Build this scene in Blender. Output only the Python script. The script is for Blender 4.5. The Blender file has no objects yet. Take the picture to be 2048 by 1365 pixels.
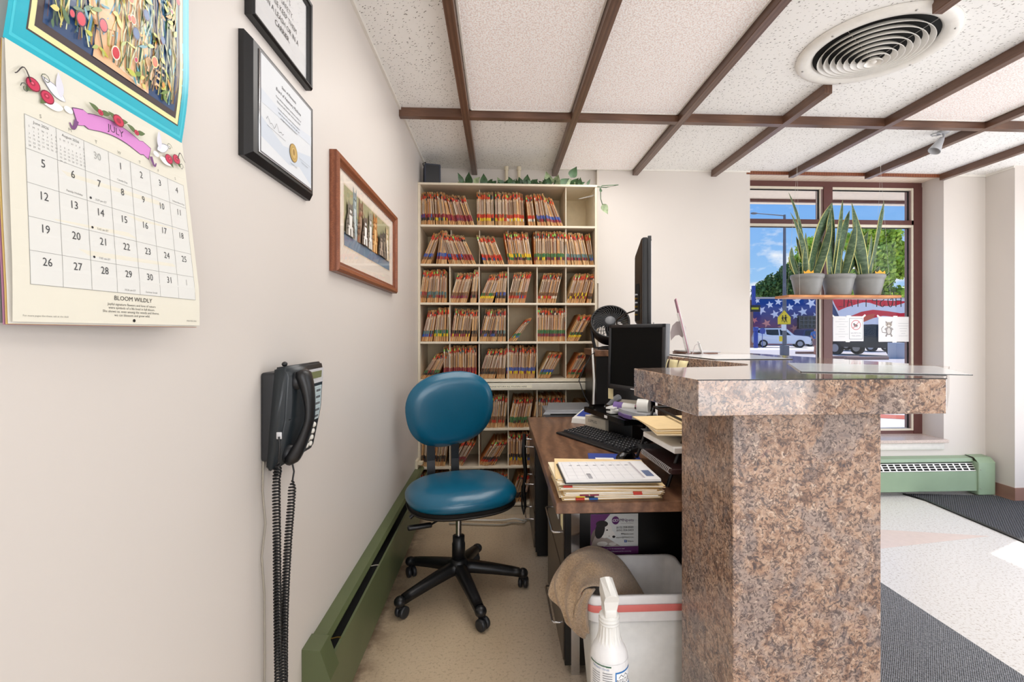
import bpy, bmesh, math, random
from mathutils import Vector, Matrix
PI = math.pi
SC = bpy.context.scene
COL = SC.collection
random.seed(7)

# ------------------------------------------------------------------ camera
FPX, CPX, CPY, YAW, CAMH = 950.0, 1044.0, 666.0, math.atan(45.6/950.0), 1.231
cam_d = bpy.data.cameras.new('camera'); cam = bpy.data.objects.new('camera', cam_d); COL.objects.link(cam)
cam.location = (0, 0, CAMH); cam.rotation_euler = (PI/2, 0, -YAW)
cam_d.sensor_width = 36; cam_d.lens = FPX/2048*36
cam_d.shift_x = (1024-CPX)/2048; cam_d.shift_y = (CPY-682.5)/2048
cam_d.clip_start = 0.02; cam_d.clip_end = 2000
SC.camera = cam
SC.view_settings.view_transform = 'Standard'; SC.view_settings.look = 'None'
SC.view_settings.gamma = 1; SC.view_settings.use_curve_mapping = False
SC.view_settings.exposure = 0.0
SC.cycles.use_denoising = True
SC.cycles.max_bounces = 8; SC.cycles.diffuse_bounces = 5; SC.cycles.transparent_max_bounces = 12
SC.cycles.sample_clamp_indirect = 6.0

# ------------------------------------------------------------------ sky, sun and daylight
def lin(c):
    if isinstance(c, str):
        c = c.lstrip('#'); c = [int(c[i:i+2], 16) for i in (0, 2, 4)]
    return tuple(((v/255)/12.92 if v/255 <= 0.04045 else ((v/255+0.055)/1.055)**2.4) for v in c) + (1.0,)
W = bpy.data.worlds.new('World'); SC.world = W; W.use_nodes = True
nt = W.node_tree; nt.nodes.clear()
wo = nt.nodes.new('ShaderNodeOutputWorld'); bg = nt.nodes.new('ShaderNodeBackground'); nt.links.new(bg.outputs[0], wo.inputs[0])
tc = nt.nodes.new('ShaderNodeTexCoord'); sep = nt.nodes.new('ShaderNodeSeparateXYZ'); nt.links.new(tc.outputs['Generated'], sep.inputs[0])
gr = nt.nodes.new('ShaderNodeValToRGB'); nt.links.new(sep.outputs['Z'], gr.inputs[0])
e = gr.color_ramp.elements; e[0].position = 0.0; e[0].color = lin((206, 228, 252)); e[1].position = 0.5; e[1].color = lin((80, 144, 236))
m_ = gr.color_ramp.elements.new(0.10); m_.color = lin((158, 204, 250)); m_ = gr.color_ramp.elements.new(0.27); m_.color = lin((112, 174, 248))
mp = nt.nodes.new('ShaderNodeMapping'); mp.inputs['Scale'].default_value = (3.2, 3.2, 7.5); mp.inputs['Location'].default_value = (1.3, 0.4, 0.2)
nt.links.new(tc.outputs['Generated'], mp.inputs[0])
ns = nt.nodes.new('ShaderNodeTexNoise'); ns.inputs['Scale'].default_value = 2.2; ns.inputs['Detail'].default_value = 8; ns.inputs['Roughness'].default_value = 0.55
nt.links.new(mp.outputs[0], ns.inputs['Vector'])
hr = nt.nodes.new('ShaderNodeMapRange'); hr.inputs['From Min'].default_value = 0.0; hr.inputs['From Max'].default_value = 0.30; hr.inputs['To Min'].default_value = 0.16; hr.inputs['To Max'].default_value = -0.06
nt.links.new(sep.outputs['Z'], hr.inputs[0])
ad = nt.nodes.new('ShaderNodeMath'); nt.links.new(ns.outputs[0], ad.inputs[0]); nt.links.new(hr.outputs[0], ad.inputs[1])
cr = nt.nodes.new('ShaderNodeValToRGB'); nt.links.new(ad.outputs[0], cr.inputs[0]); cr.color_ramp.elements[0].position = 0.575; cr.color_ramp.elements[1].position = 0.68
mx = nt.nodes.new('ShaderNodeMix'); mx.data_type = 'RGBA'; nt.links.new(cr.outputs[0], mx.inputs[0]); nt.links.new(gr.outputs[0], mx.inputs[6]); mx.inputs[7].default_value = (1.05, 1.05, 1.06, 1)
nt.links.new(mx.outputs[2], bg.inputs[0]); bg.inputs[1].default_value = 0.95

def light(name, kind, loc, energy, color=(1, 1, 1), rot=None, size=None, to=None, spread=None):
    d = bpy.data.lights.new(name, kind); d.energy = energy; d.color = color
    if size: d.shape = 'RECTANGLE'; d.size, d.size_y = size
    if spread: d.spread = spread
    o = bpy.data.objects.new(name, d); COL.objects.link(o); o.location = loc
    if to is not None: o.rotation_euler = (Vector(to)-Vector(loc)).to_track_quat('-Z', 'Y').to_euler()
    elif rot: o.rotation_euler = rot
    return o
SUN_FROM = Vector((0.91*math.cos(math.radians(52)), 0.414*math.cos(math.radians(52)), math.sin(math.radians(52))))
sun = light('sun', 'SUN', (20, 12, 30), 4.2, (1.0, 0.97, 0.92)); sun.rotation_euler = SUN_FROM.to_track_quat('Z', 'Y').to_euler(); sun.data.angle = 0.009
# area lamps added as daylight fill: at an unseen rear opening and the entrance
light('rear_daylight_fill', 'AREA', (1.6, -2.86, 1.35), 80, (1.0, 0.985, 0.965), size=(3.6, 2.0), to=(1.6, 0, 1.40))
light('entrance_daylight_fill', 'AREA', (4.17, 1.55, 1.25), 40, (1.0, 0.99, 0.975), size=(3.0, 1.9), to=(0, 1.55, 1.45))

# ------------------------------------------------------------------ materials
MATS = {}
def N(nt, t, **k):
    n = nt.nodes.new('ShaderNode'+t)
    for a, b in k.items(): setattr(n, a, b)
    return n
def newmat(name):
    m = bpy.data.materials.new(name); m.use_nodes = True
    b = m.node_tree.nodes['Principled BSDF']; MATS[name] = m
    return m, m.node_tree, b
def inp(b, k, v):
    if k in b.inputs: b.inputs[k].default_value = v
def ramp(nt, src, stops, interp='LINEAR'):
    r = N(nt, 'ValToRGB'); r.color_ramp.interpolation = interp
    els = r.color_ramp.elements
    els[0].position, els[0].color = stops[0]; els[1].position, els[1].color = stops[-1]
    for p, c in stops[1:-1]:
        x = els.new(p); x.color = c
    nt.links.new(src, r.inputs[0]); return r.outputs[0]
def mixc(nt, f, a, b):
    m = N(nt, 'Mix', data_type='RGBA')
    for i, v in ((0, f), (6, a), (7, b)):
        if hasattr(v, 'is_output'): nt.links.new(v, m.inputs[i])
        else: m.inputs[i].default_value = v
    return m.outputs[2]
def coords(nt, scale=(1, 1, 1), rot=(0, 0, 0), kind='Object'):
    t = N(nt, 'TexCoord'); m = N(nt, 'Mapping'); m.inputs['Scale'].default_value = scale; m.inputs['Rotation'].default_value = rot
    nt.links.new(t.outputs[kind], m.inputs[0]); return m.outputs[0]
def noise(nt, vec, sc, det=3, rough=0.5, dist=0.0):
    n = N(nt, 'TexNoise'); n.inputs['Scale'].default_value = sc; n.inputs['Detail'].default_value = det
    n.inputs['Roughness'].default_value = rough; n.inputs['Distortion'].default_value = dist
    nt.links.new(vec, n.inputs['Vector']); return n.outputs[0]
def bump(nt, b, h, strength=0.2, dist=0.002):
    n = N(nt, 'Bump'); n.inputs['Strength'].default_value = strength; n.inputs['Distance'].default_value = dist
    nt.links.new(h, n.inputs['Height']); nt.links.new(n.outputs[0], b.inputs['Normal'])
def plain(name, c, rough=0.5, metal=0.0, spec=0.5, coat=0.0, var=0.04, nsc=30.0, bmp=0.0, sheen=0.0):
    """simple surface with a faint procedural variation of its colour"""
    m, nt, b = newmat(name); c = lin(c)
    v = coords(nt); n = noise(nt, v, nsc, 3)
    lo = tuple(max(0, x*(1-var)) for x in c[:3])+(1,); hi = tuple(min(1, x*(1+var)) for x in c[:3])+(1,)
    nt.links.new(ramp(nt, n, [(0.3, lo), (0.7, hi)]), b.inputs['Base Color'])
    inp(b, 'Roughness', rough); inp(b, 'Metallic', metal); inp(b, 'Specular IOR Level', spec); inp(b, 'Coat Weight', coat); inp(b, 'Coat Roughness', 0.15)
    inp(b, 'Sheen Weight', sheen)
    if bmp: bump(nt, b, n, bmp)
    return m
def emit(name, c, s, rough=0.4):
    m = plain(name, c, rough); b = m.node_tree.nodes['Principled BSDF']
    b.inputs['Emission Color'].default_value = lin(c); b.inputs['Emission Strength'].default_value = s; return m

def mk_wall(name, c):
    m, nt, b = newmat(name); v = coords(nt); c = lin(c)
    big = noise(nt, v, 1.3, 4); fine = noise(nt, v, 160, 2)
    nt.links.new(ramp(nt, big, [(0.3, tuple(x*0.965 for x in c[:3])+(1,)), (0.7, c)]), b.inputs['Base Color'])
    inp(b, 'Roughness', 0.42); inp(b, 'Specular IOR Level', 0.35); bump(nt, b, fine, 0.06, 0.001); return m
mk_wall('wall_paint', (220, 213, 206)); mk_wall('wall_paint_cream', (222, 215, 204))

def mk_granite(name, rough, coat):
    m, nt, b = newmat(name); v = coords(nt)
    mott = noise(nt, v, 34, 6, 0.68, 0.9)
    base = ramp(nt, mott, [(0.30, lin((92, 76, 70))), (0.40, lin((136, 108, 92))), (0.49, lin((176, 143, 120))), (0.57, lin((190, 162, 140))), (0.66, lin((160, 128, 116))), (0.76, lin((122, 98, 90)))])
    n4 = noise(nt, v, 11, 5, 0.6, 0.6); gf = ramp(nt, n4, [(0.48, (0, 0, 0, 1)), (0.60, (0.55, 0.55, 0.55, 1))])
    c1 = mixc(nt, gf, base, lin((150, 142, 140)))
    n3 = noise(nt, v, 70, 4, 0.6, 1.0); lf = ramp(nt, n3, [(0.57, (0, 0, 0, 1)), (0.68, (0.75, 0.75, 0.75, 1))])
    c2 = mixc(nt, lf, c1, lin((222, 200, 180)))
    n2 = noise(nt, v, 88, 5, 0.68, 1.6); dark = ramp(nt, n2, [(0.50, (0, 0, 0, 1)), (0.58, (0.85, 0.85, 0.85, 1))])
    c3 = mixc(nt, dark, c2, lin((84, 72, 70)))
    n5 = noise(nt, v, 30, 4, 0.6, 1.5); d2 = ramp(nt, n5, [(0.60, (0, 0, 0, 1)), (0.66, (0.7, 0.7, 0.7, 1))])
    c4 = mixc(nt, d2, c3, lin((74, 72, 78)))
    nt.links.new(c4, b.inputs['Base Color']); inp(b, 'Roughness', rough); inp(b, 'IOR', 1.5 if coat == 0 else 1.6); inp(b, 'Coat Weight', coat); inp(b, 'Coat Roughness', 0.06)
mk_granite('granite_laminate', 0.10, 0.7); mk_granite('granite_cladding', 0.38, 0.0)

def mk_ceiling():
    m, nt, b = newmat('fissured_tile'); v = coords(nt, (1, 1, 1), (0, 0, 0.6))
    base = lin((250, 249, 246))
    n0 = N(nt, 'TexNoise'); n0.inputs['Scale'].default_value = 30; nt.links.new(v, n0.inputs['Vector'])
    vd = N(nt, 'VectorMath', operation='SCALE'); vd.inputs[3].default_value = 0.02; nt.links.new(n0.outputs['Color'], vd.inputs[0])
    va = N(nt, 'VectorMath', operation='ADD'); nt.links.new(v, va.inputs[0]); nt.links.new(vd.outputs[0], va.inputs[1])
    st = N(nt, 'Mapping'); st.inputs['Scale'].default_value = (1.0, 2.6, 1); nt.links.new(va.outputs[0], st.inputs[0])
    vo = N(nt, 'TexVoronoi'); vo.inputs['Scale'].default_value = 52; nt.links.new(st.outputs[0], vo.inputs['Vector'])
    f = ramp(nt, vo.outputs['Distance'], [(0.17, (1, 1, 1, 1)), (0.26, (0, 0, 0, 1))])
    ms = noise(nt, v, 75, 2); mk = ramp(nt, ms, [(0.42, (0, 0, 0, 1)), (0.48, (1, 1, 1, 1))])
    mm = N(nt, 'Math', operation='MULTIPLY'); nt.links.new(f, mm.inputs[0]); nt.links.new(mk, mm.inputs[1])
    nt.links.new(mixc(nt, mm.outputs[0], base, lin((92, 84, 76))), b.inputs['Base Color']); inp(b, 'Roughness', 0.9)
    m, nt, b = newmat('acrylic_panel'); v = coords(nt)
    vo = N(nt, 'TexVoronoi'); vo.inputs['Scale'].default_value = 150; nt.links.new(v, vo.inputs['Vector'])
    c = ramp(nt, vo.outputs['Distance'], [(0.2, lin((250, 244, 241))), (0.75, lin((214, 203, 198)))])
    nt.links.new(c, b.inputs['Base Color']); nt.links.new(c, b.inputs['Emission Color']); b.inputs['Emission Strength'].default_value = 0.22
    inp(b, 'Roughness', 0.45); bump(nt, b, vo.outputs['Distance'], 0.5, 0.002)
mk_ceiling()

def mk_wood(name, c0, c1, c2, sc=(1, 1, 1), wave=6.0, rough=0.35, rot=(0, 0, 0), dist=3.0):
    m, nt, b = newmat(name); v = coords(nt, sc, rot)
    n1 = noise(nt, v, 2.0, 4, 0.5, 0.6)
    w = N(nt, 'TexWave'); w.inputs['Scale'].default_value = wave; w.inputs['Distortion'].default_value = dist; w.inputs['Detail'].default_value = 4; w.inputs['Detail Scale'].default_value = 1.4
    nt.links.new(v, w.inputs['Vector']); n2 = noise(nt, v, 40, 4, 0.6)
    a = mixc(nt, w.outputs['Fac'], lin(c0), lin(c1)); c = mixc(nt, ramp(nt, n2, [(0.35, (0, 0, 0, 1)), (0.75, (0.7, 0.7, 0.7, 1))]), a, lin(c2))
    nt.links.new(c, b.inputs['Base Color']); inp(b, 'Roughness', rough)
    return m
mk_wood('beam_wood_x', (94, 66, 52), (120, 88, 70), (76, 52, 40), (0.35, 6, 6), 3.0, 0.28)
mk_wood('beam_wood_y', (94, 66, 52), (120, 88, 70), (76, 52, 40), (6, 0.35, 6), 3.0, 0.28)
mk_wood('desk_walnut', (104, 72, 52), (138, 100, 74), (84, 56, 42), (2.2, 0.9, 2.2), 2.6, 0.32, (0, 0, 0.15), 9.0)
mk_wood('frame_oak', (122, 66, 40), (152, 90, 58), (96, 50, 30), (8, 1.2, 8), 2.0, 0.35)
mk_wood('board_pine', (196, 128, 74), (216, 152, 96), (170, 100, 56), (1.0, 9, 9), 2.0, 0.5)
mk_wood('soffit_plank', (244, 226, 206), (236, 214, 192), (250, 236, 220), (6, 1, 6), 1.2, 0.5)

def N_add(nt, src, k):
    m = N(nt, 'Math', operation='ADD'); nt.links.new(src, m.inputs[0]); m.inputs[1].default_value = k; return m.outputs[0]
def mk_floor():
    m, nt, b = newmat('floor_vinyl'); v = coords(nt)
    big = noise(nt, v, 1.1, 4, 0.55); speck = noise(nt, v, 85, 4, 0.75)
    sepx = N(nt, 'SeparateXYZ'); nt.links.new(v, sepx.inputs[0])
    fx = ramp(nt, sepx.outputs['X'], [(0.0, (0, 0, 0, 1)), (1.0, (1, 1, 1, 1))])
    staff_tone = ramp(nt, big, [(0.3, lin((194, 172, 142))), (0.7, lin((212, 192, 164)))])
    base = mixc(nt, fx, staff_tone, lin((234, 231, 226)))       # tan on the staff side, near white on the waiting side
    sp = ramp(nt, speck, [(0.53, (0, 0, 0, 1)), (0.64, (0.6, 0.6, 0.6, 1))])
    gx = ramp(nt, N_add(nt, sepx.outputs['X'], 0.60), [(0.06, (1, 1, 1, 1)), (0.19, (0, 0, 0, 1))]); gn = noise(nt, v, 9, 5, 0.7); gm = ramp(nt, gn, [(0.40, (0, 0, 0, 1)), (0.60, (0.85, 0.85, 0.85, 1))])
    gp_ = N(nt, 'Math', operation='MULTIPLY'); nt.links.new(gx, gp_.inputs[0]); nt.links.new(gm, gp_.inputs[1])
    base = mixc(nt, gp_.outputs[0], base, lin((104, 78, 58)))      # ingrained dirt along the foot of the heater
    nt.links.new(mixc(nt, sp, base, lin((150, 130, 106))), b.inputs['Base Color'])
    inp(b, 'Roughness', 0.30); inp(b, 'Specular IOR Level', 0.45); bump(nt, b, speck, 0.05)
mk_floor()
def mk_carpet(name, c0, c1, sc, rot, fl=0.75):
    m, nt, b = newmat(name); v = coords(nt, (1, 1, 1), (0, 0, rot))
    w = N(nt, 'TexWave'); w.inputs['Scale'].default_value = sc; w.inputs['Distortion'].default_value = 0.8; w.inputs['Detail'].default_value = 2; nt.links.new(v, w.inputs['Vector'])
    n = noise(nt, v, 140, 3, 0.7); a = mixc(nt, w.outputs['Fac'], lin(c0), lin(c1))
    nt.links.new(mixc(nt, ramp(nt, n, [(0.42, (0, 0, 0, 1)), (0.62, (fl, fl, fl, 1))]), a, lin((160, 161, 164))), b.inputs['Base Color'])
    inp(b, 'Roughness', 0.95); bump(nt, b, w.outputs['Fac'], 0.6, 0.004)
mk_carpet('runner_carpet', (64, 65, 68), (128, 130, 134), 52, 0.75)
mk_carpet('mat_rubber', (42, 42, 44), (78, 78, 82), 26, 0.75, 0.15)

def mk_vcol(name, rough, spec=0.4, nz=0.0, coat=0.0):
    m, nt, b = newmat(name); a = N(nt, 'VertexColor'); a.layer_name = 'Col'
    v = coords(nt); n = noise(nt, v, 60, 3)
    lo = mixc(nt, ramp(nt, n, [(0.3, (nz, nz, nz, 1)), (0.7, (0, 0, 0, 1))]), a.outputs[0], (0.25, 0.2, 0.15, 1))
    nt.links.new(lo, b.inputs['Base Color']); inp(b, 'Roughness', rough); inp(b, 'Specular IOR Level', spec); inp(b, 'Coat Weight', coat); inp(b, 'Coat Roughness', 0.08)
mk_vcol('printed_paper', 0.55); mk_vcol('folder_card', 0.75, 0.3, 0.08); mk_vcol('printed_gloss', 0.3, 0.5, 0.0, 0.4); mk_vcol('outdoor_paint', 0.8, 0.2)

def mk_glass(name='window_glass', tint=(1, 1, 1, 1), refl=0.08):
    m = bpy.data.materials.new(name); m.use_nodes = True; nt = m.node_tree; nt.nodes.clear(); MATS[name] = m
    o = N(nt, 'OutputMaterial'); t = N(nt, 'BsdfTransparent'); g = N(nt, 'BsdfGlossy'); g.inputs['Roughness'].default_value = 0.02
    t.inputs[0].default_value = tint
    f = N(nt, 'Fresnel'); f.inputs[0].default_value = 1.35; mu = N(nt, 'Math', operation='MULTIPLY'); mu.inputs[1].default_value = 0.22
    nt.links.new(f.outputs[0], mu.inputs[0]); mxs = N(nt, 'MixShader'); nt.links.new(mu.outputs[0], mxs.inputs[0]); nt.links.new(t.outputs[0], mxs.inputs[1]); nt.links.new(g.outputs[0], mxs.inputs[2])
    nt.links.new(mxs.outputs[0], o.inputs[0])
mk_glass()

plain('white_enamel', (242, 240, 234), 0.35); plain('diffuser_enamel', (240, 237, 230), 0.3)
plain('duct_black', (6, 6, 6), 0.9); plain('shelf_metal', (218, 206, 184), 0.4, var=0.03); plain('shelf_inner', (206, 188, 152), 0.5)
plain('rail_metal', (214, 208, 192), 0.4)
plain('black_plastic', (22, 22, 24), 0.38, nsc=80); plain('dark_plastic', (38, 39, 42), 0.45); plain('black_gloss', (6, 6, 7), 0.16); plain('screen_black', (3, 3, 3), 0.55, spec=0.15)
plain('phone_plastic', (40, 46, 50), 0.32); plain('black_cord', (16, 16, 17), 0.4); plain('grey_cord', (168, 160, 146), 0.5); plain('white_cord', (222, 220, 214), 0.45)
plain('key_white', (228, 226, 218), 0.4); plain('lcd_green', (120, 124, 84), 0.3); plain('silver_label', (206, 206, 208), 0.35)
plain('teal_vinyl', (6, 92, 122), 0.30, spec=0.6, coat=0.25, nsc=220, bmp=0.04); plain('chair_shell', (44, 40, 36), 0.5)
plain('chrome', (214, 214, 216), 0.16, 1.0); plain('brushed_steel', (176, 174, 170), 0.32, 1.0)
plain('green_enamel', (90, 99, 66), 0.42, nsc=6, var=0.07); plain('green_heater', (148, 170, 142), 0.42, nsc=6, var=0.06); plain('heater_dark', (12, 12, 10), 0.8)
plain('window_brown', (96, 58, 54), 0.4); plain('window_brown_light', (134, 110, 106), 0.4); plain('sealant_white', (226, 218, 200), 0.5)
plain('cove_brown', (146, 110, 96), 0.5); plain('sill_stone', (206, 190, 180), 0.25, nsc=140, var=0.12); plain('sill_edge', (146, 118, 106), 0.4)
plain('pot_grey', (132, 132, 130), 0.45); plain('soil', (60, 42, 30), 0.95); plain('leaf_green', (64, 92, 60), 0.4, nsc=40, var=0.35)
plain('plastic_white', (238, 238, 234), 0.35); plain('bag_white', (240, 240, 240), 0.35); plain('tie_red', (226, 122, 116), 0.5)
plain('trim_white', (236, 232, 224), 0.45); plain('pipe_cream', (226, 214, 188), 0.45); plain('speaker_grey', (64, 68, 82), 0.7)
plain('note_yellow', (238, 226, 178), 0.8); plain('cabinet_black', (20, 19, 19), 0.35); plain('bronze_drawer', (74, 64, 56), 0.32, nsc=8, var=0.1)
plain('grey_plastic', (120, 122, 126), 0.4); plain('pewter', (182, 184, 188), 0.3); plain('purple_plastic', (128, 104, 168), 0.45)
plain('blue_plastic', (48, 72, 156), 0.45); plain('beige_box', (226, 218, 200), 0.5); plain('cream_paper', (244, 228, 196), 0.8); plain('manila', (240, 212, 160), 0.75); plain('paper_white', (240, 240, 238), 0.8)
plain('certificate_glass', (225, 228, 232), 0.1)
plain('brass', (186, 150, 78), 0.3, 0.8)
plain('asphalt', (206, 192, 182), 0.9, nsc=20); plain('concrete', (240, 228, 214), 0.9, nsc=12); plain('brick_strip', (206, 106, 78), 0.9)
plain('car_white', (236, 236, 236), 0.25, coat=0.4); plain('car_black', (12, 12, 13), 0.4, coat=0.1); plain('car_blue', (38, 46, 96), 0.3, coat=0.4); plain('car_glass', (14, 16, 18), 0.12); plain('tyre', (24, 24, 24), 0.9); plain('wheel_rim', (170, 172, 176), 0.35, 0.6)
plain('pole_grey', (108, 108, 112), 0.6); plain('bark', (86, 70, 54), 0.9); plain('sign_yellow', (250, 216, 10), 0.5); plain('tail_red', (200, 24, 30), 0.3)
plain('tree_leaf_light', (178, 204, 74), 0.6, nsc=0.5, var=0.35); plain('tree_leaf_dark', (86, 116, 58), 0.7, nsc=0.5, var=0.35); plain('shirt_blue', (62, 118, 186), 0.8); plain('shorts_tan', (150, 110, 104), 0.8); plain('skin', (214, 150, 120), 0.6); plain('hair_dark', (40, 28, 22), 0.8); plain('orange_shoe', (232, 128, 84), 0.6)
plain('stucco', (238, 226, 208), 0.8)
def mk_towel():
    m, nt, b = newmat('terry_brown'); v = coords(nt); n = noise(nt, v, 210, 3, 0.8); n2 = noise(nt, v, 12, 3)
    c = mixc(nt, ramp(nt, n2, [(0.3, (0, 0, 0, 1)), (0.7, (1, 1, 1, 1))]), lin((190, 158, 122)), lin((214, 184, 148)))
    nt.links.new(mixc(nt, ramp(nt, n, [(0.35, (0.5, 0.5, 0.5, 1)), (0.6, (0, 0, 0, 1))]), c, lin((96, 74, 54))), b.inputs['Base Color'])
    inp(b, 'Roughness', 1.0); inp(b, 'Sheen Weight', 0.5); bump(nt, b, n, 1.0, 0.006)
mk_towel()
def mk_snake():
    m, nt, b = newmat('snake_leaf'); a = N(nt, 'VertexColor'); a.layer_name = 'Col'
    v = coords(nt, (1, 1, 3)); n = noise(nt, v, 22, 3, 0.5, 1.0)
    nt.links.new(mixc(nt, ramp(nt, n, [(0.48, (0, 0, 0, 1)), (0.62, (0.4, 0.4, 0.4, 1))]), a.outputs[0], lin((130, 150, 112))), b.inputs['Base Color']); inp(b, 'Roughness', 0.4)
mk_snake()

# ------------------------------------------------------------------ mesh helpers
class MB:
    """collects shapes (each face with a material index and a colour) and links them as one mesh object"""
    def __init__(s): s.v = []; s.f = []; s.m = []; s.c = []; s.sm = []
    def add(s, vs, fs, mi=0, col=None, smooth=False):
        o = len(s.v); s.v += [tuple(p) for p in vs]
        for f in fs: s.f.append([i+o for i in f]); s.m.append(mi); s.c.append(col); s.sm.append(smooth)
        return s
    def box(s, x0, y0, z0, x1, y1, z1, mi=0, col=None, M=None):
        vs = [Vector(p) for p in ((x0,y0,z0),(x1,y0,z0),(x1,y1,z0),(x0,y1,z0),(x0,y0,z1),(x1,y0,z1),(x1,y1,z1),(x0,y1,z1))]
        if M: vs = [M @ p for p in vs]
        return s.add(vs, [(0,3,2,1),(4,5,6,7),(0,1,5,4),(1,2,6,5),(2,3,7,6),(3,0,4,7)], mi, col)
    def rbox(s, x0, y0, z0, x1, y1, z1, r=0.01, seg=2, mi=0, col=None, M=None, smooth=True):
        bm = bmesh.new(); bmesh.ops.create_cube(bm, size=1)
        for p in bm.verts: p.co = Vector(((x0+x1)/2+p.co.x*(x1-x0), (y0+y1)/2+p.co.y*(y1-y0), (z0+z1)/2+p.co.z*(z1-z0)))
        bmesh.ops.bevel(bm, geom=list(bm.edges), offset=r, segments=seg, affect='EDGES', profile=0.6)
        return s.bm(bm, mi, col, M, smooth)
    def bm(s, bm, mi=0, col=None, M=None, smooth=False):
        bm.verts.index_update()
        s.add([(M @ p.co if M else p.co) for p in bm.verts], [[q.index for q in f.verts] for f in bm.faces], mi, col, smooth); bm.free(); return s
    def prism(s, pts, z0, z1, mi=0, col=None, M=None, smooth=False):
        n = len(pts); vs = [Vector((x, y, z0)) for x, y in pts]+[Vector((x, y, z1)) for x, y in pts]
        if M: vs = [M @ p for p in vs]
        return s.add(vs, [list(range(n))[::-1], list(range(n, 2*n))]+[(i, (i+1) % n, n+(i+1) % n, n+i) for i in range(n)], mi, col, smooth)
    def tube(s, path, r, seg=8, mi=0, col=None, closed=False, caps=True):
        P = [Vector(p) for p in path]; n = len(P); vs = []; up = Vector((0, 0, 1)); prev = None
        for i in range(n):
            a = P[(i+1) % n] if (closed or i < n-1) else P[i]; b_ = P[i-1] if (closed or i > 0) else P[i]
            t = (a-b_).normalized()
            if prev is None:
                q = up if abs(t.dot(up)) < 0.9 else Vector((1, 0, 0)); u = t.cross(q).normalized()
            else:
                u = (prev-t*prev.dot(t)).normalized()
            prev = u; w = t.cross(u); rr = r[i] if isinstance(r, (list, tuple)) else r
            for k in range(seg): an = 2*PI*k/seg; vs.append(P[i]+u*(math.cos(an)*rr)+w*(math.sin(an)*rr))
        fs = []
        for i in range(n if closed else n-1):
            for k in range(seg):
                j = (i+1) % n; fs.append((i*seg+k, i*seg+(k+1) % seg, j*seg+(k+1) % seg, j*seg+k))
        s.add(vs, fs, mi, col, True)
        if caps and not closed: s.add(vs[:seg], [list(range(seg))[::-1]], mi, col); s.add(vs[-seg:], [list(range(seg))], mi, col)
        return s
    def cyl(s, p0, p1, r, seg=20, mi=0, col=None, r1=None): return s.tube([p0, p1], [r, r if r1 is None else r1], seg, mi, col)
    def lathe(s, prof, seg=32, mi=0, col=None, M=None, c=(0, 0, 0), smooth=True):
        vs = []; n = len(prof)
        for r, z in prof:
            for k in range(seg):
                a = 2*PI*k/seg; p = Vector((c[0]+r*math.cos(a), c[1]+r*math.sin(a), c[2]+z)); vs.append(M @ p if M else p)
        fs = [(i*seg+k, i*seg+(k+1) % seg, (i+1)*seg+(k+1) % seg, (i+1)*seg+k) for i in range(n-1) for k in range(seg)]
        return s.add(vs, fs, mi, col, smooth)
    def sphere(s, c, r, seg=16, ring=10, mi=0, col=None, sc=(1, 1, 1), M=None):
        vs = []; fs = []
        for i in range(ring+1):
            th = PI*i/ring
            for k in range(seg):
                a = 2*PI*k/seg; p = Vector((c[0]+r*sc[0]*math.sin(th)*math.cos(a), c[1]+r*sc[1]*math.sin(th)*math.sin(a), c[2]+r*sc[2]*math.cos(th))); vs.append(M @ p if M else p)
        for i in range(ring):
            for k in range(seg): fs.append((i*seg+k, (i+1)*seg+k, (i+1)*seg+(k+1) % seg, i*seg+(k+1) % seg))
        return s.add(vs, fs, mi, col, True)
    def build(s, name, mats, parent=None, loc=(0, 0, 0), rot=(0, 0, 0), merge=False):
        me = bpy.data.meshes.new(name); me.from_pydata(s.v, [], s.f)
        if isinstance(mats, str): mats = [mats]
        for m in mats: me.materials.append(MATS[m])
        me.polygons.foreach_set('material_index', s.m); me.polygons.foreach_set('use_smooth', s.sm)
        if any(c is not None for c in s.c):
            ca = me.color_attributes.new('Col', 'FLOAT_COLOR', 'CORNER')
            for p, c in zip(me.polygons, s.c):
                for li in p.loop_indices: ca.data[li].color = c or (1, 1, 1, 1)
        me.validate(); me.update()
        if merge:
            b = bmesh.new(); b.from_mesh(me); bmesh.ops.remove_doubles(b, verts=b.verts, dist=1e-5); b.to_mesh(me); b.free()
        o = bpy.data.objects.new(name, me); COL.objects.link(o); o.location = loc; o.rotation_euler = rot
        if parent: o.parent = parent
        return o
def tag(o, label=None, cat=None, group=None, kind=None):
    if label: o['label'] = label
    if cat: o['category'] = cat
    if group: o['group'] = group
    if kind: o['kind'] = kind
    return o
def thing(name, label, cat, loc=(0, 0, 0), rz=0.0, group=None):
    o = bpy.data.objects.new(name, None); COL.objects.link(o); o.location = loc; o.rotation_euler = (0, 0, rz); o.empty_display_size = 0.05
    return tag(o, label, cat, group)
def struct(mb, name, mats, **k): return tag(mb.build(name, mats, **k), kind='structure')
def copy_tree(o, parent=None):
    c = o.copy(); COL.objects.link(c); c.parent = parent
    for ch in [x for x in bpy.data.objects if x.parent == o]: copy_tree(ch, c)
    return c
def Rz(a): return Matrix.Rotation(a, 4, 'Z')
def T(x, y, z): return Matrix.Translation((x, y, z))
def ry(x, y, Y):      # a point of the plane of constant Y seen at a pixel of the survey
    s, c = math.sin(YAW), math.cos(YAW); a = (x-CPX)/FPX; d = (s+a*c, c-a*s, (CPY-y)/FPX); t = Y/d[1]
    return Vector((d[0]*t, Y, CAMH+d[2]*t))
_tx = {}
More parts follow.
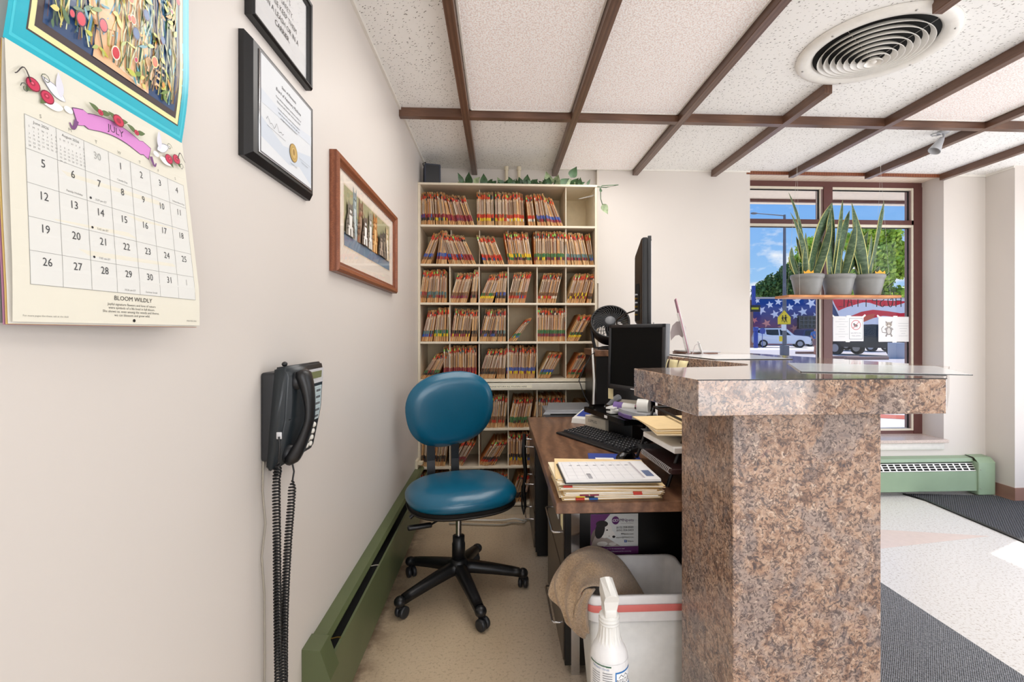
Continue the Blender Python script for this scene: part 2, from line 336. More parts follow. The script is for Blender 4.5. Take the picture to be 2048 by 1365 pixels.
def text_geo(s):
    if s not in _tx:
        cu = bpy.data.curves.new('t', 'FONT'); cu.body = s; cu.size = 1; cu.resolution_u = 2
        o = bpy.data.objects.new('t', cu); COL.objects.link(o); bpy.context.view_layer.update()
        me = bpy.data.meshes.new_from_object(o.evaluated_get(bpy.context.evaluated_depsgraph_get()))
        _tx[s] = ([tuple(v.co) for v in me.vertices], [list(p.vertices) for p in me.polygons])
        bpy.data.objects.remove(o); bpy.data.curves.remove(cu); bpy.data.meshes.remove(me)
    return _tx[s]
class Draw:
    """flat print: shapes laid over one another on a sheet; (u,v) in metres, fn maps (u,v,height) into space"""
    def __init__(s, fn, step=0.00012): s.mb = MB(); s.fn = fn; s.h = 0.0; s.step = step
    def poly(s, pts, col, lift=True):
        if lift: s.h += s.step
        s.mb.add([s.fn(u, v, s.h) for u, v in pts], [list(range(len(pts)))], 0, lin(col)); return s
    def rect(s, u0, v0, u1, v1, col, lift=True): return s.poly([(u0, v0), (u1, v0), (u1, v1), (u0, v1)], col, lift)
    def line(s, pts, w, col, lift=True):
        if lift: s.h += s.step
        L = []; R = []
        n = len(pts)
        for i in range(n):
            a = Vector(pts[min(i+1, n-1)]); b = Vector(pts[max(i-1, 0)]); d = a-b; d = d.normalized() if d.length > 0 else Vector((1, 0)); ww = w[i] if isinstance(w, (list, tuple)) else w
            nn = Vector((-d.y, d.x))*ww/2; p = Vector(pts[i]); L.append(p+nn); R.append(p-nn)
        vs = [s.fn(p.x, p.y, s.h) for p in L+R]
        s.mb.add(vs, [(i, n+i, n+i+1, i+1) for i in range(n-1)], 0, lin(col)); return s
    def ell(s, u, v, a, b, col, rot=0, n=16, lift=True):
        pts = [(u+a*math.cos(t)*math.cos(rot)-b*math.sin(t)*math.sin(rot), v+a*math.cos(t)*math.sin(rot)+b*math.sin(t)*math.cos(rot)) for t in [2*PI*k/n for k in range(n)]]
        return s.poly(pts, col, lift)
    def leaf(s, u, v, L, w, rot, col, lift=True):
        pts = []
        for k in range(13):
            t = k/12; pts.append((t*L, w/2*math.sin(PI*t**0.8)))
        for k in range(11, 0, -1):
            t = k/12; pts.append((t*L, -w/2*math.sin(PI*t**0.8)))
        c, q = math.cos(rot), math.sin(rot); return s.poly([(u+x*c-y*q, v+x*q+y*c) for x, y in pts], col, lift)
    def text(s, t, u, v, size, col, align='c', shear=0.0, mirror=False, sx=1.0, lift=True):
        if lift: s.h += s.step
        vs, fs = text_geo(t)
        if not vs: return s
        x0 = min(p[0] for p in vs); x1 = max(p[0] for p in vs); off = {'c': (x0+x1)/2, 'l': x0, 'r': x1}[align]
        k = -1 if mirror else 1
        s.mb.add([s.fn(u+k*sx*size*(p[0]-off+shear*p[1]), v+size*p[1], s.h) for p in vs], fs, 0, lin(col)); return s
    def star(s, u, v, r, rot, col, n=5, inner=0.42, lift=True, sq=1.0):
        return s.poly([(u+sq*(r if k % 2 == 0 else r*inner)*math.cos(rot+PI*k/n), v+(r if k % 2 == 0 else r*inner)*math.sin(rot+PI*k/n)) for k in range(2*n)], col, lift)
# ================================================================== THE ROOM
CZ = 2.456; WX = -0.5435; YB = 3.56; YW = 3.51; XR = 3.77; XE = 4.25; YF = -3.0
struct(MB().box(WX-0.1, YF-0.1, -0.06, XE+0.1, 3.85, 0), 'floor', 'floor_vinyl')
c = MB(); c.box(WX-0.1, YF-0.1, CZ, XE+0.1, 3.85, CZ+0.05)
struct(c, 'ceiling', 'fissured_tile')
struct(MB().box(WX-0.1, YF-0.1, 0, WX, YB+0.1, CZ), 'wall_left', 'wall_paint')
w = MB(); w.box(WX, YB, 0, 0.74, YB+0.12, CZ)                         # alcove behind the files
w.box(0.74, YW, 0, 1.897, 3.85, CZ); w.box(1.897, YW, 0, 3.431, 3.85, 0.39)
w.box(3.431, YW, 0, 3.80, 3.85, CZ)
struct(w, 'wall_back', 'wall_paint')
struct(MB().box(XR, 3.30, 0, XE+0.1, 3.42, CZ).box(XR, 3.42, 0, XR+0.1, YW, CZ), 'wall_entrance', 'wall_paint')
w = MB(); w.box(XE, 3.25, 0, XE+0.1, 3.30, CZ); w.box(XE, 0.0, 2.27, XE+0.1, 3.25, CZ); w.box(XE, YF, 0, XE+0.1, 0.0, CZ)
struct(w, 'wall_right', 'wall_paint')
w = MB(); w.box(WX, YF-0.1, 0, -0.3, YF, CZ); w.box(3.5, YF-0.1, 0, XE, YF, CZ); w.box(-0.3, YF-0.1, 2.35, 3.5, YF, CZ); w.box(-0.3, YF-0.1, 0, 3.5, YF, 0.3)
struct(w, 'wall_front', 'wall_paint')
# pale drywall corner and edge lines
struct(MB().box(WX, -1.0, CZ-0.014, WX+0.012, YB, CZ), 'trim_1', 'trim_white')
struct(MB().box(0.74, YW-0.006, CZ-0.012, 1.897, YW, CZ).box(3.431, YW-0.006, CZ-0.016, XR, YW, CZ).box(XR-0.006, 3.30, CZ-0.016, XR, YW, CZ), 'trim_2', 'trim_white')
struct(MB().box(0.728, YW-0.004, 1.60, 0.742, YW+0.05, CZ-0.012), 'trim_3', 'wall_paint_cream')
# ceiling strips: boards running away from the camera and the cross board
BX = [-0.203+0.5995*k for k in range(8)]; BW, BH = 0.040, 0.048
n = 4
for k, x in enumerate(BX):
    if x > 4.2: continue
    spans = [(YF, YW if x > 0.7 else YB)] if k != 3 else [(YF, 1.681), (2.257, YW)]
    for (a, b_) in spans:
        struct(MB().rbox(x, a, CZ-BH, x+BW, b_-0.001, CZ-0.0005, 0.002, 1, smooth=False), 'trim_%d' % n, 'beam_wood_y'); n += 1
for y in (2.605, 1.405, 0.205, -0.995):
    b = MB(); xs = [WX] + BX + [XE]
    for i in range(len(xs)-1):
        x0 = xs[i] + (BW if i else 0); x1 = xs[i+1]
        if x1 > x0+0.01: b.box(x0, y, CZ-BH+0.0006, x1, y+0.038, CZ-0.0005)
    struct(b, 'trim_%d' % n, 'beam_wood_x'); n += 1
# acrylic lighting panels set in the grid
def light_panel(k, y0, y1, label):
    x0 = BX[k]+BW+0.004; x1 = BX[k+1]-0.004
    t = thing('ceiling_light', label, 'ceiling light', ((x0+x1)/2, (y0+y1)/2, CZ), group='textured light panels in the ceiling grid')
    hx, hy = (x1-x0)/2, (y1-y0)/2
    MB().box(-hx, -hy, -0.010, hx, hy, -0.004).build('diffuser', 'acrylic_panel', t)
    f = MB(); g = 0.008
    f.box(-hx, -hy, -0.013, hx, -hy+g, 0).box(-hx, hy-g, -0.013, hx, hy, 0).box(-hx, -hy, -0.013, -hx+g, hy, 0).box(hx-g, -hy, -0.013, hx, hy, 0)
    f.build('frame', 'trim_white', t)
light_panel(0, 1.45, 2.600, 'long textured light panel between the first and second ceiling boards')
light_panel(1, 1.45, 2.600, 'long textured light panel between the second and third ceiling boards')
light_panel(1, 2.648, 3.50, 'textured light panel behind the cross board, just left of the plain wall above the television')
light_panel(4, 1.45, 2.600, 'textured light panel right of the round air diffuser, in front of the cross board')
for k, y0, hy, e_ in ((0, 2.02, 1.1, 7.5), (1, 2.02, 1.1, 7.5), (1, 2.96, .55, 3.5), (4, 2.02, 1.1, 7.0)): light('lamp_light', 'AREA', (BX[k]+BW+.28, y0, CZ-.06), e_, (1.0, .975, .94), rot=(0, 0, 0), size=(.54, hy))
# bare area lamps added out of view to brighten the rest of the room
for k, y0 in ((1, -0.94), (4, -0.94)):
    x0 = BX[k]+BW; light('lamp_light', 'AREA', (x0+0.28, y0+0.6, CZ-0.06), 8, (1.0, 0.97, 0.93), rot=(0, 0, 0), size=(0.55, 1.1))
# round ceiling air diffuser
dt = thing('ceiling_air_diffuser', 'round off-white ceiling air diffuser with concentric rings', 'air vent', (1.60, 1.96, CZ))
MB().lathe([(0.288, -0.001), (0.289, -0.008), (0.280, -0.016), (0.255, -0.020), (0.232, -0.014), (0.222, -0.002), (0.222, 0.0)], 72).build('flange', 'diffuser_enamel', dt)
MB().lathe([(0.0, -0.0022), (0.224, -0.0022)], 48).build('duct_opening', 'duct_black', dt)
for i in range(8):
    r = 0.203-0.0245*i; z = -0.016-0.0068*i
    MB().lathe([(r-0.016, z+0.012), (r-0.008, z+0.003), (r, z-0.006), (r+0.0035, z-0.0085), (r+0.0015, z-0.0035), (r-0.006, z+0.005), (r-0.014, z+0.014)], 64).build('ring', 'diffuser_enamel', dt)
MB().lathe([(0.0, -0.070), (0.010, -0.069), (0.014, -0.064), (0.008, -0.056), (0, -0.052)], 24).build('centre_cap', 'diffuser_enamel', dt)
sp = MB()
for a in (0.5, 2.1, 3.64, 5.2):
    sp.tube([(0.222*math.cos(a), 0.222*math.sin(a), -0.004), (0.02*math.cos(a), 0.02*math.sin(a), -0.052)], 0.0012, 6)
sp.build('support_rods', 'brushed_steel', dt)
for a in (0.35, 1.4, 2.45, 3.5, 4.55, 5.6): MB().lathe([(0, -0.021), (0.005, -0.0205), (0.005, -0.018)], 10, c=(0.262*math.cos(a), 0.262*math.sin(a), 0)).build('screw', 'brushed_steel', dt)
# silver spot lamp
s_ = thing('ceiling_spotlight', 'small silver ceiling spotlight tilted down to the left', 'spotlight', (2.70, 2.765, CZ))
MB().lathe([(0, 0), (0.032, 0), (0.033, -0.006), (0.028, -0.011), (0, -0.012)], 24).build('mounting_plate', 'pewter', s_)
MB().tube([(0.028*math.cos(a)-0.045, 0.02*math.sin(a), -0.018) for a in [i*PI/10 for i in range(20)]], 0.0035, 6, closed=True).build('cable_loop', 'pewter', s_)
MB().tube([(0, 0, -0.010), (0.004, 0, -0.028), (-0.002, 0, -0.042), (-0.010, 0, -0.048)], 0.006, 8).build('swivel_arm', 'pewter', s_)
M = T(-0.008, 0, -0.040) @ Matrix.Rotation(math.radians(32), 4, 'Y')
MB().lathe([(0, 0.002), (0.013, 0), (0.016, -0.012), (0.022, -0.045), (0.032, -0.088), (0.033, -0.094), (0.029, -0.094), (0.018, -0.030), (0, -0.026)], 28, M=M).build('lamp_head', 'pewter', s_)

# window
w1 = bpy.data.objects.new('window_1', None); COL.objects.link(w1); tag(w1, kind='structure'); w1.location = (0, 0, 0)
fr = MB(); YG = 3.70
fr.box(1.86, YG, 2.405, 3.431, YG+0.07, 2.449); fr.box(3.360, YG-0.004, 0.41, 3.431, YG+0.07, 2.412); fr.box(1.86, YG, 0.41, 3.431, YG+0.07, 0.438)
fr.box(1.86, YG, 2.106, 3.360, YG+0.06, 2.143)
fr.build('window_frame', 'window_brown', w1)
MB().box(2.604, YG-0.006, 0.438, 2.677, YG+0.075, 2.405).build('mullion', 'window_brown', w1)
MB().box(2.588, YG+0.004, 0.438, 2.604, YG+0.07, 2.405).box(3.338, YG+0.01, 0.438, 3.346, YG+0.06, 2.405).build('glazing_bead', 'window_brown_light', w1)
st = MB(); st.box(1.86, YG+0.002, 2.388, 3.36, YG+0.06, 2.405); st.box(1.86, YG+0.002, 2.086, 3.36, YG+0.06, 2.106); st.box(3.346, YG, 0.438, 3.360, YG+0.06, 2.405); st.box(2.582, YG+0.006, 0.438, 2.588, YG+0.05, 2.405); st.box(1.86, YG+0.002, 0.438, 3.36, YG+0.06, 0.452)
st.build('seal_strip', 'sealant_white', w1)
for (a, b_, c0, c1) in ((1.87, 2.582, 0.45, 2.086), (2.677, 3.338, 0.45, 2.086), (1.87, 2.582, 2.143, 2.388), (2.677, 3.338, 2.143, 2.388)):
    MB().box(a, YG+0.028, c0, b_, YG+0.032, c1).build('pane', 'window_glass', w1)
ds = MB(); ds.box(1.87, YG+0.022, 2.380, 3.338, YG+0.03, 2.388).box(1.87, YG+0.022, 2.080, 3.338, YG+0.03, 2.086).box(3.332, YG+0.022, 0.45, 3.338, YG+0.03, 2.38).box(2.574, YG+0.022, 0.45, 2.582, YG+0.03, 2.38)
ds.build('gasket', 'duct_black', w1)
struct(MB().rbox(1.86, 3.468, 0.388, 3.436, YG+0.01, 0.412, 0.003, 1, smooth=False), 'window_sill', ['sill_stone'])
struct(MB().rbox(1.86, 3.494, 0.330, 3.425, YW, 0.386, 0.004, 1), 'trim_30', 'trim_white')
struct(MB().box(1.87, YW+0.01, 2.449, 3.431, YG+0.07, CZ-0.0005), 'window_head', 'soffit_plank')
struct(MB().box(1.87, YW-0.004, 2.432, 3.431, YW+0.01, CZ-0.0005), 'trim_31', 'frame_oak')
struct(MB().box(XR-0.012, 3.288, 0, XR, YW, 0.095).box(XR, 3.288, 0, XE, 3.30, 0.095), 'baseboard_entrance', 'cove_brown')

# baseboard heaters
def right_heater():
    t = thing('baseboard_heater', 'pale green metal baseboard heater under the window', 'radiator', (0, 3.5, 0))
    x0, x1 = 1.0, 3.60; Y = -0.085
    b = MB(); b.add([(x0, Y, .038), (x1, Y, .038), (x1, Y, .185), (x0, Y, .185), (x0, Y+.012, .038), (x1, Y+.012, .038), (x1, Y+.012, .185), (x0, Y+.012, .185)], [(0,1,2,3),(7,6,5,4),(3,2,6,7),(0,4,5,1),(1,5,6,2),(0,3,7,4)])
    b.build('front_panel', 'green_heater', t)
    g = MB()      # sloping grille of three slots per cell
    def gp(x, s, h=0): return (x, Y+0.006+s*0.028, .187+s*0.052+h)
    k = 0; x = x0
    for s0, s1 in ((0, .10), (.34, .42), (.64, .72), (.92, 1.0)): g.add([gp(x0, s0), gp(x1, s0), gp(x1, s1), gp(x0, s1)], [(0, 1, 2, 3)])
    while x < x1-0.02:
        g.add([gp(x, 0, .0006), gp(x+.012, 0, .0006), gp(x+.012-.01, 1, .0006), gp(x-.01, 1, .0006)], [(0, 1, 2, 3)]); x += 0.052
    g.build('grille', 'white_enamel', t)
    MB().box(x0, -.07, .03, x1, -.005, .17).add([(x0, Y+.014, .184), (x1, Y+.014, .184), (x1, Y+.045, .235), (x0, Y+.045, .235)], [(0, 1, 2, 3)]).build('convector', 'heater_dark', t)
    b = MB(); b.add([(x0, Y+.028, .252), (x1, Y+.028, .252), (x1, Y+.036, .275), (x0, Y+.036, .275), (x0, 0.008, .283), (x1, 0.008, .283), (x0, Y+.032, .248), (x1, Y+.032, .248)], [(0,1,2,3), (3,2,5,4), (0,6,7,1)])
    b.build('top_cover', 'green_heater', t)
    MB().box(x0, -.006, .03, x1, .008, .28).build('back_plate', 'green_heater', t)
    MB().rbox(3.60, -.098, 0.008, 3.735, .008, .255, .008, 2).add([(3.60, -.098, .25), (3.735, -.098, .25), (3.735, -.06, .285), (3.60, -.06, .285), (3.60, .008, .290), (3.735, .008, .290)], [(0,1,2,3),(3,2,5,4)]).build('end_cap', 'green_heater', t)
    for z in (.06, .20): MB().sphere((3.617, -.0985, z), .004, 8, 5).build('screw', 'brushed_steel', t)
right_heater()
def left_heater():
    t = thing('baseboard_heater', 'olive green metal baseboard heater along the left wall beside the chair', 'radiator', (WX, 0, 0))
    y0, y1 = 1.40, 3.19
    b = MB(); b.add([(.062, y0, .085), (.068, y0, .302), (.060, y0, .302), (.054, y0, .085), (.062, y1, .085), (.068, y1, .302), (.060, y1, .302), (.054, y1, .085)], [(0,4,5,1),(2,6,7,3),(1,5,6,2),(0,3,7,4),(0,1,2,3)])
    b.build('front_panel', 'green_enamel', t)
    b = MB(); b.add([(0.001, y0, .350), (.038, y0, .343), (.046, y0, .328), (.042, y0, .322), (0.001, y1, .350), (.038, y1, .343), (.046, y1, .328), (.042, y1, .322)], [(0,1,5,4),(1,2,6,5),(2,3,7,6)])
    b.build('top_cover', 'green_enamel', t)
    MB().box(0.0005, y0, .02, .004, y1, .35).build('back_plate', 'green_enamel', t)
    d = MB(); d.box(.006, y0+.02, .10, .05, y1-.02, .255)
    d.build('convector', 'heater_dark', t)
    MB().box(.030, y0+.01, .303, .034, y1-.01, .322).build('damper', 'green_enamel', t)
    for yy in (1.47, 1.92): MB().tube([(.030, yy, .300), (.05, yy+.004, .302), (.062, yy, .304)], .002, 6).build('damper_bracket', 'brass' if yy < 1.6 else 'grey_cord', t)
    c = MB(); c.add([(0.0005, 1.335, 0), (.070, 1.335, 0), (.078, 1.335, .27), (.050, 1.335, .352), (0.0005, 1.335, .358),
                     (0.0005, 1.405, 0), (.070, 1.405, 0), (.078, 1.405, .27), (.050, 1.405, .352), (0.0005, 1.405, .358)],
                    [(0,1,2,3,4), (9,8,7,6,5), (1,6,7,2), (2,7,8,3), (3,8,9,4), (0,5,6,1)])
    c.build('end_cap', 'green_enamel', t)
left_heater()
tag(MB().box(-.5425, 3.10, .02, -.528, 3.185, .40).box(-.528, 3.12, .37, -.50, 3.17, .385).build('conduit', 'pipe_cream'), 'cream painted metal conduit on the left wall where the green heater meets the file shelf', 'conduit')

# floor runner and mat
def sheet(name, pts, z, mat, label, cat, th=0.006):
    return tag(MB().prism([(x, y) for x, y in pts], 0.0004, th).build(name, mat), label, cat)
sheet('carpet_runner', [(1.87, -1.5), (1.87, 2.242), (1.857, 2.262), (0.95, 2.30), (0.95, -1.5)], 0, 'runner_carpet', 'grey ribbed carpet runner at the foot of the granite-patterned counter', 'carpet')
sheet('entrance_mat', [(3.065, 3.470), (3.107, 3.325), (3.065, 2.634), (3.03, 1.6), (4.20, 1.6), (4.20, 3.27), (3.745, 3.285), (3.74, 3.40)], 0, 'mat_rubber', 'dark ribbed rubber mat at the entrance by the green heater', 'mat')
tag(MB().prism([(3.03, 1.6), (3.065, 2.634), (3.107, 3.325), (3.065, 3.470), (3.085, 3.470), (3.128, 3.325), (3.087, 2.634), (3.05, 1.6)], .0004, .009).build('mat_border', 'black_plastic', None), kind='structure')
tri = MB().prism([(2.383, 2.857), (2.966, 2.734), (2.173, 2.606), (2.25, 2.72)], 0.0002, 0.0006); plain('inlay_pink', (232, 214, 204), 0.3); tag(tri.build('floor_inlay', 'inlay_pink'), kind='structure')

# ================================================================== OUTSIDE
GZ = -0.15
struct(MB().box(-60, 3.87, GZ-0.2, 120, 200, GZ).box(4.36, -60, GZ-.2, 60, 3.87, GZ), 'ground', 'concrete')
tag(MB().box(-40, 20, GZ, 100, 37, GZ+0.004).build('road', 'asphalt'), kind='structure')
a_ = [ry(1750, 826, 8.0), ry(1765, 829, 7.6), ry(1824, 842, 7.0), ry(1824, 829, 7.6)]
brk = MB().prism([(3.9, 7.75), (5.3, 7.75), (6.6, 7.2), (6.9, 7.55), (5.3, 8.1), (3.9, 8.1)], GZ, GZ+.006); tag(brk.build('brick_paving', 'brick_strip'), kind='structure')
struct(MB().box(-2, 3.86, 2.50, 9, 4.42, 2.62).box(-2, 4.40, 2.47, 9, 4.46, 2.66), 'eaves_soffit', 'stucco')
struct(MB().box(-2, 4.38, 2.474, 9, 4.40, 2.50), 'trim_32', 'window_brown')
# mural building across the street
YM = 50.0
def P(x, y, Y=YM): return ry(x, y, Y)
bl = P(1440, 690); tr = P(1960, 597)
mw = thing('mural_building', 'long low building painted with a waving stars and stripes mural', 'building', ((bl.x+tr.x)/2, YM, GZ))
ox, oz = mw.location.x, GZ
zt0, zt1 = P(1560, 598).z, P(1820, 604).z
b = MB(); b.box(bl.x-ox, 0.05, 0, tr.x-ox, 6, zt0-oz); b.build('wall', 'stucco', mw)
MB().box(bl.x-ox-.1, -.05, zt0-oz, tr.x-ox+.1, 6.1, zt0-oz+.18).build('parapet', 'asphalt', mw)
dr = Draw(lambda u, v, h: (u-ox, 0.045-h*9, v-oz), 0.0005)
def pp(*xy): return [(P(x, y).x, P(x, y).z) for x, y in xy]
# blue canton fading to red in bands
rows = [(598, (38, 78, 148)), (612, (44, 76, 146)), (626, (62, 72, 136)), (640, (96, 70, 122)), (652, (130, 74, 112)), (664, (170, 80, 104)), (676, (200, 86, 96)), (690, (206, 84, 88))]
for i in range(len(rows)-1):
    for k in range(4):
        f = k/4; y0 = rows[i][0]+(rows[i+1][0]-rows[i][0])*f; y1 = rows[i][0]+(rows[i+1][0]-rows[i][0])*(f+.25)
        cc = tuple(rows[i][1][j]*(1-f)+rows[i+1][1][j]*f for j in range(3))
        dr.poly(pp((1507, y0), (1672, y0), (1672, y1), (1507, y1)), cc, lift=False)
dr.poly(pp((1440, 600), (1507, 600), (1507, 690), (1440, 690)), (120, 84, 66), lift=False)
dr.poly(pp((1660, 598), (1668, 598), (1683, 640), (1690, 690), (1660, 690)), (70, 84, 120))
pxm = lambda n: n*YM/950.0
for (sx, sy, r, ro, cc) in [(1515, 602, 6, .3, 'f2f4f8'), (1540, 610, 8, .2, 'f2f4f8'), (1557, 604, 8, -.1, 'f4f6fa'), (1523, 621, 10, .5, 'e6e6f0'), (1550, 629, 9.5, .3, 'e8e8f2'), (1563, 620, 6, 0, 'e8e8f2'), (1580, 615, 8.5, .2, 'f2f4f8'), (1594, 602, 9, .1, 'f2f4f8'), (1622, 607, 11, .45, 'f4f6fa'), (1606, 624, 10, .25, 'eceef6'), (1590, 632, 8, .2, 'e6e6f0'), (1631, 632, 8, .5, 'e6e6f0'), (1509, 641, 7, .6, 'e68c86'), (1533, 647, 9.5, .4, 'e89a90'), (1600, 647, 7, .8, 'f0b4a6'), (1588, 657, 8, .3, 'e08c80'), (1562, 655, 8, .1, 'e09084'), (1646, 615, 8, .3, 'eceef6'), (1652, 640, 8, .3, 'e6d6e0')]:
    p = P(sx, sy); dr.star(p.x, p.z, pxm(r), ro+PI/2, cc, sq=1.1)
# waving stripes
dr.poly(pp((1660, 597), (1960, 600), (1960, 690), (1690, 690), (1681, 640)), (228, 226, 228))
dr.poly(pp((1664, 599), (1730, 600), (1745, 600), (1712, 609), (1690, 616), (1676, 622), (1670, 612)), (222, 60, 68))
dr.poly(pp((1730, 600), (1810, 603), (1960, 604), (1960, 607), (1812, 605), (1790, 612), (1760, 613), (1738, 606), (1722, 605)), (222, 50, 62))
dr.poly(pp((1700, 633), (1722, 624), (1745, 620), (1775, 623), (1800, 627), (1825, 625), (1960, 610), (1960, 624), (1830, 636), (1795, 635), (1765, 632), (1745, 637), (1722, 646), (1712, 650)), (220, 52, 64))
dr.poly(pp((1712, 640), (1735, 630), (1750, 628), (1745, 637), (1730, 643), (1722, 646)), (214, 96, 70))
dr.mb.build('mural', 'outdoor_paint', mw)
gp = P(1616, 645)
g = MB(); g.box(gp.x-ox-1.2, -.32, gp.z-oz-.7, gp.x-ox+1.2, 0.05, gp.z-oz+.7); gw = g.build('glass_block_window', 'car_glass', mw)
g = MB()
for i in range(6): g.box(gp.x-ox-1.2+i*.46, -.36, gp.z-oz-.7, gp.x-ox-1.14+i*.46, -.31, gp.z-oz+.7)
for i in range(4): g.box(gp.x-ox-1.2, -.36, gp.z-oz-.7+i*.44, gp.x-ox+1.2, -.31, gp.z-oz-.65+i*.44)
g.build('mortar_grid', 'pole_grey', gw)
# small shop corner at the left edge of the window
p0 = P(1480, 625, 46); p1 = P(1519, 608, 46); t = thing('corner_shop', 'brown corner building with dark awning sign at the left edge of the window view', 'building', ((p0.x+p1.x)/2, 46, GZ))
a0 = P(1480, 640, 46).x-t.location.x; a1 = P(1505, 640, 46).x-t.location.x
MB().box(a0, -.1, 0, a1, 3.5, 3.8).build('wall', 'cove_brown', t)
z0, z1 = P(1500, 624, 45.8).z-GZ, P(1500, 611, 45.8).z-GZ; x1_ = P(1519, 610, 45.8).x-t.location.x
MB().box(a0, -.35, z0, x1_, -.1, z1).build('sign_board', 'black_plastic', t)
dd = Draw(lambda u, v, h: (u, -.352-h*20, v), .0005); dd.text('OPEN LATE', (a1+x1_)/2-.35, (z0+z1)/2-.12, .3, (226, 206, 40)); 
dd.mb.v = []; dd.mb.f = []; dd.mb.m = []; dd.mb.c = []; dd.mb.sm = []
dd.rect(P(1501, 620, 45.8).x-t.location.x, z0+.22, P(1515.5, 620, 45.8).x-t.location.x, z1-.22, (196, 190, 40))
dd.mb.build('sign_lettering', 'outdoor_paint', t)
MB().box(P(1504, 600, 45.8).x-t.location.x, -.3, z1, P(1510, 600, 45.8).x-t.location.x, -.1, P(1500, 572, 45.8).z-GZ).build('banner', 'blue_plastic', t)

# vehicles
def car(name, label, cat, loc, rz, L, prof, glass, mat, wheels, wd=1.85, gmat='car_glass', wr=.37):
    t = thing(name, label, cat, loc, rz)
    bm = bmesh.new(); vs = [bm.verts.new((x, -wd/2, z)) for x, z in prof]; f = bm.faces.new(vs)
    r = bmesh.ops.extrude_face_region(bm, geom=[f]); bmesh.ops.translate(bm, verts=[v for v in r['geom'] if isinstance(v, bmesh.types.BMVert)], vec=(0, wd, 0))
    for v in bm.verts:
        if v.co.z > 1.05: v.co.y *= 1-0.28*(v.co.z-1.05)
    bmesh.ops.recalc_face_normals(bm, faces=bm.faces); bmesh.ops.bevel(bm, geom=list(bm.edges), offset=.04, segments=2, affect='EDGES')
    MB().bm(bm).build('body', mat, t)
    for k, g in enumerate(glass):
        b = MB(); z_ = lambda z: wd/2*(1-0.28*max(0, z-1.05))
        for s in (-1, 1): b.add([(x, s*(z_(z)+.012), z) for x, z in g], [list(range(len(g)))])
        b.build('side_window', gmat, t)
    for x in wheels:
        for s in (-1, 1):
            b = MB(); y = s*(wd/2-.10)
            b.cyl((x, y-.12, wr), (x, y+.14 if s > 0 else y-.14, wr), wr, 20) if False else b.cyl((x, y-.12, wr), (x, y+.12, wr), wr, 20)
            w_ = b.build('wheel', 'tyre', t); MB().cyl((x, y-.13, wr), (x, y+.13, wr), wr*.6, 16).build('hubcap', 'wheel_rim', w_)
    return t
suv = [(-2.35, .45), (-2.38, .95), (-2.30, 1.1), (-2.12, 1.72), (-1.9, 1.80), (.2, 1.80), (.45, 1.74), (1.05, 1.16), (2.15, 1.05), (2.36, .92), (2.40, .5), (2.3, .35), (-2.2, .35)]
sg = [[(-2.15, 1.15), (-1.98, 1.66), (-1.45, 1.68), (-1.35, 1.15)], [(-1.22, 1.15), (-1.28, 1.68), (-.25, 1.68), (-.2, 1.15)], [(-.1, 1.15), (-.14, 1.68), (.25, 1.66), (.78, 1.15)]]
c1 = P(1573, 690, 42.5)
t = car('sport_utility_vehicle', 'white sport utility vehicle parked nose right in front of the stars mural', 'car', (c1.x, 43.5, GZ+.004), -.42, 4.75, suv, sg, 'car_white', (-1.5, 1.5))
MB().box(2.37, -.62, .78, 2.42, .62, .95).build('grille', 'grey_plastic', t); MB().box(2.38, -.75, .42, 2.43, .75, .56).build('bumper_intake', 'car_black', t); MB().box(2.40, -.2, .46, 2.44, .2, .62).build('licence_plate', 'plastic_white', t)
for s in (-1, 1): MB().box(2.30, s*.78-.12, .80, 2.41, s*.78+.12, .96).build('headlight', 'silver_label', t)
MB().add([(.50, -.74, 1.70), (.50, .74, 1.70), (1.02, .84, 1.19), (1.02, -.84, 1.19)], [(3, 2, 1, 0)]).build('windscreen', 'plastic_white', t)  # sun glare on the glass put into its white colour
MB().tube([(-1.9, -.6, 1.83), (.1, -.6, 1.83)], .03, 6).tube([(-1.9, .6, 1.83), (.1, .6, 1.83)], .03, 6).build('roof_rack', 'black_plastic', t)
c2 = P(1640, 690, 47.0)
van = [(-2.3, .4), (-2.3, 1.1), (-2.0, 1.7), (-1.6, 1.75), (1.7, 1.75), (2.0, 1.6), (2.3, 1.1), (2.35, .5), (2.2, .35), (-2.2, .35)]
car('minivan', 'dark blue grey van parked behind the white sport utility vehicle', 'car', (c2.x, 47.2, GZ+.004), 0.0, 4.6, van, [[(-2.1, 1.1), (-1.9, 1.6), (-.9, 1.62), (-.9, 1.1)], [(-.8, 1.1), (-.8, 1.62), (.5, 1.62), (.5, 1.1)], [(.6, 1.1), (.6, 1.62), (1.7, 1.62), (2.0, 1.1)]], 'car_blue', (-1.5, 1.5))
c3 = P(1752, 705, 27)
pk = [(-2.75, .55), (-2.78, 1.12), (-.95, 1.16), (-.85, 1.82), (-.5, 1.88), (.75, 1.86), (1.35, 1.25), (2.6, 1.12), (2.8, .9), (2.78, .5), (-2.6, .5)]
t = car('pickup_truck', 'black pickup truck seen from behind beneath the papers on the window', 'truck', (c3.x+.4, 27.6, GZ+.004), PI/2+.25, 5.6, pk, [[(-.78, 1.2), (-.72, 1.72), (-.05, 1.74), (-.05, 1.2)], [(.05, 1.2), (.05, 1.74), (.72, 1.72), (1.2, 1.22)]], 'car_black', (-1.8, 1.75), wd=2.0, wr=.42)
MB().box(-2.84, -.95, .45, -2.76, .95, .62).build('rear_bumper', 'grey_plastic', t)
for s in (-1, 1): MB().box(-2.82, s*.93-.06, .75, -2.7, s*.93+.06, 1.05).build('tail_light', 'tail_red', t)
c4 = P(1738, 672, 34)
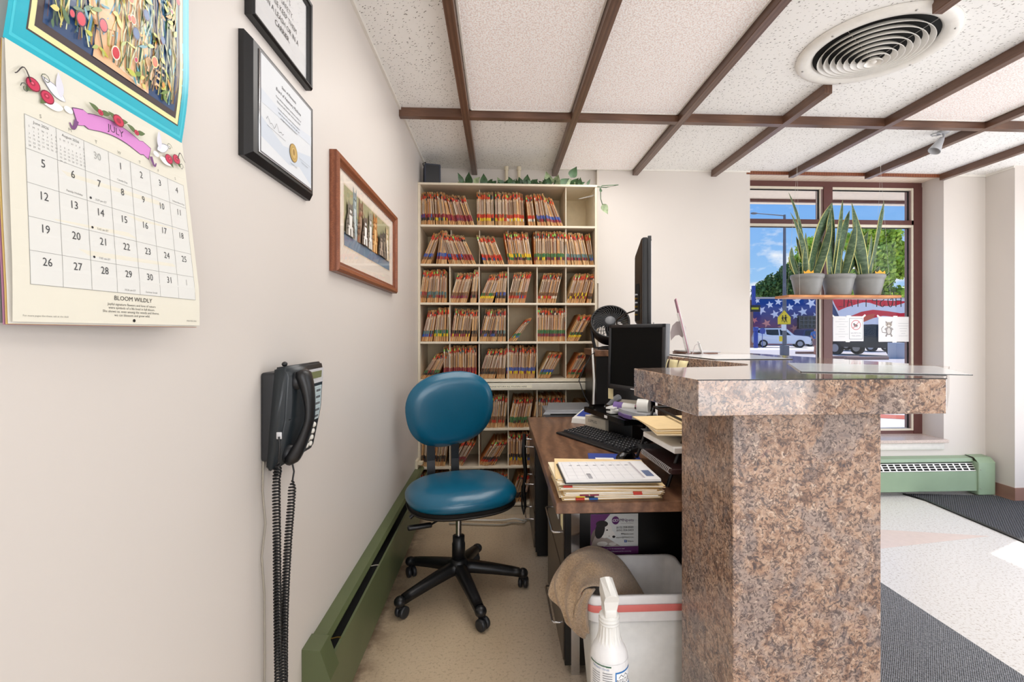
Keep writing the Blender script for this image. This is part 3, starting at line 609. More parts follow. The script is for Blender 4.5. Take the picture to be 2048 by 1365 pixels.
t = car('blue_car', 'blue car between the two papers taped to the window', 'car', (c4.x, 35, GZ+.004), PI/2+.3, 4.5, van, [[(-2.1, 1.1), (-1.9, 1.6), (-.9, 1.62), (-.9, 1.1)]], 'car_blue', (-1.5, 1.5))
for s in (-1, 1): MB().box(-2.36, s*.7-.14, .85, -2.28, s*.7+.14, 1.05).build('tail_light', 'tail_red', t)
# kerb stops
for k, (x0, x1, y) in enumerate(((1490, 1527, 696), (1592, 1640, 709), (1652, 1735, 713), (1690, 1795, 716))):
    Yk = {0: 43.0, 1: 30.0, 2: 24.3, 3: 23.4}[k]; a = P(x0, y, Yk); b_ = P(x1, y, Yk-.6)
    tag(MB().rbox(-(b_.x-a.x)/2, -.1, 0, (b_.x-a.x)/2, .1, .16, .03, 2).build('parking_kerb', 'cove_brown', loc=((a.x+b_.x)/2, Yk, GZ+.004)), ['concrete parking kerb in front of the white vehicle, at the left edge of the window', 'concrete parking kerb right of the lamp post base', 'long concrete kerb under the tail of the black pickup', 'nearest concrete kerb below the black pickup'][k], 'kerb')
# lamp post with school crossing sign
YP = 28.0; pb = P(1569, 706, YP); pt = P(1570, 430, YP)
lp = thing('street_lamp', 'tall grey street lamp post outside the window', 'street lamp', (pb.x, YP, GZ))
MB().cyl((0, 0, 0), (0, 0, pt.z-GZ), .13, 16, r1=.07).build('pole', 'pole_grey', lp)
MB().rbox(-.19, -.19, 0, .19, .19, .62, .03).build('base', 'pole_grey', lp)
ae = P(1512, 427, YP)
arm = MB().tube([(0, 0, pt.z-GZ-.05), (ae.x-pb.x, 0, ae.z-GZ)], [.035, .025], 8).build('arm', 'pole_grey', lp)
MB().sphere((ae.x-pb.x-.12, 0, ae.z-GZ), .22, 12, 8, sc=(1, .5, .3)).build('lamp_head', 'pole_grey', lp)
sg_ = P(1570, 636, YP-.25)
ss = thing('school_crossing_sign', 'yellow pentagon school crossing sign with two walking figures', 'sign', (sg_.x, YP-.16, sg_.z))
k = YP/950
MB().prism([(-13.5*k, -13.5*k), (13.5*k, -13.5*k), (13.5*k, 1*k), (0, 15.5*k), (-13.5*k, 1*k)], 0, .02, M=Matrix.Rotation(PI/2, 4, 'X')).build('panel', 'sign_yellow', ss)
dd = Draw(lambda u, v, h: (u*k, -.022-h*8, v*k), .0005)
for (ux, s) in ((-3.6, .85), (2.2, 1.0)):
    dd.ell(ux, 5.5*s-1, 1.5*s, 1.6*s, (14, 14, 14)); dd.poly([(ux-1.8*s, 3.4*s-1), (ux+1.8*s, 3.4*s-1), (ux+1.6*s, -3*s-1), (ux-1.6*s, -3*s-1)], (14, 14, 14))
    dd.line([(ux, -2.6*s-1), (ux-2.6*s, -8.5*s-1)], 1.3*s, (14, 14, 14)); dd.line([(ux, -2.6*s-1), (ux+3.0*s, -8.3*s-1)], 1.3*s, (14, 14, 14)); dd.line([(ux-1.2*s, 2.8*s-1), (ux-3.4*s, -1.5*s-1)], 1.0*s, (14, 14, 14)); dd.line([(ux+1*s, 2.8*s-1), (ux+3.6*s, 0)], 1.0*s, (14, 14, 14))
dd.line([(-13, -13), (13, -13)], .5, (14, 14, 14)); dd.line([(-13, .9), (0, 15), (13, .9)], .5, (14, 14, 14))
dd.mb.build('symbol', 'outdoor_paint', ss)
nz = P(1568, 655, YP-.2); tag(MB().box(nz.x-.13, YP-.17, nz.z-.2, nz.x+.16, YP-.145, nz.z+.2).build('pole_notice', 'plastic_white'), 'small white notice on the lamp post below the crossing sign', 'sign')
nz = P(1561.5, 678, YP-.2); tag(MB().rbox(nz.x-.08, YP-.26, nz.z-.16, nz.x+.08, YP-.14, nz.z+.16, .03).build('crossing_button_box', 'sign_yellow'), 'small yellow push button box low on the lamp post', 'button box')
MBp = P(1505, 640, 44); 
# parking payment post
pp_ = P(1511.5, 680, 42); tag(MB().rbox(-.16, -.12, 0, .16, .12, 1.5, .04).rbox(-.2, -.14, 1.5, .2, .14, 1.9, .06).build('payment_post', 'blue_plastic', loc=(pp_.x, 42, GZ)), 'blue parking payment post at the left edge of the window view', 'parking meter')
pp_ = P(1525, 658, 42.2); tag(MB().cyl((0, -.02, 1.55), (0, .02, 1.55), .28, 20).cyl((0, .03, 0), (0, .03, 1.5), .03, 8).build('round_blue_sign', 'blue_plastic', loc=(pp_.x, 42.2, GZ)), 'round blue sign behind the tail of the white vehicle', 'sign')
ub = P(1815, 712, 24); tag(MB().rbox(-.32, -.3, 0, .32, .3, .85, .02).build('utility_cabinet', 'pewter', loc=(ub.x-.1, 24.5, GZ)), 'pale grey utility cabinet at the lower right corner of the window view', 'cabinet')
# passer-by
def person():
    p = P(1631, 711, 29.5); t = thing('person', 'person in a blue shirt and orange shoes walking past the window post', 'person', (p.x, 29.5, GZ+.004))
    J = {'pel': (0, 0, .92, .15), 'wst': (0, 0, 1.08, .14), 'chs': (0, 0, 1.32, .16), 'nek': (0, -.01, 1.48, .06), 'hd': (0, -.02, 1.58, .095), 'hd2': (0, -.02, 1.68, .09),
         'sl': (-.19, 0, 1.40, .06), 'el': (-.25, .05, 1.14, .045), 'wl': (-.22, -.12, .95, .032), 'hl': (-.22, -.18, .89, .035), 'sr': (.19, 0, 1.40, .06), 'er': (.26, .06, 1.14, .045), 'wr': (.24, -.1, .93, .032), 'hr': (.24, -.16, .87, .035),
         'll': (-.10, 0, .84, .1), 'kl': (-.12, -.16, .48, .065), 'al': (-.12, -.05, .09, .04), 'fl': (-.12, -.20, .04, .035), 'lr': (.10, 0, .84, .1), 'kr': (.12, .06, .48, .065), 'ar': (.13, .24, .12, .04), 'fr': (.13, .10, .04, .035)}
    E = ['pel-wst', 'wst-chs', 'chs-nek', 'nek-hd', 'hd-hd2', 'chs-sl', 'sl-el', 'el-wl', 'wl-hl', 'chs-sr', 'sr-er', 'er-wr', 'wr-hr', 'pel-ll', 'll-kl', 'kl-al', 'al-fl', 'pel-lr', 'lr-kr', 'kr-ar', 'ar-fr']
    nm = list(J); me = bpy.data.meshes.new('body'); me.from_pydata([J[n][:3] for n in nm], [tuple(nm.index(q) for q in e_.split('-')) for e_ in E], [])
    me.materials.append(MATS['skin']); o = bpy.data.objects.new('body', me); COL.objects.link(o); o.parent = t
    o.modifiers.new('s', 'SKIN'); o.modifiers.new('u', 'SUBSURF').levels = 1
    for v, n in zip(me.skin_vertices[0].data, nm): v.radius = (J[n][3],)*2; v.use_root = (n == 'pel')
    MB().lathe([(.15, 0), (.175, .12), (.17, .3), (.21, .44), (.2, .52), (.08, .56)], 20, M=T(0, 0, .92) @ Matrix.Diagonal((1.05, .8, 1, 1))).tube([(-.2, 0, 1.41), (-.25, .04, 1.2)], .075, 10).tube([(.2, 0, 1.41), (.26, .05, 1.2)], .075, 10).build('shirt', 'shirt_blue', t)
    MB().lathe([(.17, .2), (.18, .08), (.17, 0)], 20, M=T(0, 0, .78) @ Matrix.Diagonal((1.1, .85, 1, 1))).tube([(-.1, -.01, .86), (-.12, -.11, .55)], [.115, .1], 12).tube([(.1, .01, .86), (.12, .05, .55)], [.115, .1], 12).build('shorts', 'shorts_tan', t)
    MB().sphere((0, .0, 1.67), .115, 14, 8, sc=(1, 1.05, .85)).build('hair', 'hair_dark', t)
    for x, y, z in ((-.12, -.14, .05), (.13, .16, .06)): MB().sphere((x, y, z), .1, 12, 8, sc=(.55, 1.3, .5)).build('shoe', 'orange_shoe', t)
person()
# trees
def tree(name, label, loc, blobs, n, ls, mat, trunk, ex=.35):
    t = thing(name, label, 'tree', loc); rnd = random.Random(name+label); b = MB(); tot = sum(q[3]**2 for q in blobs)
    for (x, y, z, r, sq) in blobs:
        for i in range(int(n*r*r/tot)):
            d = Vector((rnd.gauss(0, 1), rnd.gauss(0, 1), rnd.gauss(0, 1))).normalized(); rr = r*(rnd.random()**.5)*rnd.choice([1, 1, 1.25])
            c = Vector((x, y, z))+Vector((d.x*rr, d.y*rr, d.z*rr*sq)); q = Vector((rnd.gauss(0, 1), rnd.gauss(0, 1), rnd.gauss(0, 1))).normalized(); u = q.orthogonal().normalized(); w_ = q.cross(u); L = ls*(.6+rnd.random()*.8)
            b.add([c-u*L*.5, c+w_*L*.32, c+u*L*.5, c-w_*L*.32], [(0, 1, 2, 3)])
    b.build('foliage', mat, t)
    for (p, q, r0, r1) in trunk: MB().tube([p, tuple((Vector(p)+Vector(q))/2+Vector((.15, 0, 0))), q], [r0, (r0+r1)/2, r1], 8).build('branch' if r0 < .25 else 'trunk', 'bark', t)
q = P(1748, 597, 64); k = 64/950
tree('leafy_tree', 'tall bright green leafy tree behind the right part of the mural building', (q.x, 64, GZ),
     [((x-1748)*k, random.uniform(-1, 1), (666-y)*k*1.0+1.38, r*k, .8) for x, y, r in [(1700, 480, 22), (1722, 470, 24), (1745, 462, 20), (1768, 470, 22), (1790, 488, 20), (1802, 510, 17), (1812, 488, 12), (1750, 500, 32), (1720, 510, 26), (1775, 520, 26), (1795, 540, 16), (1740, 545, 30), (1712, 560, 26), (1765, 565, 24), (1785, 590, 22), (1815, 600, 14), (1700, 590, 20), (1740, 592, 24)]],
     16000, .62, 'tree_leaf_light', [((0, 0, 0), (0, 0, 7), .4, .3), ((0, 0, 6), (3, 0, 11), .22, .1), ((0, 0, 6), (-3, 0, 10), .2, .1)])
q = P(1640, 597, 70); k = 70/950
tree('leafy_tree', 'mid green leafy tree behind the mural building, half hidden by the first snake plant', (q.x, 70, GZ),
     [((x-1640)*k, 0, (666-y)*k+1.38, r*k, .9) for x, y, r in [(1612, 492, 18), (1630, 482, 16), (1600, 520, 20), (1625, 530, 30), (1650, 520, 24), (1610, 565, 28), (1645, 570, 28), (1670, 560, 22)]], 7000, .6, 'tree_leaf_light', [((0, 0, 0), (0, 0, 8), .4, .3)])
q = P(1560, 597, 60); k = 60/950
tree('dense_tree', 'dense dark green tree behind the stars end of the mural building', (q.x, 60, GZ),
     [((x-1560)*k, 0, (666-y)*k+1.38, r*k, .85) for x, y, r in [(1520, 582, 16), (1535, 572, 18), (1550, 562, 18), (1568, 560, 18), (1580, 545, 20), (1596, 540, 18), (1560, 582, 20), (1590, 575, 22), (1608, 560, 20), (1525, 598, 14), (1510, 592, 8)]], 9000, .5, 'tree_leaf_dark', [((0, 0, 0), (0, 0, 5), .4, .3)])
# ================================================================== ON THE LEFT WALL
def wall_fn(x0):                       # u runs along +Y, v is height, h stands off the wall
    return lambda u, v, h: (x0+h, u, v)
# ---- calendar
def calendar():
    t = thing('wall_calendar', 'open wall calendar with a turquoise bordered picture above a July page', 'calendar', (WX, 0.67, 1.54))
    L = Vector((WX, 0.67, 1.54)); Y0, Y1, ZF, ZB, ZT = 0.532, 0.816, 1.546, 1.243, 1.87
    def low(u, v, h):                 # lower page hangs slightly off the wall
        f = (ZF-v)/(ZF-ZB); uu = (u-Y0)/(Y1-Y0); return (WX+0.017+(.008+.020*uu)*min(1, f*1.2)+h-L.x, u-L.y, v-L.z)
    def up(u, v, h):
        f = (v-ZF)/(ZT-ZF); return (WX+0.016+0.012*math.sin(min(1, f*2.2)*PI*0.6)+h-L.x, u-L.y, v-L.z)
    d = Draw(low)
    def strip(y0, y1, z0, z1, col, n=10):
        d.h += d.step
        for i in range(n):
            a, b = z0+(z1-z0)*i/n, z0+(z1-z0)*(i+1)/n
            d.mb.add([low(y0, a, d.h), low(y1, a, d.h), low(y1, b, d.h), low(y0, b, d.h)], [(0, 1, 2, 3)], 0, lin(col))
    strip(Y0, Y1, ZB, ZF, (230, 226, 210))
    g0, g1, gz0, gz1 = Y0+0.018, Y1-0.010, 1.285, 1.473
    strip(g0, g1, gz0, gz1, (226, 226, 221))
    cw = (g1-g0)/7; rh = (gz1-gz0)/5; gl = (150, 150, 146)
    for i in range(8): d.line([(g0+cw*i, gz0+(gz1-gz0)*k/8) for k in range(9)], .0005, gl, lift=(i == 0))
    for i in range(6): d.line([(g0, gz0+rh*i), (g1, gz0+rh*i)], .0005, gl, lift=False)
    days = [[None, None, '30', '1', '2', '3', '4']]+[[str(5+7*r+k) for k in range(7)] for r in range(4)]; days[4][6] = '1'
    days[4] = ['26', '27', '28', '29', '30', '31', '1']
    d.h += d.step
    for r, row in enumerate(days):
        for k, s in enumerate(row):
            if s: d.text(s, g0+cw*(k+.52), gz1-rh*r-rh*.46+(.002 if r else 0), .0135, (176, 176, 172) if (r, k) in ((0, 2), (4, 6)) else (64, 64, 66), sx=.85, lift=False)
    for k, s in enumerate('SMTWTFS'): d.text(s, g0+cw*(k+.5), gz1+.0035, .006, (150, 150, 140), lift=False)
    for k, (ttl, off, nd) in enumerate((('June 2026', 1, 30), ('August 2026', 6, 31))):
        d.text(ttl, g0+cw*(k+.5), gz1-.0065, .0045, (120, 120, 118), lift=False)
        for q in range(7): d.text('SMTWTFS'[q], g0+cw*k+.0045+q*.0052, gz1-.0125, .0032, (150, 150, 148), lift=False)
        for q in range(nd):
            j = q+off; d.text(str(q+1), g0+cw*k+.0045+(j % 7)*.0052, gz1-.0168-(j//7)*.0043, .0030, (150, 150, 148), lift=False)
    for (k, r, s) in ((3, 0, 'Canada Day'), (1, 1, 'Family Holiday'), (2, 1, '2:29 pm ET'), (2, 2, '5:43 am ET'), (2, 3, '7:05 am ET'), (3, 4, '10:36 am ET'), (4, 4, 'Summer break'), (6, 0, 'Independence Day')):
        d.text(s, g0+cw*(k+.55), gz1-rh*(r+1)+.0035, .0036, (130, 130, 128), lift=False)
    for r in (1, 2, 3): d.ell(g0+cw*2.14, gz1-rh*(r+1)+.0048, .0016, .0016, (40, 40, 42), n=8, lift=False)
    d.text('BLOOM WILDLY', (Y0+Y1)/2+.012, 1.2745, .0085, (50, 46, 46), lift=False)
    for i, s in enumerate(('Joyful signature flowers and love of nature', 'were symbols of a life lived in full bloom.', 'She shows us, even among the weeds and thorns,', 'we can blossom and grow wild.')):
        d.text(s, (Y0+Y1)/2+.010, 1.2675-i*.0048, .0046, (90, 88, 84), lift=False)
    d.text('For more pages like these, ask at the desk', Y0+.01, 1.249, .003, (150, 148, 140), 'l', lift=False); d.text('PRINTED 2026', Y1-.008, 1.249, .0035, (150, 148, 140), 'r', lift=False)
    d.ell((Y0+Y1)/2+.012, 1.2478, .0022, .0022, (26, 22, 18))
    # rose garland, doves and ribbon with the month
    cy = (Y0+Y1)/2; z0 = 1.506
    def rib(pts, w, c): d.line(pts, w, c)
    rib([(cy-.062+i*.0062, z0+.014*math.cos((i-10)*.155)-.012+ (0.004 if i < 3 or i > 17 else 0)) for i in range(21)], .0205, (92, 50, 96))
    rib([(cy-.061+i*.0061, z0+.014*math.cos((i-10)*.155)-.012+ (0.004 if i < 3 or i > 17 else 0)) for i in range(21)], .019, (218, 140, 208))
    d.text('JULY', cy, z0-.0035, .013, (66, 30, 66)); 
    for s in (-1, 1):
        d.line([(cy+s*(.060+.0012*i), z0-.012-.012*math.sin(i*.32)) for i in range(9)], [.006-.0005*i for i in range(9)], (120, 70, 126))
        d.leaf(cy+s*.074, z0+.004, .034, .013, (PI-.7 if s < 0 else .7)-.2*s, (150, 150, 170)); d.leaf(cy+s*.0745, z0+.004, .032, .0115, (PI-.7 if s < 0 else .7)-.2*s, (244, 244, 248))
        d.leaf(cy+s*.080, z0+.006, .030, .010, (PI-1.5 if s < 0 else 1.5), (226, 226, 238)); d.ell(cy+s*.071, z0-.004, .006, .004, (240, 240, 246)); d.leaf(cy+s*.078, z0-.006, .026, .010, (PI+.2 if s < 0 else -.2), (250, 250, 252))
        for (u, v, r) in ((.098, -.002, .0085), (.115, .004, .0085)):
            d.leaf(cy+s*u, z0+v, .014, .007, s*(-.9)+(PI if s < 0 else 0), (92, 112, 62)); d.ell(cy+s*u, z0+v, r, r*.9, (128, 24, 52)); d.ell(cy+s*u, z0+v, r*.85, r*.75, (206, 44, 84)); d.ell(cy+s*(u+.001), z0+v+.001, r*.4, r*.35, (170, 28, 62)); d.ell(cy+s*(u+.001), z0+v+.001, r*.18, r*.15, (232, 96, 124))
        d.line([(cy+s*(.118+.0022*i), z0+.005+.009*math.sin(i*.55)+.0012*i) for i in range(9)], [.0018-.0001*i for i in range(9)], (56, 48, 48))
        d.line([(cy+s*(.125+.005*math.cos(i*.7)*(1-i*.07)), z0-.005+.006*math.sin(i*.7)*(1-i*.07)) for i in range(11)], .0009, (66, 70, 60))
        d.line([(cy+s*(.100+.006*math.cos(i*.7)*(1-i*.07)), z0+.018+.006*math.sin(i*.7)*(1-i*.07)) for i in range(11)], .0009, (86, 96, 70))
    for (u, v, r) in ((0, .0145, .0095), (-.030, .012, .0045), (.030, .011, .0045)):
        d.leaf(cy+u, z0+v, .018, .007, .3, (92, 112, 62)); d.leaf(cy+u, z0+v, .018, .007, PI-.3, (92, 112, 62)); d.ell(cy+u, z0+v, r, r*.85, (136, 24, 52)); d.ell(cy+u, z0+v, r*.85, r*.7, (208, 40, 78)); d.ell(cy+u, z0+v, r*.4, r*.35, (160, 24, 56))
    d.mb.build('july_page', 'printed_paper', t)
    # picture page: invented garden figure among stems
    d = Draw(up, .00010); rnd = random.Random(5)
    def ustrip(y0, y1, z0, z1, col, n=12):
        d.h += d.step
        for i in range(n):
            a, b = z0+(z1-z0)*i/n, z0+(z1-z0)*(i+1)/n
            d.mb.add([up(y0, a, d.h), up(y1, a, d.h), up(y1, b, d.h), up(y0, b, d.h)], [(0, 1, 2, 3)], 0, lin(col))
    ustrip(Y0-.001, Y1, ZF, ZT, (24, 186, 208)); ustrip(Y0+.004, Y1-.005, ZF+.006, ZT, (64, 204, 222)); ustrip(Y0+.007, Y1-.008, ZF+.010, ZT, (30, 184, 206))
    ustrip(Y0+.020, Y1-.015, ZF+.022, ZT, (70, 60, 54)); ustrip(Y0+.022, Y1-.0165, ZF+.024, ZT, (238, 240, 176)); ustrip(Y0+.028, Y1-.023, ZF+.031, ZT, (66, 52, 54)); 
    A0, A1, B0 = Y0+.036, Y1-.028, ZF+.040
    ustrip(A0, A1, B0, ZT, (44, 74, 118)); 
    S = lambda u, v: (A0+(A1-A0)*u, B0+(ZT-B0)*v)
    cl = [(120, 178, 210), (150, 204, 214), (96, 140, 90), (150, 150, 70), (58, 108, 150), (196, 186, 96), (70, 120, 110), (214, 206, 150), (38, 92, 140), (180, 130, 70)]
    for i in range(80):
        u0 = rnd.random(); am = rnd.uniform(-.05, .05); ph = rnd.random()*6; lo = rnd.uniform(-.0, .3); hi = rnd.uniform(.55, 1)
        pts = [S(min(.985, max(.015, u0+am*math.sin(ph+k*.6))), lo+(hi-lo)*k/12) for k in range(13)]
        d.line(pts, [rnd.uniform(.0015, .0042)]*13, rnd.choice(cl), lift=(i % 8 == 0))
    pch = (246, 196, 150); pk2 = (250, 222, 190)
    d.poly([S(.30, 0), S(.74, 0), S(.70, .22), S(.66, .45), S(.60, .60), S(.42, .60), S(.36, .45), S(.31, .22)], pch); d.poly([S(.46, .03), S(.72, 0), S(.66, .5), S(.5, .62)], pk2)
    d.poly([S(.47, .58), S(.56, .58), S(.56, .72), S(.47, .72)], pch); d.ell(*S(.51, .80), .030, .038, (248, 204, 170)); d.ell(*S(.545, .80), .018, .034, (244, 170, 190)); d.ell(*S(.50, .755), .006, .0045, (200, 30, 60))
    d.line([S(.22, .30), S(.30, .16), S(.44, .20)], [.008, .016, .012], (240, 180, 120)); d.line([S(.78, .06), S(.70, .16), S(.64, .10)], [.010, .014, .010], (250, 214, 176))
    for q in range(4): d.line([S(.24-.02*q, .34+.05*q*.3), S(.15-.025*q+.02, .48+.03*q)], .0035, (246, 216, 186), lift=False); d.line([S(.70, .08+.03*q), S(.86, .07+.036*q)], .0035, (248, 206, 166), lift=False)
    for i in range(60):
        u0 = rnd.random(); am = rnd.uniform(-.06, .06); ph = rnd.random()*6
        d.line([S(min(.99, max(.01, u0+am*math.sin(ph+k*.9))), min(.99, .02+rnd.random()*.02+k*.08)) for k in range(rnd.randint(5, 12))], rnd.uniform(.0009, .0022), rnd.choice([(70, 96, 60), (214, 206, 120), (86, 46, 50), (150, 120, 60), (50, 80, 60), (220, 226, 180)]), lift=(i % 8 == 0))
    for i in range(150):
        u, v = S(.02+rnd.random()*.94, .02+rnd.random()*.9); d.leaf(u, v, rnd.uniform(.008, .020), rnd.uniform(.003, .0075), rnd.random()*6.28, rnd.choice([(206, 210, 90), (120, 150, 70), (232, 220, 130), (84, 120, 80), (232, 160, 60), (90, 160, 176), (188, 200, 120)]), lift=(i % 10 == 0))
    for i in range(46):
        u, v = S(.05+rnd.random()*.9, .03+rnd.random()*.9); r = rnd.uniform(.0022, .006)
        d.ell(u, v, r*1.25, r*1.6, rnd.choice([(240, 226, 140), (60, 40, 70), (250, 240, 220)]), n=12, lift=(i % 8 == 0)); d.ell(u, v, r, r*1.3, rnd.choice([(214, 40, 60), (226, 70, 90), (232, 96, 40), (200, 30, 90), (40, 90, 150)]), n=12)
    d.mb.build('picture_page', 'printed_gloss', t)
    # the pages below, curling out on the near side, and the wire binding
    for i, (c_, dy, dz) in enumerate((('page_white', -.002, -.0022), ('page_ochre', -.003, -.0028), ('page_mauve', -.0045, -.0034), ('page_grey', -.007, -.0015))):
        pm = {'page_mauve': (176, 124, 150), 'page_ochre': (220, 190, 120), 'page_grey': (120, 118, 112), 'page_white': (226, 222, 214)}[c_]
        if c_ not in MATS: plain(c_, pm, .6)
        b = MB(); o_ = .0012+.0011*i; vs = []; 
        for k in range(9):
            f = k/8; z = ZF-(ZF-ZB)*f+dz*f; x = WX+.0160+.009*min(1, f*1.2)-o_*1.2+.019*(0)
            for q in range(5):
                uu = q/4; vs.append((x+.018*uu*min(1, f*1.2)-L.x-(.004*(1-uu)**3)*math.sin(PI*f*.9), Y0+dy*min(1, f*3)+(Y1-Y0-dy*1.2)*uu-L.y, z-L.z))
        b.add(vs, [(k*5+q, k*5+q+1, (k+1)*5+q+1, (k+1)*5+q) for k in range(8) for q in range(4)], 0, None, True)
        b.build('under_page', c_, t)
calendar()

# ---- picture frames
def frame(name, label, cat, y0, y1, z0, z1, fw, depth, mat, art, mats_art, bev=.004, glass=True):
    t = thing(name, label, cat, (WX+.0005, (y0+y1)/2, (z0+z1)/2)); hy, hz = (y1-y0)/2, (z1-z0)/2; f = MB()
    prof = [(0, 0), (0, depth*.75), (fw*.22, depth), (fw*.55, depth*.92), (fw*.7, depth*.72), (fw, depth*.55), (fw, 0)]
    cs = [(-hy, -hz), (hy, -hz), (hy, hz), (-hy, hz)]; n = len(prof); vs = []
    for (cy, cz) in cs:
        sy, sz = (1 if cy < 0 else -1), (1 if cz < 0 else -1)
        for a, x in prof: vs.append((x, cy+sy*a, cz+sz*a))
    for i in range(4):
        j = (i+1) % 4
        for k in range(n-1): f.add([vs[i*n+k], vs[j*n+k], vs[j*n+k+1], vs[i*n+k+1]], [(0, 1, 2, 3)])
    f.build('frame', mat, t)
    d = Draw(lambda u, v, h: (depth*.35+h, u, v)); art(d, hy-fw*.98, hz-fw*.98); d.mb.build('picture', mats_art, t)
    if glass: MB().box(depth*.35+.0035, -hy+fw*.9, -hz+fw*.9, depth*.35+.0045, hy-fw*.9, hz-fw*.9).build('glass', 'window_glass', t)
    return t
def art_notice(d, a, b):
    d.rect(-a, -b, a, b, (244, 244, 244))
    for i, s in enumerate(['IF YOU LOVE', "THEM, IT'S", 'TRUE SAFETY,', 'PLEASE KEEP THEM', 'ON A LEASH OR IN A', 'CARRIER.']): d.text(s, 0, .095-i*.0245-.035, .0185, (30, 30, 32), sx=1.05)
frame('framed_notice', 'black framed leash or carrier notice cut by the top of the photo', 'framed sign', 1.041, 1.364, 1.912, 2.155, .017, .020, 'black_plastic', art_notice, 'printed_paper')
def plaque():
    t = thing('diploma_plaque', 'diploma with a gold seal on a black wall plaque below the notice', 'framed diploma', (WX+.0005, 1.190, 1.734)); hy, hz = .173, .132
    bm = bmesh.new(); bmesh.ops.create_cube(bm, size=1)
    for p in bm.verts: p.co = Vector(((p.co.x+.5)*.024, p.co.y*2*hy, p.co.z*2*hz))
    es = [e_ for e_ in bm.edges if all(v.co.x > .02 for v in e_.verts)]; bmesh.ops.bevel(bm, geom=es, offset=.013, segments=4, profile=.25, affect='EDGES')
    MB().bm(bm).build('board', 'black_plastic', t)
    d = Draw(lambda u, v, h: (.0262+h, u+.004, v)); a, b = .137, .107
    d.rect(-a-.004, -b-.004, a+.004, b+.004, (150, 148, 150)); d.rect(-a-.0015, -b-.0015, a+.0015, b+.0015, (60, 60, 64)); d.rect(-a, -b, a, b, (222, 225, 228))
    d.poly([(-a, -.03), (-.03, -.055), (a, -.02), (a, -b), (-a, -b)], (206, 214, 224)); d.poly([(-a, -.075), (.0, -.09), (.06, -.075), (a, -.10), (a, -b), (-a, -b)], (224, 227, 230)); d.poly([(-a, .03), (0, .018), (a, .035), (a, .01), (-a, .0)], (214, 220, 228))
    k = (40, 40, 46)
    for s, v, sz in (('State of Minnesota', .078, .0105), ('Board of Veterinary Medicine', .060, .0115), ('Know all that having given satisfactory evidence of', .044, .0068), ('fitness and skill the holder of this licence DVM', .034, .0068), ('is hereby authorised to practise veterinary medicine', .020, .0058), ('under the laws of the state with all the rights and', .011, .0058), ('privileges that belong to the profession.', .002, .0058)):
        d.text(s, 0, v, sz, k, shear=.28)
    d.line([(-.115+.006*i, -.028+.010*math.sin(i*1.35)*math.cos(i*.4)) for i in range(15)], .0009, k); d.line([(-.112, -.040), (-.02, -.040)], .0005, k, False)
    d.ell(.024, -.052, .0225, .0225, (150, 118, 52), n=40); d.ell(.024, -.052, .0205, .0205, (196, 162, 88), n=40); d.ell(.024, -.052, .0150, .0150, (168, 136, 66), n=32); d.ell(.024, -.052, .0135, .0135, (206, 174, 104), n=32); d.ell(.024, -.050, .006, .008, (160, 126, 60))
    d.text('License No. 10263', .024, -.084, .005, k); d.line([(.055, -.052), (.125, -.052)], .0005, (120, 120, 120), False); d.text('President of the Board', .09, -.060, .0045, (110, 110, 112))
    d.mb.build('diploma', 'printed_paper', t)
    MB().rbox(.0235, -a-.002, -b-.005, .0262, a+.010, b+.005, .0006, 1).build('chrome_backing', 'chrome', t)
plaque()
def art_cats(d, a, b):
    d.rect(-a, -b, a, b, (243, 230, 216)); A, B = a-.075, b-.055; o = .012
    d.rect(-A-.006, -B-.006+o, A+.006, B+.006+o, (232, 214, 190)); d.rect(-A, -B+o, A, B+o, (176, 172, 134)); d.rect(-A, -B+o, A, -B*.1+o, (166, 158, 122), lift=True); d.rect(-A, -B+o, A, -B+.045+o, (118, 142, 164)); d.rect(-A, -B+.045+o, A, -B+.05+o, (220, 222, 216))
    zb = -B+.040+o
    cats = [(-.285, .12, .050, (120, 112, 100), (226, 222, 214)), (-.215, .185, .036, (150, 170, 172), (214, 226, 226)), (-.140, .165, .046, (140, 104, 80), (190, 156, 130)), (-.105, .115, .046, (108, 92, 80), (238, 234, 228)), (-.02, .15, .036, (150, 140, 124), (240, 238, 232)), (.065, .16, .050, (202, 138, 74), (232, 190, 130)), (.140, .10, .048, (96, 86, 76), (180, 160, 140)), (.205, .12, .050, (88, 80, 72), (140, 126, 108)), (.275, .155, .036, (206, 180, 140), (240, 232, 216))]
    for (u, h, w, c, c2) in sorted(cats, key=lambda q: -q[1]):
        d.poly([(u-w, zb), (u+w, zb), (u+w*.95, zb+h*.35), (u+w*.55, zb+h*.68), (u-w*.55, zb+h*.68), (u-w*.95, zb+h*.35)], c)
        d.ell(u, zb+h*.78, w*.62, h*.17, c); 
        for s in (-1, 1): d.poly([(u+s*w*.58, zb+h*.82), (u+s*w*.50, zb+h*1.05), (u+s*w*.12, zb+h*.90)], c); d.ell(u+s*w*.26, zb+h*.80, w*.10, h*.022, (36, 34, 26)); d.line([(u+s*w*.30, zb+h*.3), (u+s*w*.30, zb+.002)], w*.36, c2)
        d.poly([(u-w*.35, zb+h*.62), (u+w*.35, zb+h*.62), (u+w*.22, zb+h*.22), (u-w*.22, zb+h*.22)], c2); d.ell(u, zb+h*.73, w*.20, h*.05, c2)
        for q in range(3): d.line([(u-w*.85, zb+h*(.18+.13*q)), (u-w*.45, zb+h*(.22+.13*q))], .0035, tuple(int(x*.6) for x in c), lift=False); d.line([(u+w*.85, zb+h*(.18+.13*q)), (u+w*.45, zb+h*(.22+.13*q))], .0035, tuple(int(x*.6) for x in c), lift=False)
frame('framed_cat_picture', 'wide oak framed picture of nine sitting cats', 'picture', 1.548, 2.440, 1.430, 1.820, .036, .030, 'frame_oak', art_cats, 'printed_paper')

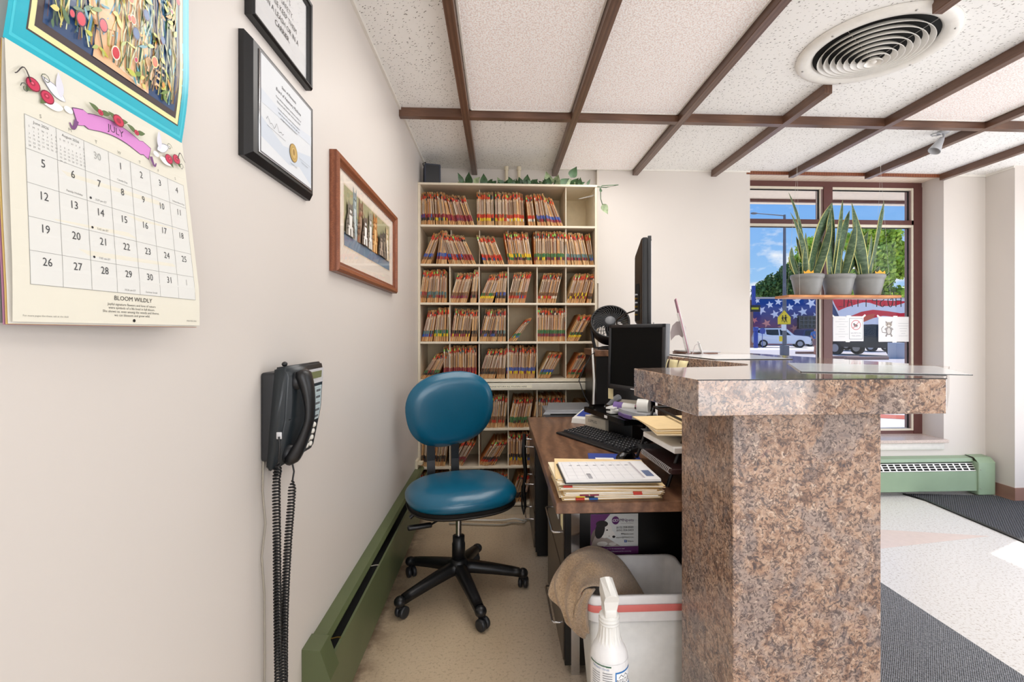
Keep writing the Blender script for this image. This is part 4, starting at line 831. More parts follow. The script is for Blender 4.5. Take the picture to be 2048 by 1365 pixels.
# ---- wall telephone
def phone():
    t = thing('wall_telephone', 'black push button telephone on the left wall with its handset on', 'telephone', (WX, 1.20, 1.03))
    z0, z1 = -.115, .120; ya, yb = -.10, .116
    MB().rbox(.0005, -.093, -.094, .036, .088, .110, .008, 3).build('wall_mount', 'dark_plastic', t)
    # wedge body: deep at the top, thin at the bottom
    def wedge(y0, y1, p, r=.006):
        bm = bmesh.new(); vs = [bm.verts.new((x, y0, z)) for x, z in p]; f = bm.faces.new(vs); q = bmesh.ops.extrude_face_region(bm, geom=[f]); bmesh.ops.translate(bm, verts=[v for v in q['geom'] if isinstance(v, bmesh.types.BMVert)], vec=(0, y1-y0, 0))
        bmesh.ops.recalc_face_normals(bm, faces=bm.faces); bmesh.ops.bevel(bm, geom=list(bm.edges), offset=r, segments=3, affect='EDGES'); return bm
    P_ = [(.034, z1+.002), (.062, z1+.004), (.067, z1-.02), (.061, 0), (.040, z0+.01), (.030, z0), (.015, z0+.005)]
    MB().bm(wedge(ya, yb, P_, .005), smooth=True).build('body', 'phone_plastic', t)
    fx = lambda z: .0665-.000065/.001*0+(.0-.0) if False else (.067+(z-.10)*(.006/.10) if z > 0 else .061+z*(.021/.105))
    # handset cradle trough, darker, and the handset
    tr = MB(); tr.box(.040, -.090, z0+.016, .0625, -.032, z1-.010); 
    hs = MB(); pth = []; 
    for i in range(25):
        f = i/24; z = .112-.215*f; x = fx(z)+.012+.026*math.sin(PI*f)**.8; pth.append(Vector((x, -.060, z)))
    rings = []
    for i, p in enumerate(pth):
        a = pth[max(0, i-1)]; b = pth[min(24, i+1)]; tn = (b-a).normalized(); nn = Vector((-tn.z, 0, tn.x)); nn = nn if nn.x > 0 else -nn; f = i/24
        hw = .0245-.007*math.sin(PI*f); th = .010+.003*math.cos(2*PI*f)
        if i in (0, 24): hw *= .8; th *= .6
        rings.append([p+Vector((0, 1, 0))*hw*sy+nn*th*sx for sy, sx in ((-1, -.8), (-1, .35), (-.72, .95), (0, 1.12), (.72, .95), (1, .35), (1, -.8), (0, -1))])
    vs = [q for r in rings for q in r]; m = 8
    hs.add(vs, [(i*m+k, i*m+(k+1) % m, (i+1)*m+(k+1) % m, (i+1)*m+k) for i in range(24) for k in range(m)]+[tuple(range(m))[::-1], tuple(range(24*m, 25*m))], 0, None, True)
    h = hs.build('handset', 'black_plastic', t)
    MB().lathe([(0, .012), (.019, .010), (.021, 0), (.019, -.016), (0, -.018)], 20, M=T(fx(.09)+.004, -.060, .088) @ Matrix.Rotation(PI/2, 4, 'Y')).build('earpiece', 'dark_plastic', h)
    MB().lathe([(0, .012), (.018, .010), (.020, 0), (.018, -.016), (0, -.018)], 20, M=T(fx(-.085)+.006, -.060, -.082) @ Matrix.Rotation(PI/2, 4, 'Y')).build('mouthpiece', 'dark_plastic', h)
    def face(u0, u1, v0, v1, mat, nm, lift=.0012, seg=6, par=t):
        b = MB(); vs = []; n = seg
        for k in range(n+1):
            z = v0+(v1-v0)*k/n; vs += [(fx(z)+lift, u0, z), (fx(z)+lift, u1, z)]
        b.add(vs, [(2*k, 2*k+1, 2*k+3, 2*k+2) for k in range(n)]); return b.build(nm, mat, par)
    dsp = face(-.004, .110, .070, .108, 'silver_label', 'display_panel'); face(.022, .096, .083, .101, 'lcd_green', 'screen', .0022, par=dsp)
    plain('key_blue_grey', (190, 206, 210), .45); pl = face(.022, .104, -.028, .062, 'key_blue_grey', 'feature_key_panel')
    d = Draw(lambda u, v, h: (fx(v)+.0019+h, u, v), .0002)
    for r in range(5):
        for c_ in range(2): d.rect(.030+c_*.038, .046-r*.017, .058+c_*.038, .052-r*.017, (96, 100, 104), lift=False); d.rect(.026+c_*.038, .0565-r*.017, .062+c_*.038, .0572-r*.017, (150, 160, 164), lift=False)
    d.rect(.018, -.021, .060, -.016, (120, 124, 126), lift=False)
    d.mb.build('key_labels', 'printed_paper', pl)
    for r in range(4):
        for c_ in range(3):
            y = .036+c_*.0235; z = -.042-r*.0165
            MB().sphere((fx(z)+.001, y, z), .0095, 14, 8, sc=(.5, 1, .75)).build('key', 'key_white', t)
    MB().sphere((fx(-.092)+.001, .014, -.094), .008, 12, 6, sc=(.45, 1.1, .6)).build('red_key', 'tail_red', t)
    MB().rbox(.040, -.1012, -.040, .052, -.099, -.024, .001, 1).build('jack_plate', 'silver_label', t)
    MB().sphere((.045, -.070, z1+.008), .006, 10, 6, sc=(1, 1.4, 1)).build('hook_button', 'black_plastic', t)
    MB().box(.0535, -.085, .0, .0625, -.078, .001).build('cradle', 'black_gloss', t)
    # coiled cord: down from the jack, a hairpin near the floor, back up to the handset
    wp = [(.047, -.103, -.034), (.050, -.106, -.060), (.046, -.104, -.10), (.040, -.100, -.14), (.040, -.098, -.25), (.041, -.096, -.45), (.043, -.094, -.62), (.045, -.088, -.70), (.046, -.080, -.715), (.047, -.073, -.70), (.046, -.076, -.60), (.047, -.075, -.45), (.052, -.070, -.30), (.058, -.066, -.20), (.060, -.062, -.142)]
    W_ = [Vector(p) for p in wp]; pts = []
    for i in range(len(W_)-1):
        nseg = max(2, int((W_[i+1]-W_[i]).length/.0004))
        for k in range(nseg):
            f = k/nseg; p0 = W_[max(0, i-1)]; p1, p2 = W_[i], W_[i+1]; p3 = W_[min(len(W_)-1, i+2)]
            pts.append(.5*((2*p1)+(p2-p0)*f+(2*p0-5*p1+4*p2-p3)*f*f+(3*p1-p0-3*p2+p3)*f**3))
    Lc = 0; out = []; tot = sum((pts[i+1]-pts[i]).length for i in range(len(pts)-1))
    for i in range(len(pts)-1):
        tn = (pts[i+1]-pts[i]).normalized(); u = tn.cross(Vector((0, 1, 0))).normalized(); w_ = tn.cross(u); 
        dz = abs(pts[i].z); amp = .0074*min(1, max(0, (Lc-.055)/.02))*min(1, max(0, (tot-Lc)/.02)); a = Lc*2*PI/.0072
        if i % 2 == 0: out.append(pts[i]+u*math.cos(a)*amp+w_*math.sin(a)*amp)
        Lc += (pts[i+1]-pts[i]).length
    out += [Vector((.062, -.060, -.125)), Vector((.058, -.060, -.105))]
    MB().tube(out, .0021, 5).build('coiled_cord', 'black_cord', t)
    MB().tube([(.004, -.085, -.09), (.004, -.088, -.16), (.004, -.075, -.24), (.004, -.092, -.31), (.004, -.080, -.40), (.004, -.078, -.55), (.004, -.085, -.72), (.010, -.08, -.80)], .0022, 6).build('line_cord', 'grey_cord', t)
    MB().rbox(.0, -.115, -.84, .014, -.045, -.73, .003, 1).build('wall_jack', 'plastic_white', t)
phone()
MB_pip = MB().tube([(WX+.0010, 1.225, .56), (WX+.012, 1.23, .52), (WX+.03, 1.24, .46), (WX+.032, 1.26, .43)], .0015, 6)

# ================================================================== THE FILE SHELF
SX0, SX1, SY0, SY1 = -.5425, .6640, 3.20, 3.545
def zs(y): return CAMH-(y-666)*3.2/950.0*1.0
ROW = [zs(451), zs(529), zs(606), zs(683.5), zs(758.5), zs(857), zs(933), zs(1008)]   # shelf surface in each row
ROWT = [zs(373), zs(455), zs(533), zs(610), zs(687), zs(779), zs(861), zs(937)]
sh = thing('file_shelf', 'tall beige metal shelf unit packed with patient folders', 'shelf unit', ((SX0+SX1)/2, SY0, 0)); hw = (SX1-SX0)/2; D = SY1-SY0
TOP = zs(373)+.003
MB().box(-hw, 0, 0, -hw+.016, D, TOP-.0).build('side_panel', 'shelf_metal', sh); MB().box(hw-.014, 0, 0, hw, D, TOP).build('side_panel', 'shelf_metal', sh)
MB().box(-hw, -.004, TOP, hw, D, TOP+.014).build('top_panel', 'shelf_metal', sh)
MB().box(-hw+.016, D-.006, .02, hw-.014, D-.001, TOP).build('back_panel', 'shelf_inner', sh)
for i, z in enumerate(ROW):
    MB().rbox(-hw+.016, -.002, z-.015, hw-.014, D-.006, z, .002, 1, smooth=False).build('shelf_board', 'shelf_metal', sh)
for i in range(8):
    zt = TOP if i == 0 else (ROW[i-1]-.015 if i != 5 else zs(781))
    for k in ((2, 5) if i == 0 else range(1, 6)):
        x = -hw+.014+k*(2*hw-.028)/6
        MB().box(x-.003, .10 if i in (0, 1) and k != 5 else .016, ROW[i], x+.003, D-.006, zt).build('divider', 'shelf_metal', sh)
rl = MB(); rl.rbox(-hw+.010, -.030, zs(780), hw-.010, .02, zs(766), .004, 2).box(-hw+.014, -.012, zs(764), hw-.014, .3, zs(762)).build('label_rail', 'rail_metal', sh)
dd = Draw(lambda u, v, h: (u, -.0304-h, v), .0002); x0, x1 = ry(968, 773, 3.17).x-sh.location.x, ry(1064, 773, 3.17).x-sh.location.x; zc = (zs(780)+zs(766))/2-.0
dd.rect(x0, zc-.010, x1, zc+.012, (236, 230, 208)); dd.text('PLEASE RETURN ALL FOLDERS HERE', (x0+x1)/2, zc-.004, .0135, (30, 30, 30), sx=1.15, shear=.15)
dd.mb.build('tape_label', 'printed_paper', sh)
MB().box(-hw, .02, 0, hw, .03, .05).build('toe_kick', 'shelf_metal', sh)
MB().tube([(hw-.014-.005, .02, TOP-.055), (hw-.03, .015, TOP-.058), (hw-.10, .02, TOP-.072), (hw-.13, .03, TOP-.075), (hw-.02, .012, TOP-.05)], .0012, 5).build('wire_clip', 'brushed_steel', sh)

# ---- patient folders
PAL = {'r': (196, 44, 34), 'm': (140, 30, 60), 'b': (40, 84, 168), 'y': (228, 196, 40), 'g': (36, 116, 72), 'k': (30, 34, 44), 'p': (110, 40, 80), 'o': (226, 100, 44), 't': (84, 120, 124), 'w': (222, 214, 196), 'l': (140, 206, 92), 'n': (110, 76, 56)}
rf = random.Random(11); FMESH = {}
def folder_mesh(key, th, H):
    """one letter size end-tab folder: two card covers, paper between, colour tabs on the spine"""
    k = (key, round(th*1000), round(H*100), rf.randint(0, 5))
    if k in FMESH: return FMESH[k]
    r = random.Random(str(k)); b = MB(); D_ = .235
    card = [(222, 170, 108), (234, 190, 132), (222, 142, 78), (238, 204, 152), (200, 146, 88), (230, 180, 120)][k[3]]; card2 = tuple(int(c*.93) for c in card); pap = (226, 216, 204)
    t = max(th*.20, .0009)
    b.box(0, 0, 0, t, D_, H, 0, lin(card)); b.box(th-t, .004*r.random(), 0, th, D_, H-.003*r.random(), 0, lin(card2))
    b.box(t, .006, .004, th-t, D_-.01, H-.016, 0, lin(pap)); b.box(t*1.0, .003, .0, th-t, .006, H*.5, 0, lin((204, 164, 116)))
    segs = [(0, .15, None), (.15, .235, key[1]), (.235, .34, key[0]), (.34, .74, 'lab'), (.80, .86, key[2]), (.86, .925, key[3])]
    for a, c, q in segs:
        if q is None or q == '-': continue
        if q == 'lab':
            col = r.choice([(204, 194, 184), (180, 168, 158), (196, 170, 140), (150, 138, 132), (126, 114, 110), (214, 170, 120)]); w0, w1 = .15*th, .80*th
            b.box(w0, -.0006, a*H+r.random()*.006, w1, .004, c*H-r.random()*.01, 0, lin(col))
            if r.random() < .7: b.box(w0+.2*th, -.0008, (a+.06)*H, w0+.36*th, .004, (c-.1)*H, 0, lin((110, 100, 96)))
        else: b.box(-.0003, -.0009, a*H, th*.82, .006, c*H, 0, lin(PAL[q]))
    o = b.build('patient_folder', 'folder_card'); me = o.data; bpy.data.objects.remove(o); FMESH[k] = me; return me
PX2X = lambda px: ry(px, 600, 3.21).x
FOL = []      # (mesh, x, z, lean, row, cluster)
def cluster(row, b0, b1, l0, l1, n, keys, hpx, label, jit=1.5):
    """bottoms from pixel b0 to b1 of the survey, lean in degrees (positive: top to the right)"""
    x0, x1 = PX2X(b0), PX2X(b1); H0 = hpx*3.21/950
    for i in range(n):
        f = (i+.5)/n; ln = l0+(l1-l0)*f+rf.uniform(-jit, jit)*.6; pitch = (x1-x0)/n; a = math.radians(ln)
        th = max(.0025, min(.011, pitch*math.cos(a)*.86*rf.uniform(.82, 1.0))); th = round(th*1000)/1000
        H = H0*rf.choice([1, 1, .985, .97]); H = round(H*100)/100 if False else H
        key = rf.choice(keys)+rf.choice(['r', 'k', 'r', 'o', 't', 'r', 'w', 'm'])+rf.choice(['r', 'k', 'n', 'o', 'l', 'r'])
        key = key[0:2]+key[2]+key[3]
        me = folder_mesh(key, th, round(H*200)/200)
        x = x0+pitch*i; y = SY0+.020+rf.uniform(-.008, .020)
        FOL.append((me, x, y, ROW[row]+.0006, a, th, round(H*200)/200, row, label))
R1 = 'on the top shelf of the file unit'
cluster(0, 837, 870, 1, -3, 13, ['mk', 'mt', 'mk', 'bk'], 66, 'crimson and dark banded folders at the left end of the top shelf')
cluster(0, 872, 897, -4, -8, 9, ['mk', 'my', 'mt'], 66, 'gently tilted crimson banded folders at top shelf left')
cluster(0, 899, 950, -13, -19, 14, ['mm', 'mp'], 63, 'left leaning broad crimson banded folders on the top shelf')
cluster(0, 954, 989, -1, -2, 12, ['ry', 'ry', 'rk'], 68, 'red and yellow banded upright folders left of top shelf middle')
cluster(0, 991, 1050, -1, -4, 20, ['ry', 'rw', 'ry', 'nr'], 68, 'red over pale yellow folders in the packed top shelf middle')
cluster(0, 1058, 1072, -6, -8, 5, ['rw', 'rt'], 64, 'thin tilted bunch of folders right of top shelf middle')
cluster(0, 1076, 1102, -7, -12, 9, ['bm', 'bm', 'bk'], 66, 'slightly tilted blue banded folders on the top shelf')
cluster(0, 1104, 1129, -16, -23, 9, ['bm', 'bp'], 62, 'steeply leaning blue over purple folders by the top shelf divider')
cluster(1, 839, 860, 24, 18, 8, ['bk', 'bn'], 66, 'right leaning blue banded folders at second shelf left end')
cluster(1, 872, 893, 8, 0, 8, ['br', 'bp', 'bm'], 68, 'small wedge of blue banded folders on the second shelf')
cluster(1, 898, 953, -16, -24, 16, ['bk', 'mr', 'mm'], 64, 'left leaning folders right of the wedge on the second shelf')
cluster(1, 968, 1010, -15, -21, 11, ['rk', 'rb', 'rr'], 60, 'left leaning red banded folders on the second shelf')
cluster(1, 1018, 1066, -9, -8, 15, ['yk', 'yg', 'gp', 'yk'], 66, 'slightly tilted yellow banded folders at second shelf middle')
cluster(1, 1070, 1131, -1, -2, 20, ['gk', 'gy', 'gm', 'gp'], 68, 'upright green banded folders on the second shelf')
cluster(1, 1136, 1180, -6, -13, 15, ['tm', 'tk', 'tp'], 66, 'tilted grey and maroon banded folders at second shelf right')
cluster(1, 1182, 1189, -9, -7, 3, ['tb', 'tk'], 66, 'last three tan folders at second shelf right end')
cluster(2, 838, 850, 9, 7, 4, ['tm', 'mn'], 66, 'tilted folders at the very left of the third shelf')
cluster(2, 852, 893, 7, 1, 14, ['tn', 'tt', 'tm'], 66, 'almost upright grey banded folders at third shelf left')
cluster(2, 898, 932, 17, 14, 13, ['np', 'nm', 'np'], 62, 'right leaning brown and purple banded folders on the third shelf')
cluster(2, 940, 953, 6, 4, 5, ['nm', 'nk'], 66, 'nearly upright folders right of the purple ones, third shelf')
cluster(2, 956, 985, 23, 19, 11, ['ny', 'ny', 'gy'], 62, 'right leaning bright yellow banded folders on the third shelf')
cluster(2, 990, 1011, 7, 5, 7, ['nk', 'bk'], 64, 'dark banded folders right of the yellow ones, third shelf')
cluster(2, 1015, 1050, 14, 13, 13, ['nr', 'nr', 'nb', 'tr'], 64, 'folders leaning right in the third shelf fourth compartment')
cluster(2, 1074, 1112, 14, 13, 14, ['nr', 'nw', 'ny'], 62, 'folders leaning right in the third shelf fifth compartment')
cluster(2, 1134, 1170, 17, 15, 13, ['ny', 'nk', 'ym'], 62, 'leaning brown and yellow folders at third shelf right end')
cluster(2, 1174, 1184, 12, 10, 3, ['nk'], 60, 'three loose last folders at third shelf right end')
cluster(3, 841, 864, 14, 9, 8, ['km', 'tb'], 64, 'tilted dark banded folders at fourth shelf left end')
cluster(3, 866, 896, 7, 2, 11, ['ty', 'gy', 'tg'], 68, 'nearly upright grey green banded folders at fourth shelf left')
cluster(3, 900, 938, 9, 8, 14, ['km', 'ky', 'ky'], 66, 'black banded folders in the fourth shelf second compartment')
cluster(3, 942, 954, 5, 4, 4, ['kn'], 64, 'four folders right of the black banded ones, fourth shelf')
cluster(3, 957, 993, 14, 10, 13, ['kn', 'kb', 'pk'], 66, 'tilted folders in the fourth shelf third compartment')
cluster(3, 995, 1012, 4, 1, 6, ['kn', 'tk'], 66, 'upright folders beside the third divider on the fourth shelf')
cluster(3, 1017, 1033, 40, 34, 8, ['gb', 'ty', 'gt'], 58, 'small slumped bunch of folders on the fourth shelf')
cluster(3, 1074, 1131, 2, 4, 20, ['gm', 'gm', 'gp'], 68, 'upright green over crimson folders on the fourth shelf')
N_IND = sum(1 for f in FOL)
cluster(3, 1134, 1158, 26, 30, 9, ['gy', 'ky'], 60, '')
cluster(4, 839, 872, 33, 26, 12, ['mk', 'gk'], 58, ''); cluster(4, 887, 953, 0, 1, 22, ['mm', 'mp', 'mr'], 66, ''); cluster(4, 957, 990, 17, 15, 12, ['nk', 'kk'], 62, ''); cluster(4, 993, 1010, 5, 3, 5, ['nn'], 60, '')
cluster(4, 1013, 1070, 1, 5, 20, ['bp', 'by', 'by'], 66, ''); cluster(4, 1075, 1100, 26, 28, 9, ['by', 'bg'], 58, ''); cluster(4, 1133, 1158, 28, 32, 10, ['rg', 'nn'], 58, '')
cluster(5, 838, 895, 5, 2, 18, ['nn', 'nk'], 66, ''); cluster(5, 898, 950, 4, 2, 16, ['nn', 'nk'], 66, ''); cluster(5, 972, 1010, 4, 6, 14, ['nn', 'nr'], 66, ''); cluster(5, 1016, 1058, 12, 10, 14, ['gg', 'gk', 'gn'], 62, ''); cluster(5, 1066, 1126, 6, 8, 18, ['nr', 'ng'], 64, ''); cluster(5, 1134, 1165, 30, 30, 9, ['nr'], 56, '')
cluster(6, 838, 890, 4, 8, 16, ['kn', 'kk'], 62, ''); cluster(6, 900, 925, 28, 30, 8, ['pm', 'mn'], 56, ''); cluster(6, 957, 990, 32, 30, 12, ['kp', 'kr'], 58, ''); cluster(6, 1016, 1068, 0, 1, 16, ['ky', 'kb', 'ky'], 66, '')
cluster(7, 838, 890, 3, 3, 14, ['kn'], 62, ''); cluster(7, 960, 1008, 5, 8, 14, ['kn'], 62, ''); cluster(7, 1020, 1050, 18, 16, 10, ['kn', 'kk'], 60, ''); cluster(7, 1075, 1120, 5, 5, 12, ['kn'], 60, '')
def fol_matrix(x, y, z, a, th):
    if a >= 0: return T(x+th, y, z) @ Matrix.Rotation(a, 4, 'Y') @ T(-th, 0, 0)
    return T(x, y, z) @ Matrix.Rotation(a, 4, 'Y')
GRP = ['folders on the top shelf', 'folders on the second shelf', 'folders on the third shelf', 'folders on the fourth shelf']
rest = MB(); cnt = 0
ORD = ['leftmost', 'second', 'third', 'fourth', 'fifth', 'sixth', 'seventh', 'eighth', 'ninth', 'tenth', 'eleventh', 'twelfth', 'thirteenth', 'fourteenth', 'fifteenth', 'sixteenth', 'seventeenth', 'eighteenth', 'nineteenth']
def ordl(i, label):
    same = [j for j, f in enumerate(FOL) if f[8] == label]; k = same.index(i)
    return ('rightmost' if k == len(same)-1 else ORD[k])+' of the '+label
for i, (me, x, y, z, a, th, H, row, label) in enumerate(FOL):
    M = fol_matrix(x, y, z, a, th)
    if label and cnt < 300:
        o = bpy.data.objects.new('patient_folder', me); COL.objects.link(o); o.matrix_world = M; cnt += 1
        tag(o, ordl(i, label), 'folder', label)
    else:
        ca = me.color_attributes['Col'].data
        for p in me.polygons: rest.add([M @ me.vertices[v].co for v in p.vertices], [tuple(range(len(p.vertices)))], 0, tuple(ca[p.loop_indices.start if hasattr(p.loop_indices, 'start') else p.loop_indices[0]].color))
tag(rest.build('patient_folders', 'folder_card'), 'remaining manila patient folders filling the lower shelves of the file unit', 'folders', kind='stuff')

# ---- on top of the shelf
SZ = TOP+.0145
t = thing('loudspeaker', 'small dark grey loudspeaker on top of the file shelf in the corner', 'speaker', (-.465, 3.31, SZ)); M = Rz(.25)
MB().rbox(-.055, -.05, 0, .055, .06, .150, .008, 2, M=M).build('cabinet', 'speaker_grey', t); MB().box(-.046, -.0515, .010, .046, -.049, .140, M=M).build('grille', 'dark_plastic', t)
MB().tube([(-.05, .03, .13), (-.062, .0, .165), (-.045, .0, .175), (-.03, .03, .15)], .004, 6).build('bracket', 'black_plastic', t)
for k, (px, lab) in enumerate(((1013, 'left one of two cream painted pipes rising behind the leafy vine'), (1038, 'right one of two cream painted pipes rising behind the leafy vine'))):
    q = ry(px, 350, 3.50); t = MB().cyl((0, 0, 0), (0, 0, CZ-SZ-.002), .012, 16).cyl((0, 0, CZ-SZ-.028), (0, 0, CZ-SZ-.001), .0155, 16); tag(t.build('ceiling_pipe', 'pipe_cream', loc=(q.x, 3.50, SZ)), lab, 'pipe', 'cream pipes behind the vine')
def vine():
    t = thing('trailing_pothos', 'dark green trailing pothos vine lying along the top of the file shelf', 'plant', (0.1, 3.26, SZ)); rnd = random.Random(3)
    pth = [(-.40+.08*i, .02*math.sin(i*1.7), .010+.008*math.sin(i*2.3)) for i in range(15)]+[(.60, -.05, .0), (.585, -.075, -.03), (.585, -.08, -.10), (.598, -.08, -.14)]
    MB().tube([(x-.0, y, z) for x, y, z in pth], .003, 6).build('stem', 'leaf_green', t)
    plain('leaf_pale', (150, 166, 128), .4, nsc=50, var=.4)
    def leafm(p, L, w, rz, tilt, mat):
        b = MB(); vs = []; n = 8
        for k in range(n+1):
            f = k/n; ww = w/2*math.sin(PI*min(1, f*1.02)**.62)*(1 if f < .98 else .3) if k not in (0, n) else .0005
            for s in (-1, 0, 1): vs.append(Vector((s*ww, -.012*f*f*L/.06, f*L+.0)) + Vector((0, -abs(s)*w*.12, 0)))
        M = T(*p) @ Rz(rz) @ Matrix.Rotation(tilt, 4, 'Y') @ Matrix.Rotation(rnd.uniform(-.3, .5), 4, 'X')
        b.add([M @ v for v in vs], [(3*k+s, 3*k+s+1, 3*k+4+s, 3*k+3+s) for k in range(n) for s in (0, 1)], 0, None, True); b.build('leaf', mat, t)
    big = [(-.345, .035, .075, -.5), (-.305, .060, .085, .3), (-.27, .045, .06, .9), (-.235, .03, .04, 1.1), (-.205, .055, .075, -.2), (-.17, .04, .05, .8), (-.09, .03, .05, -.4), (-.05, .04, .05, .2), (-.02, .045, .06, -.6), (.02, .035, .05, .5), (.055, .05, .065, -.3), (.085, .055, .07, .15), (.12, .05, .06, .7), (.15, .04, .05, -.5), (.19, .035, .045, .8), (.25, .065, .10, -.25), (.285, .06, .08, .6), (.31, .05, .08, 1.0), (.34, .05, .07, .9), (.375, .045, .06, -.7), (.40, .065, .075, .45), (.44, .03, .05, 1.2), (.50, .02, .045, .5)]
    for (x, w, L, ti) in big: leafm((x, rnd.uniform(-.05, .02), .006), L, w, rnd.uniform(-.4, .4), ti, 'leaf_green' if rnd.random() < .8 else 'leaf_pale')
    for i in range(20): leafm((rnd.uniform(-.36, .46), rnd.uniform(-.05, .02), .003), rnd.uniform(.045, .07), rnd.uniform(.032, .05), rnd.uniform(-1, 1), rnd.uniform(-1.4, 1.4), rnd.choice(['leaf_green', 'leaf_green', 'leaf_pale']))
    for i in range(26): leafm((rnd.uniform(-.12, .30), rnd.uniform(-.04, .03), .004), rnd.uniform(.03, .055), rnd.uniform(.022, .04), rnd.uniform(-1, 1), rnd.uniform(-1.3, 1.3), 'leaf_green')
    q = ry(1150, 353, 3.24); leafm((q.x-.1-.03, -.02, .06), .08, .062, 0, .5, 'leaf_green')
    leafm((.598, -.085, -.135), .075, .05, 0, 2.7, 'leaf_pale'); leafm((.588, -.085, -.055), .03, .018, 0, -.4, 'leaf_green')
vine()
# ================================================================== RECEPTION COUNTER
ZT_ = 1.131
ct = thing('reception_counter', 'tall reception counter clad in brown granite patterned laminate', 'counter', (0, 0, 0))
poly = [(.420, .986), (.977, .993), (1.343, 1.355), (1.285, 1.85), (1.24, 2.22), (1.16, 2.45), (.90, 2.70), (.715, 2.66), (.708, 2.08), (.794, 1.484), (.755, 1.412), (.672, 1.377), (.379, 1.321)]
bm = bmesh.new(); f = bm.faces.new([bm.verts.new((x, y, ZT_-.077)) for x, y in poly]); r = bmesh.ops.extrude_face_region(bm, geom=[f]); bmesh.ops.translate(bm, verts=[v for v in r['geom'] if isinstance(v, bmesh.types.BMVert)], vec=(0, 0, .077)); bmesh.ops.recalc_face_normals(bm, faces=bm.faces)
bmesh.ops.bevel(bm, geom=[e_ for e_ in bm.edges], offset=.0014, segments=1, affect='EDGES')
MB().bm(bm).build('countertop', 'granite_laminate', ct)
MB().prism([(x, y) for x, y in [(.4195, .9845), (.9775, .9915), (.9775, .995), (.4195, .9885)]], ZT_-.0012, ZT_+.0006).build('edge_seam', 'black_plastic', ct)
MB().rbox(.528, 1.050, 0, .876, 1.352, ZT_-.0775, .0015, 1, smooth=False).build('pedestal', 'granite_cladding', ct)
MB().prism([(.845, 1.345), (.905, 1.345), (.905, 2.50), (.845, 2.50)], 0, ZT_-.0775).build('support_panel', 'granite_cladding', ct)
# clear desk mats, magazines and brochure stands on the counter
plain('mat_clear', (226, 228, 230), .12)
def mat_(pts, label):
    o = MB().prism(pts, 0, .0022).build('counter_mat', 'mat_clear', loc=(0, 0, ZT_+.0006)); tag(o, label, 'mat')
    e_ = MB(); n = len(pts); c = Vector((sum(p[0] for p in pts)/n, sum(p[1] for p in pts)/n))
    for i in range(n):
        a, b = Vector(pts[i]), Vector(pts[(i+1) % n]); d = (b-a).normalized(); nn = Vector((d.y, -d.x)); nn = nn if nn.dot((a+b)/2-c) > 0 else -nn
        e_.prism([tuple(a), tuple(b), tuple(b+nn*.0018), tuple(a+nn*.0018)], -.0003, .0016)
    e_.build('dark_edge', 'black_gloss', o)
mat_([(.934, 1.493), (.764, 1.168), (1.10, 1.055), (1.275, 1.330)], 'clear desk mat with dark edges overhanging the near corner of the counter')
mat_([(.767, 2.134), (.797, 1.719), (1.093, 1.722), (1.13, 2.091)], 'clear desk mat with dark edges on the far arm of the counter')
for i, (r_, c_, l_) in enumerate(((.0, 'cove_brown', 'lower of two flat magazines on the far arm of the counter'), (.05, 'silver_label', 'upper of two flat magazines on the far arm of the counter'))):
    tag(MB().rbox(-.065, -.10, 0, .065, .10, .006, .001, 1).build('magazine', c_, loc=(.945+.01*i, 2.26, ZT_+.0008+.0065*i), rot=(0, 0, .08+r_)), l_, 'magazine', 'magazines on the counter')
plain('acrylic_smoke', (196, 184, 184), .12); plain('pink_card', (206, 150, 170), .5)
def lean_card(name, label, cat, x, y, w, h, th, lean, rz, mat, parts=()):
    t = thing(name, label, cat, (x, y, ZT_+.001), rz); M = Matrix.Rotation(lean, 4, 'Y')
    for (m, x0, x1, z0, z1, nm) in parts: MB().box(x0, -w/2, z0, x1, w/2, z1, M=M).build(nm, m, t)
    return t
lean_card('brochure_stand', 'tall clear brochure stand holding a pink edged leaflet, leaning left', 'brochure holder', .905, 2.22, .12, .25, .004, -.22, -.30, None,
          (('acrylic_smoke', -.012, -.009, .003, .2, 'back_plate'), ('pink_card', -.008, -.005, .004, .268, 'leaflet'), ('paper_white', -.0045, -.001, .004, .235, 'leaflet'), ('paper_white', -.0005, .001, .004, .175, 'leaflet')))
s_ = bpy.data.objects['brochure_stand']; b = MB(); b.box(-.02, -.05, 0, .028, .05, .003).build('foot', 'acrylic_smoke', s_)
b = MB(); pr = [(-.086, .10), (-.076, .135), (-.055, .155), (-.030, .150), (-.012, .125), (-.02, .06), (-.030, .075), (-.045, .088), (-.062, .085), (-.075, .07), (-.083, .0605)]
b.prism([(x, z) for x, z in pr], -.045, -.042, M=Matrix.Rotation(PI/2, 4, 'X')).build('curved_rest', 'acrylic_smoke', s_)
t = thing('business_card_holder', 'low business card holder with a white card beside the brochure stand', 'card holder', (.93, 2.14, ZT_+.001), -.30); M = Matrix.Rotation(-.30, 4, 'Y')
MB().box(.0, -.045, .002, .003, .045, .062, M=M).build('card', 'paper_white', t); MB().tube([(-.045, -.045, .002), (-.035, -.045, .04), (-.022, -.045, .052), (-.012, -.045, .05)], .0016, 6).box(-.012, -.05, 0, .02, .05, .003).build('holder', 'acrylic_smoke', t)
t = thing('tent_card', 'white folded card standing behind the television foot', 'card', (.76, 2.235, ZT_+.001), -.28)
MB().box(0, -.04, 0, .003, .04, .15, M=Matrix.Rotation(-.16, 4, 'Y')).box(.03, -.04, 0, .033, .04, .14, M=Matrix.Rotation(-.02, 4, 'Y')).build('panel', 'silver_label', t)
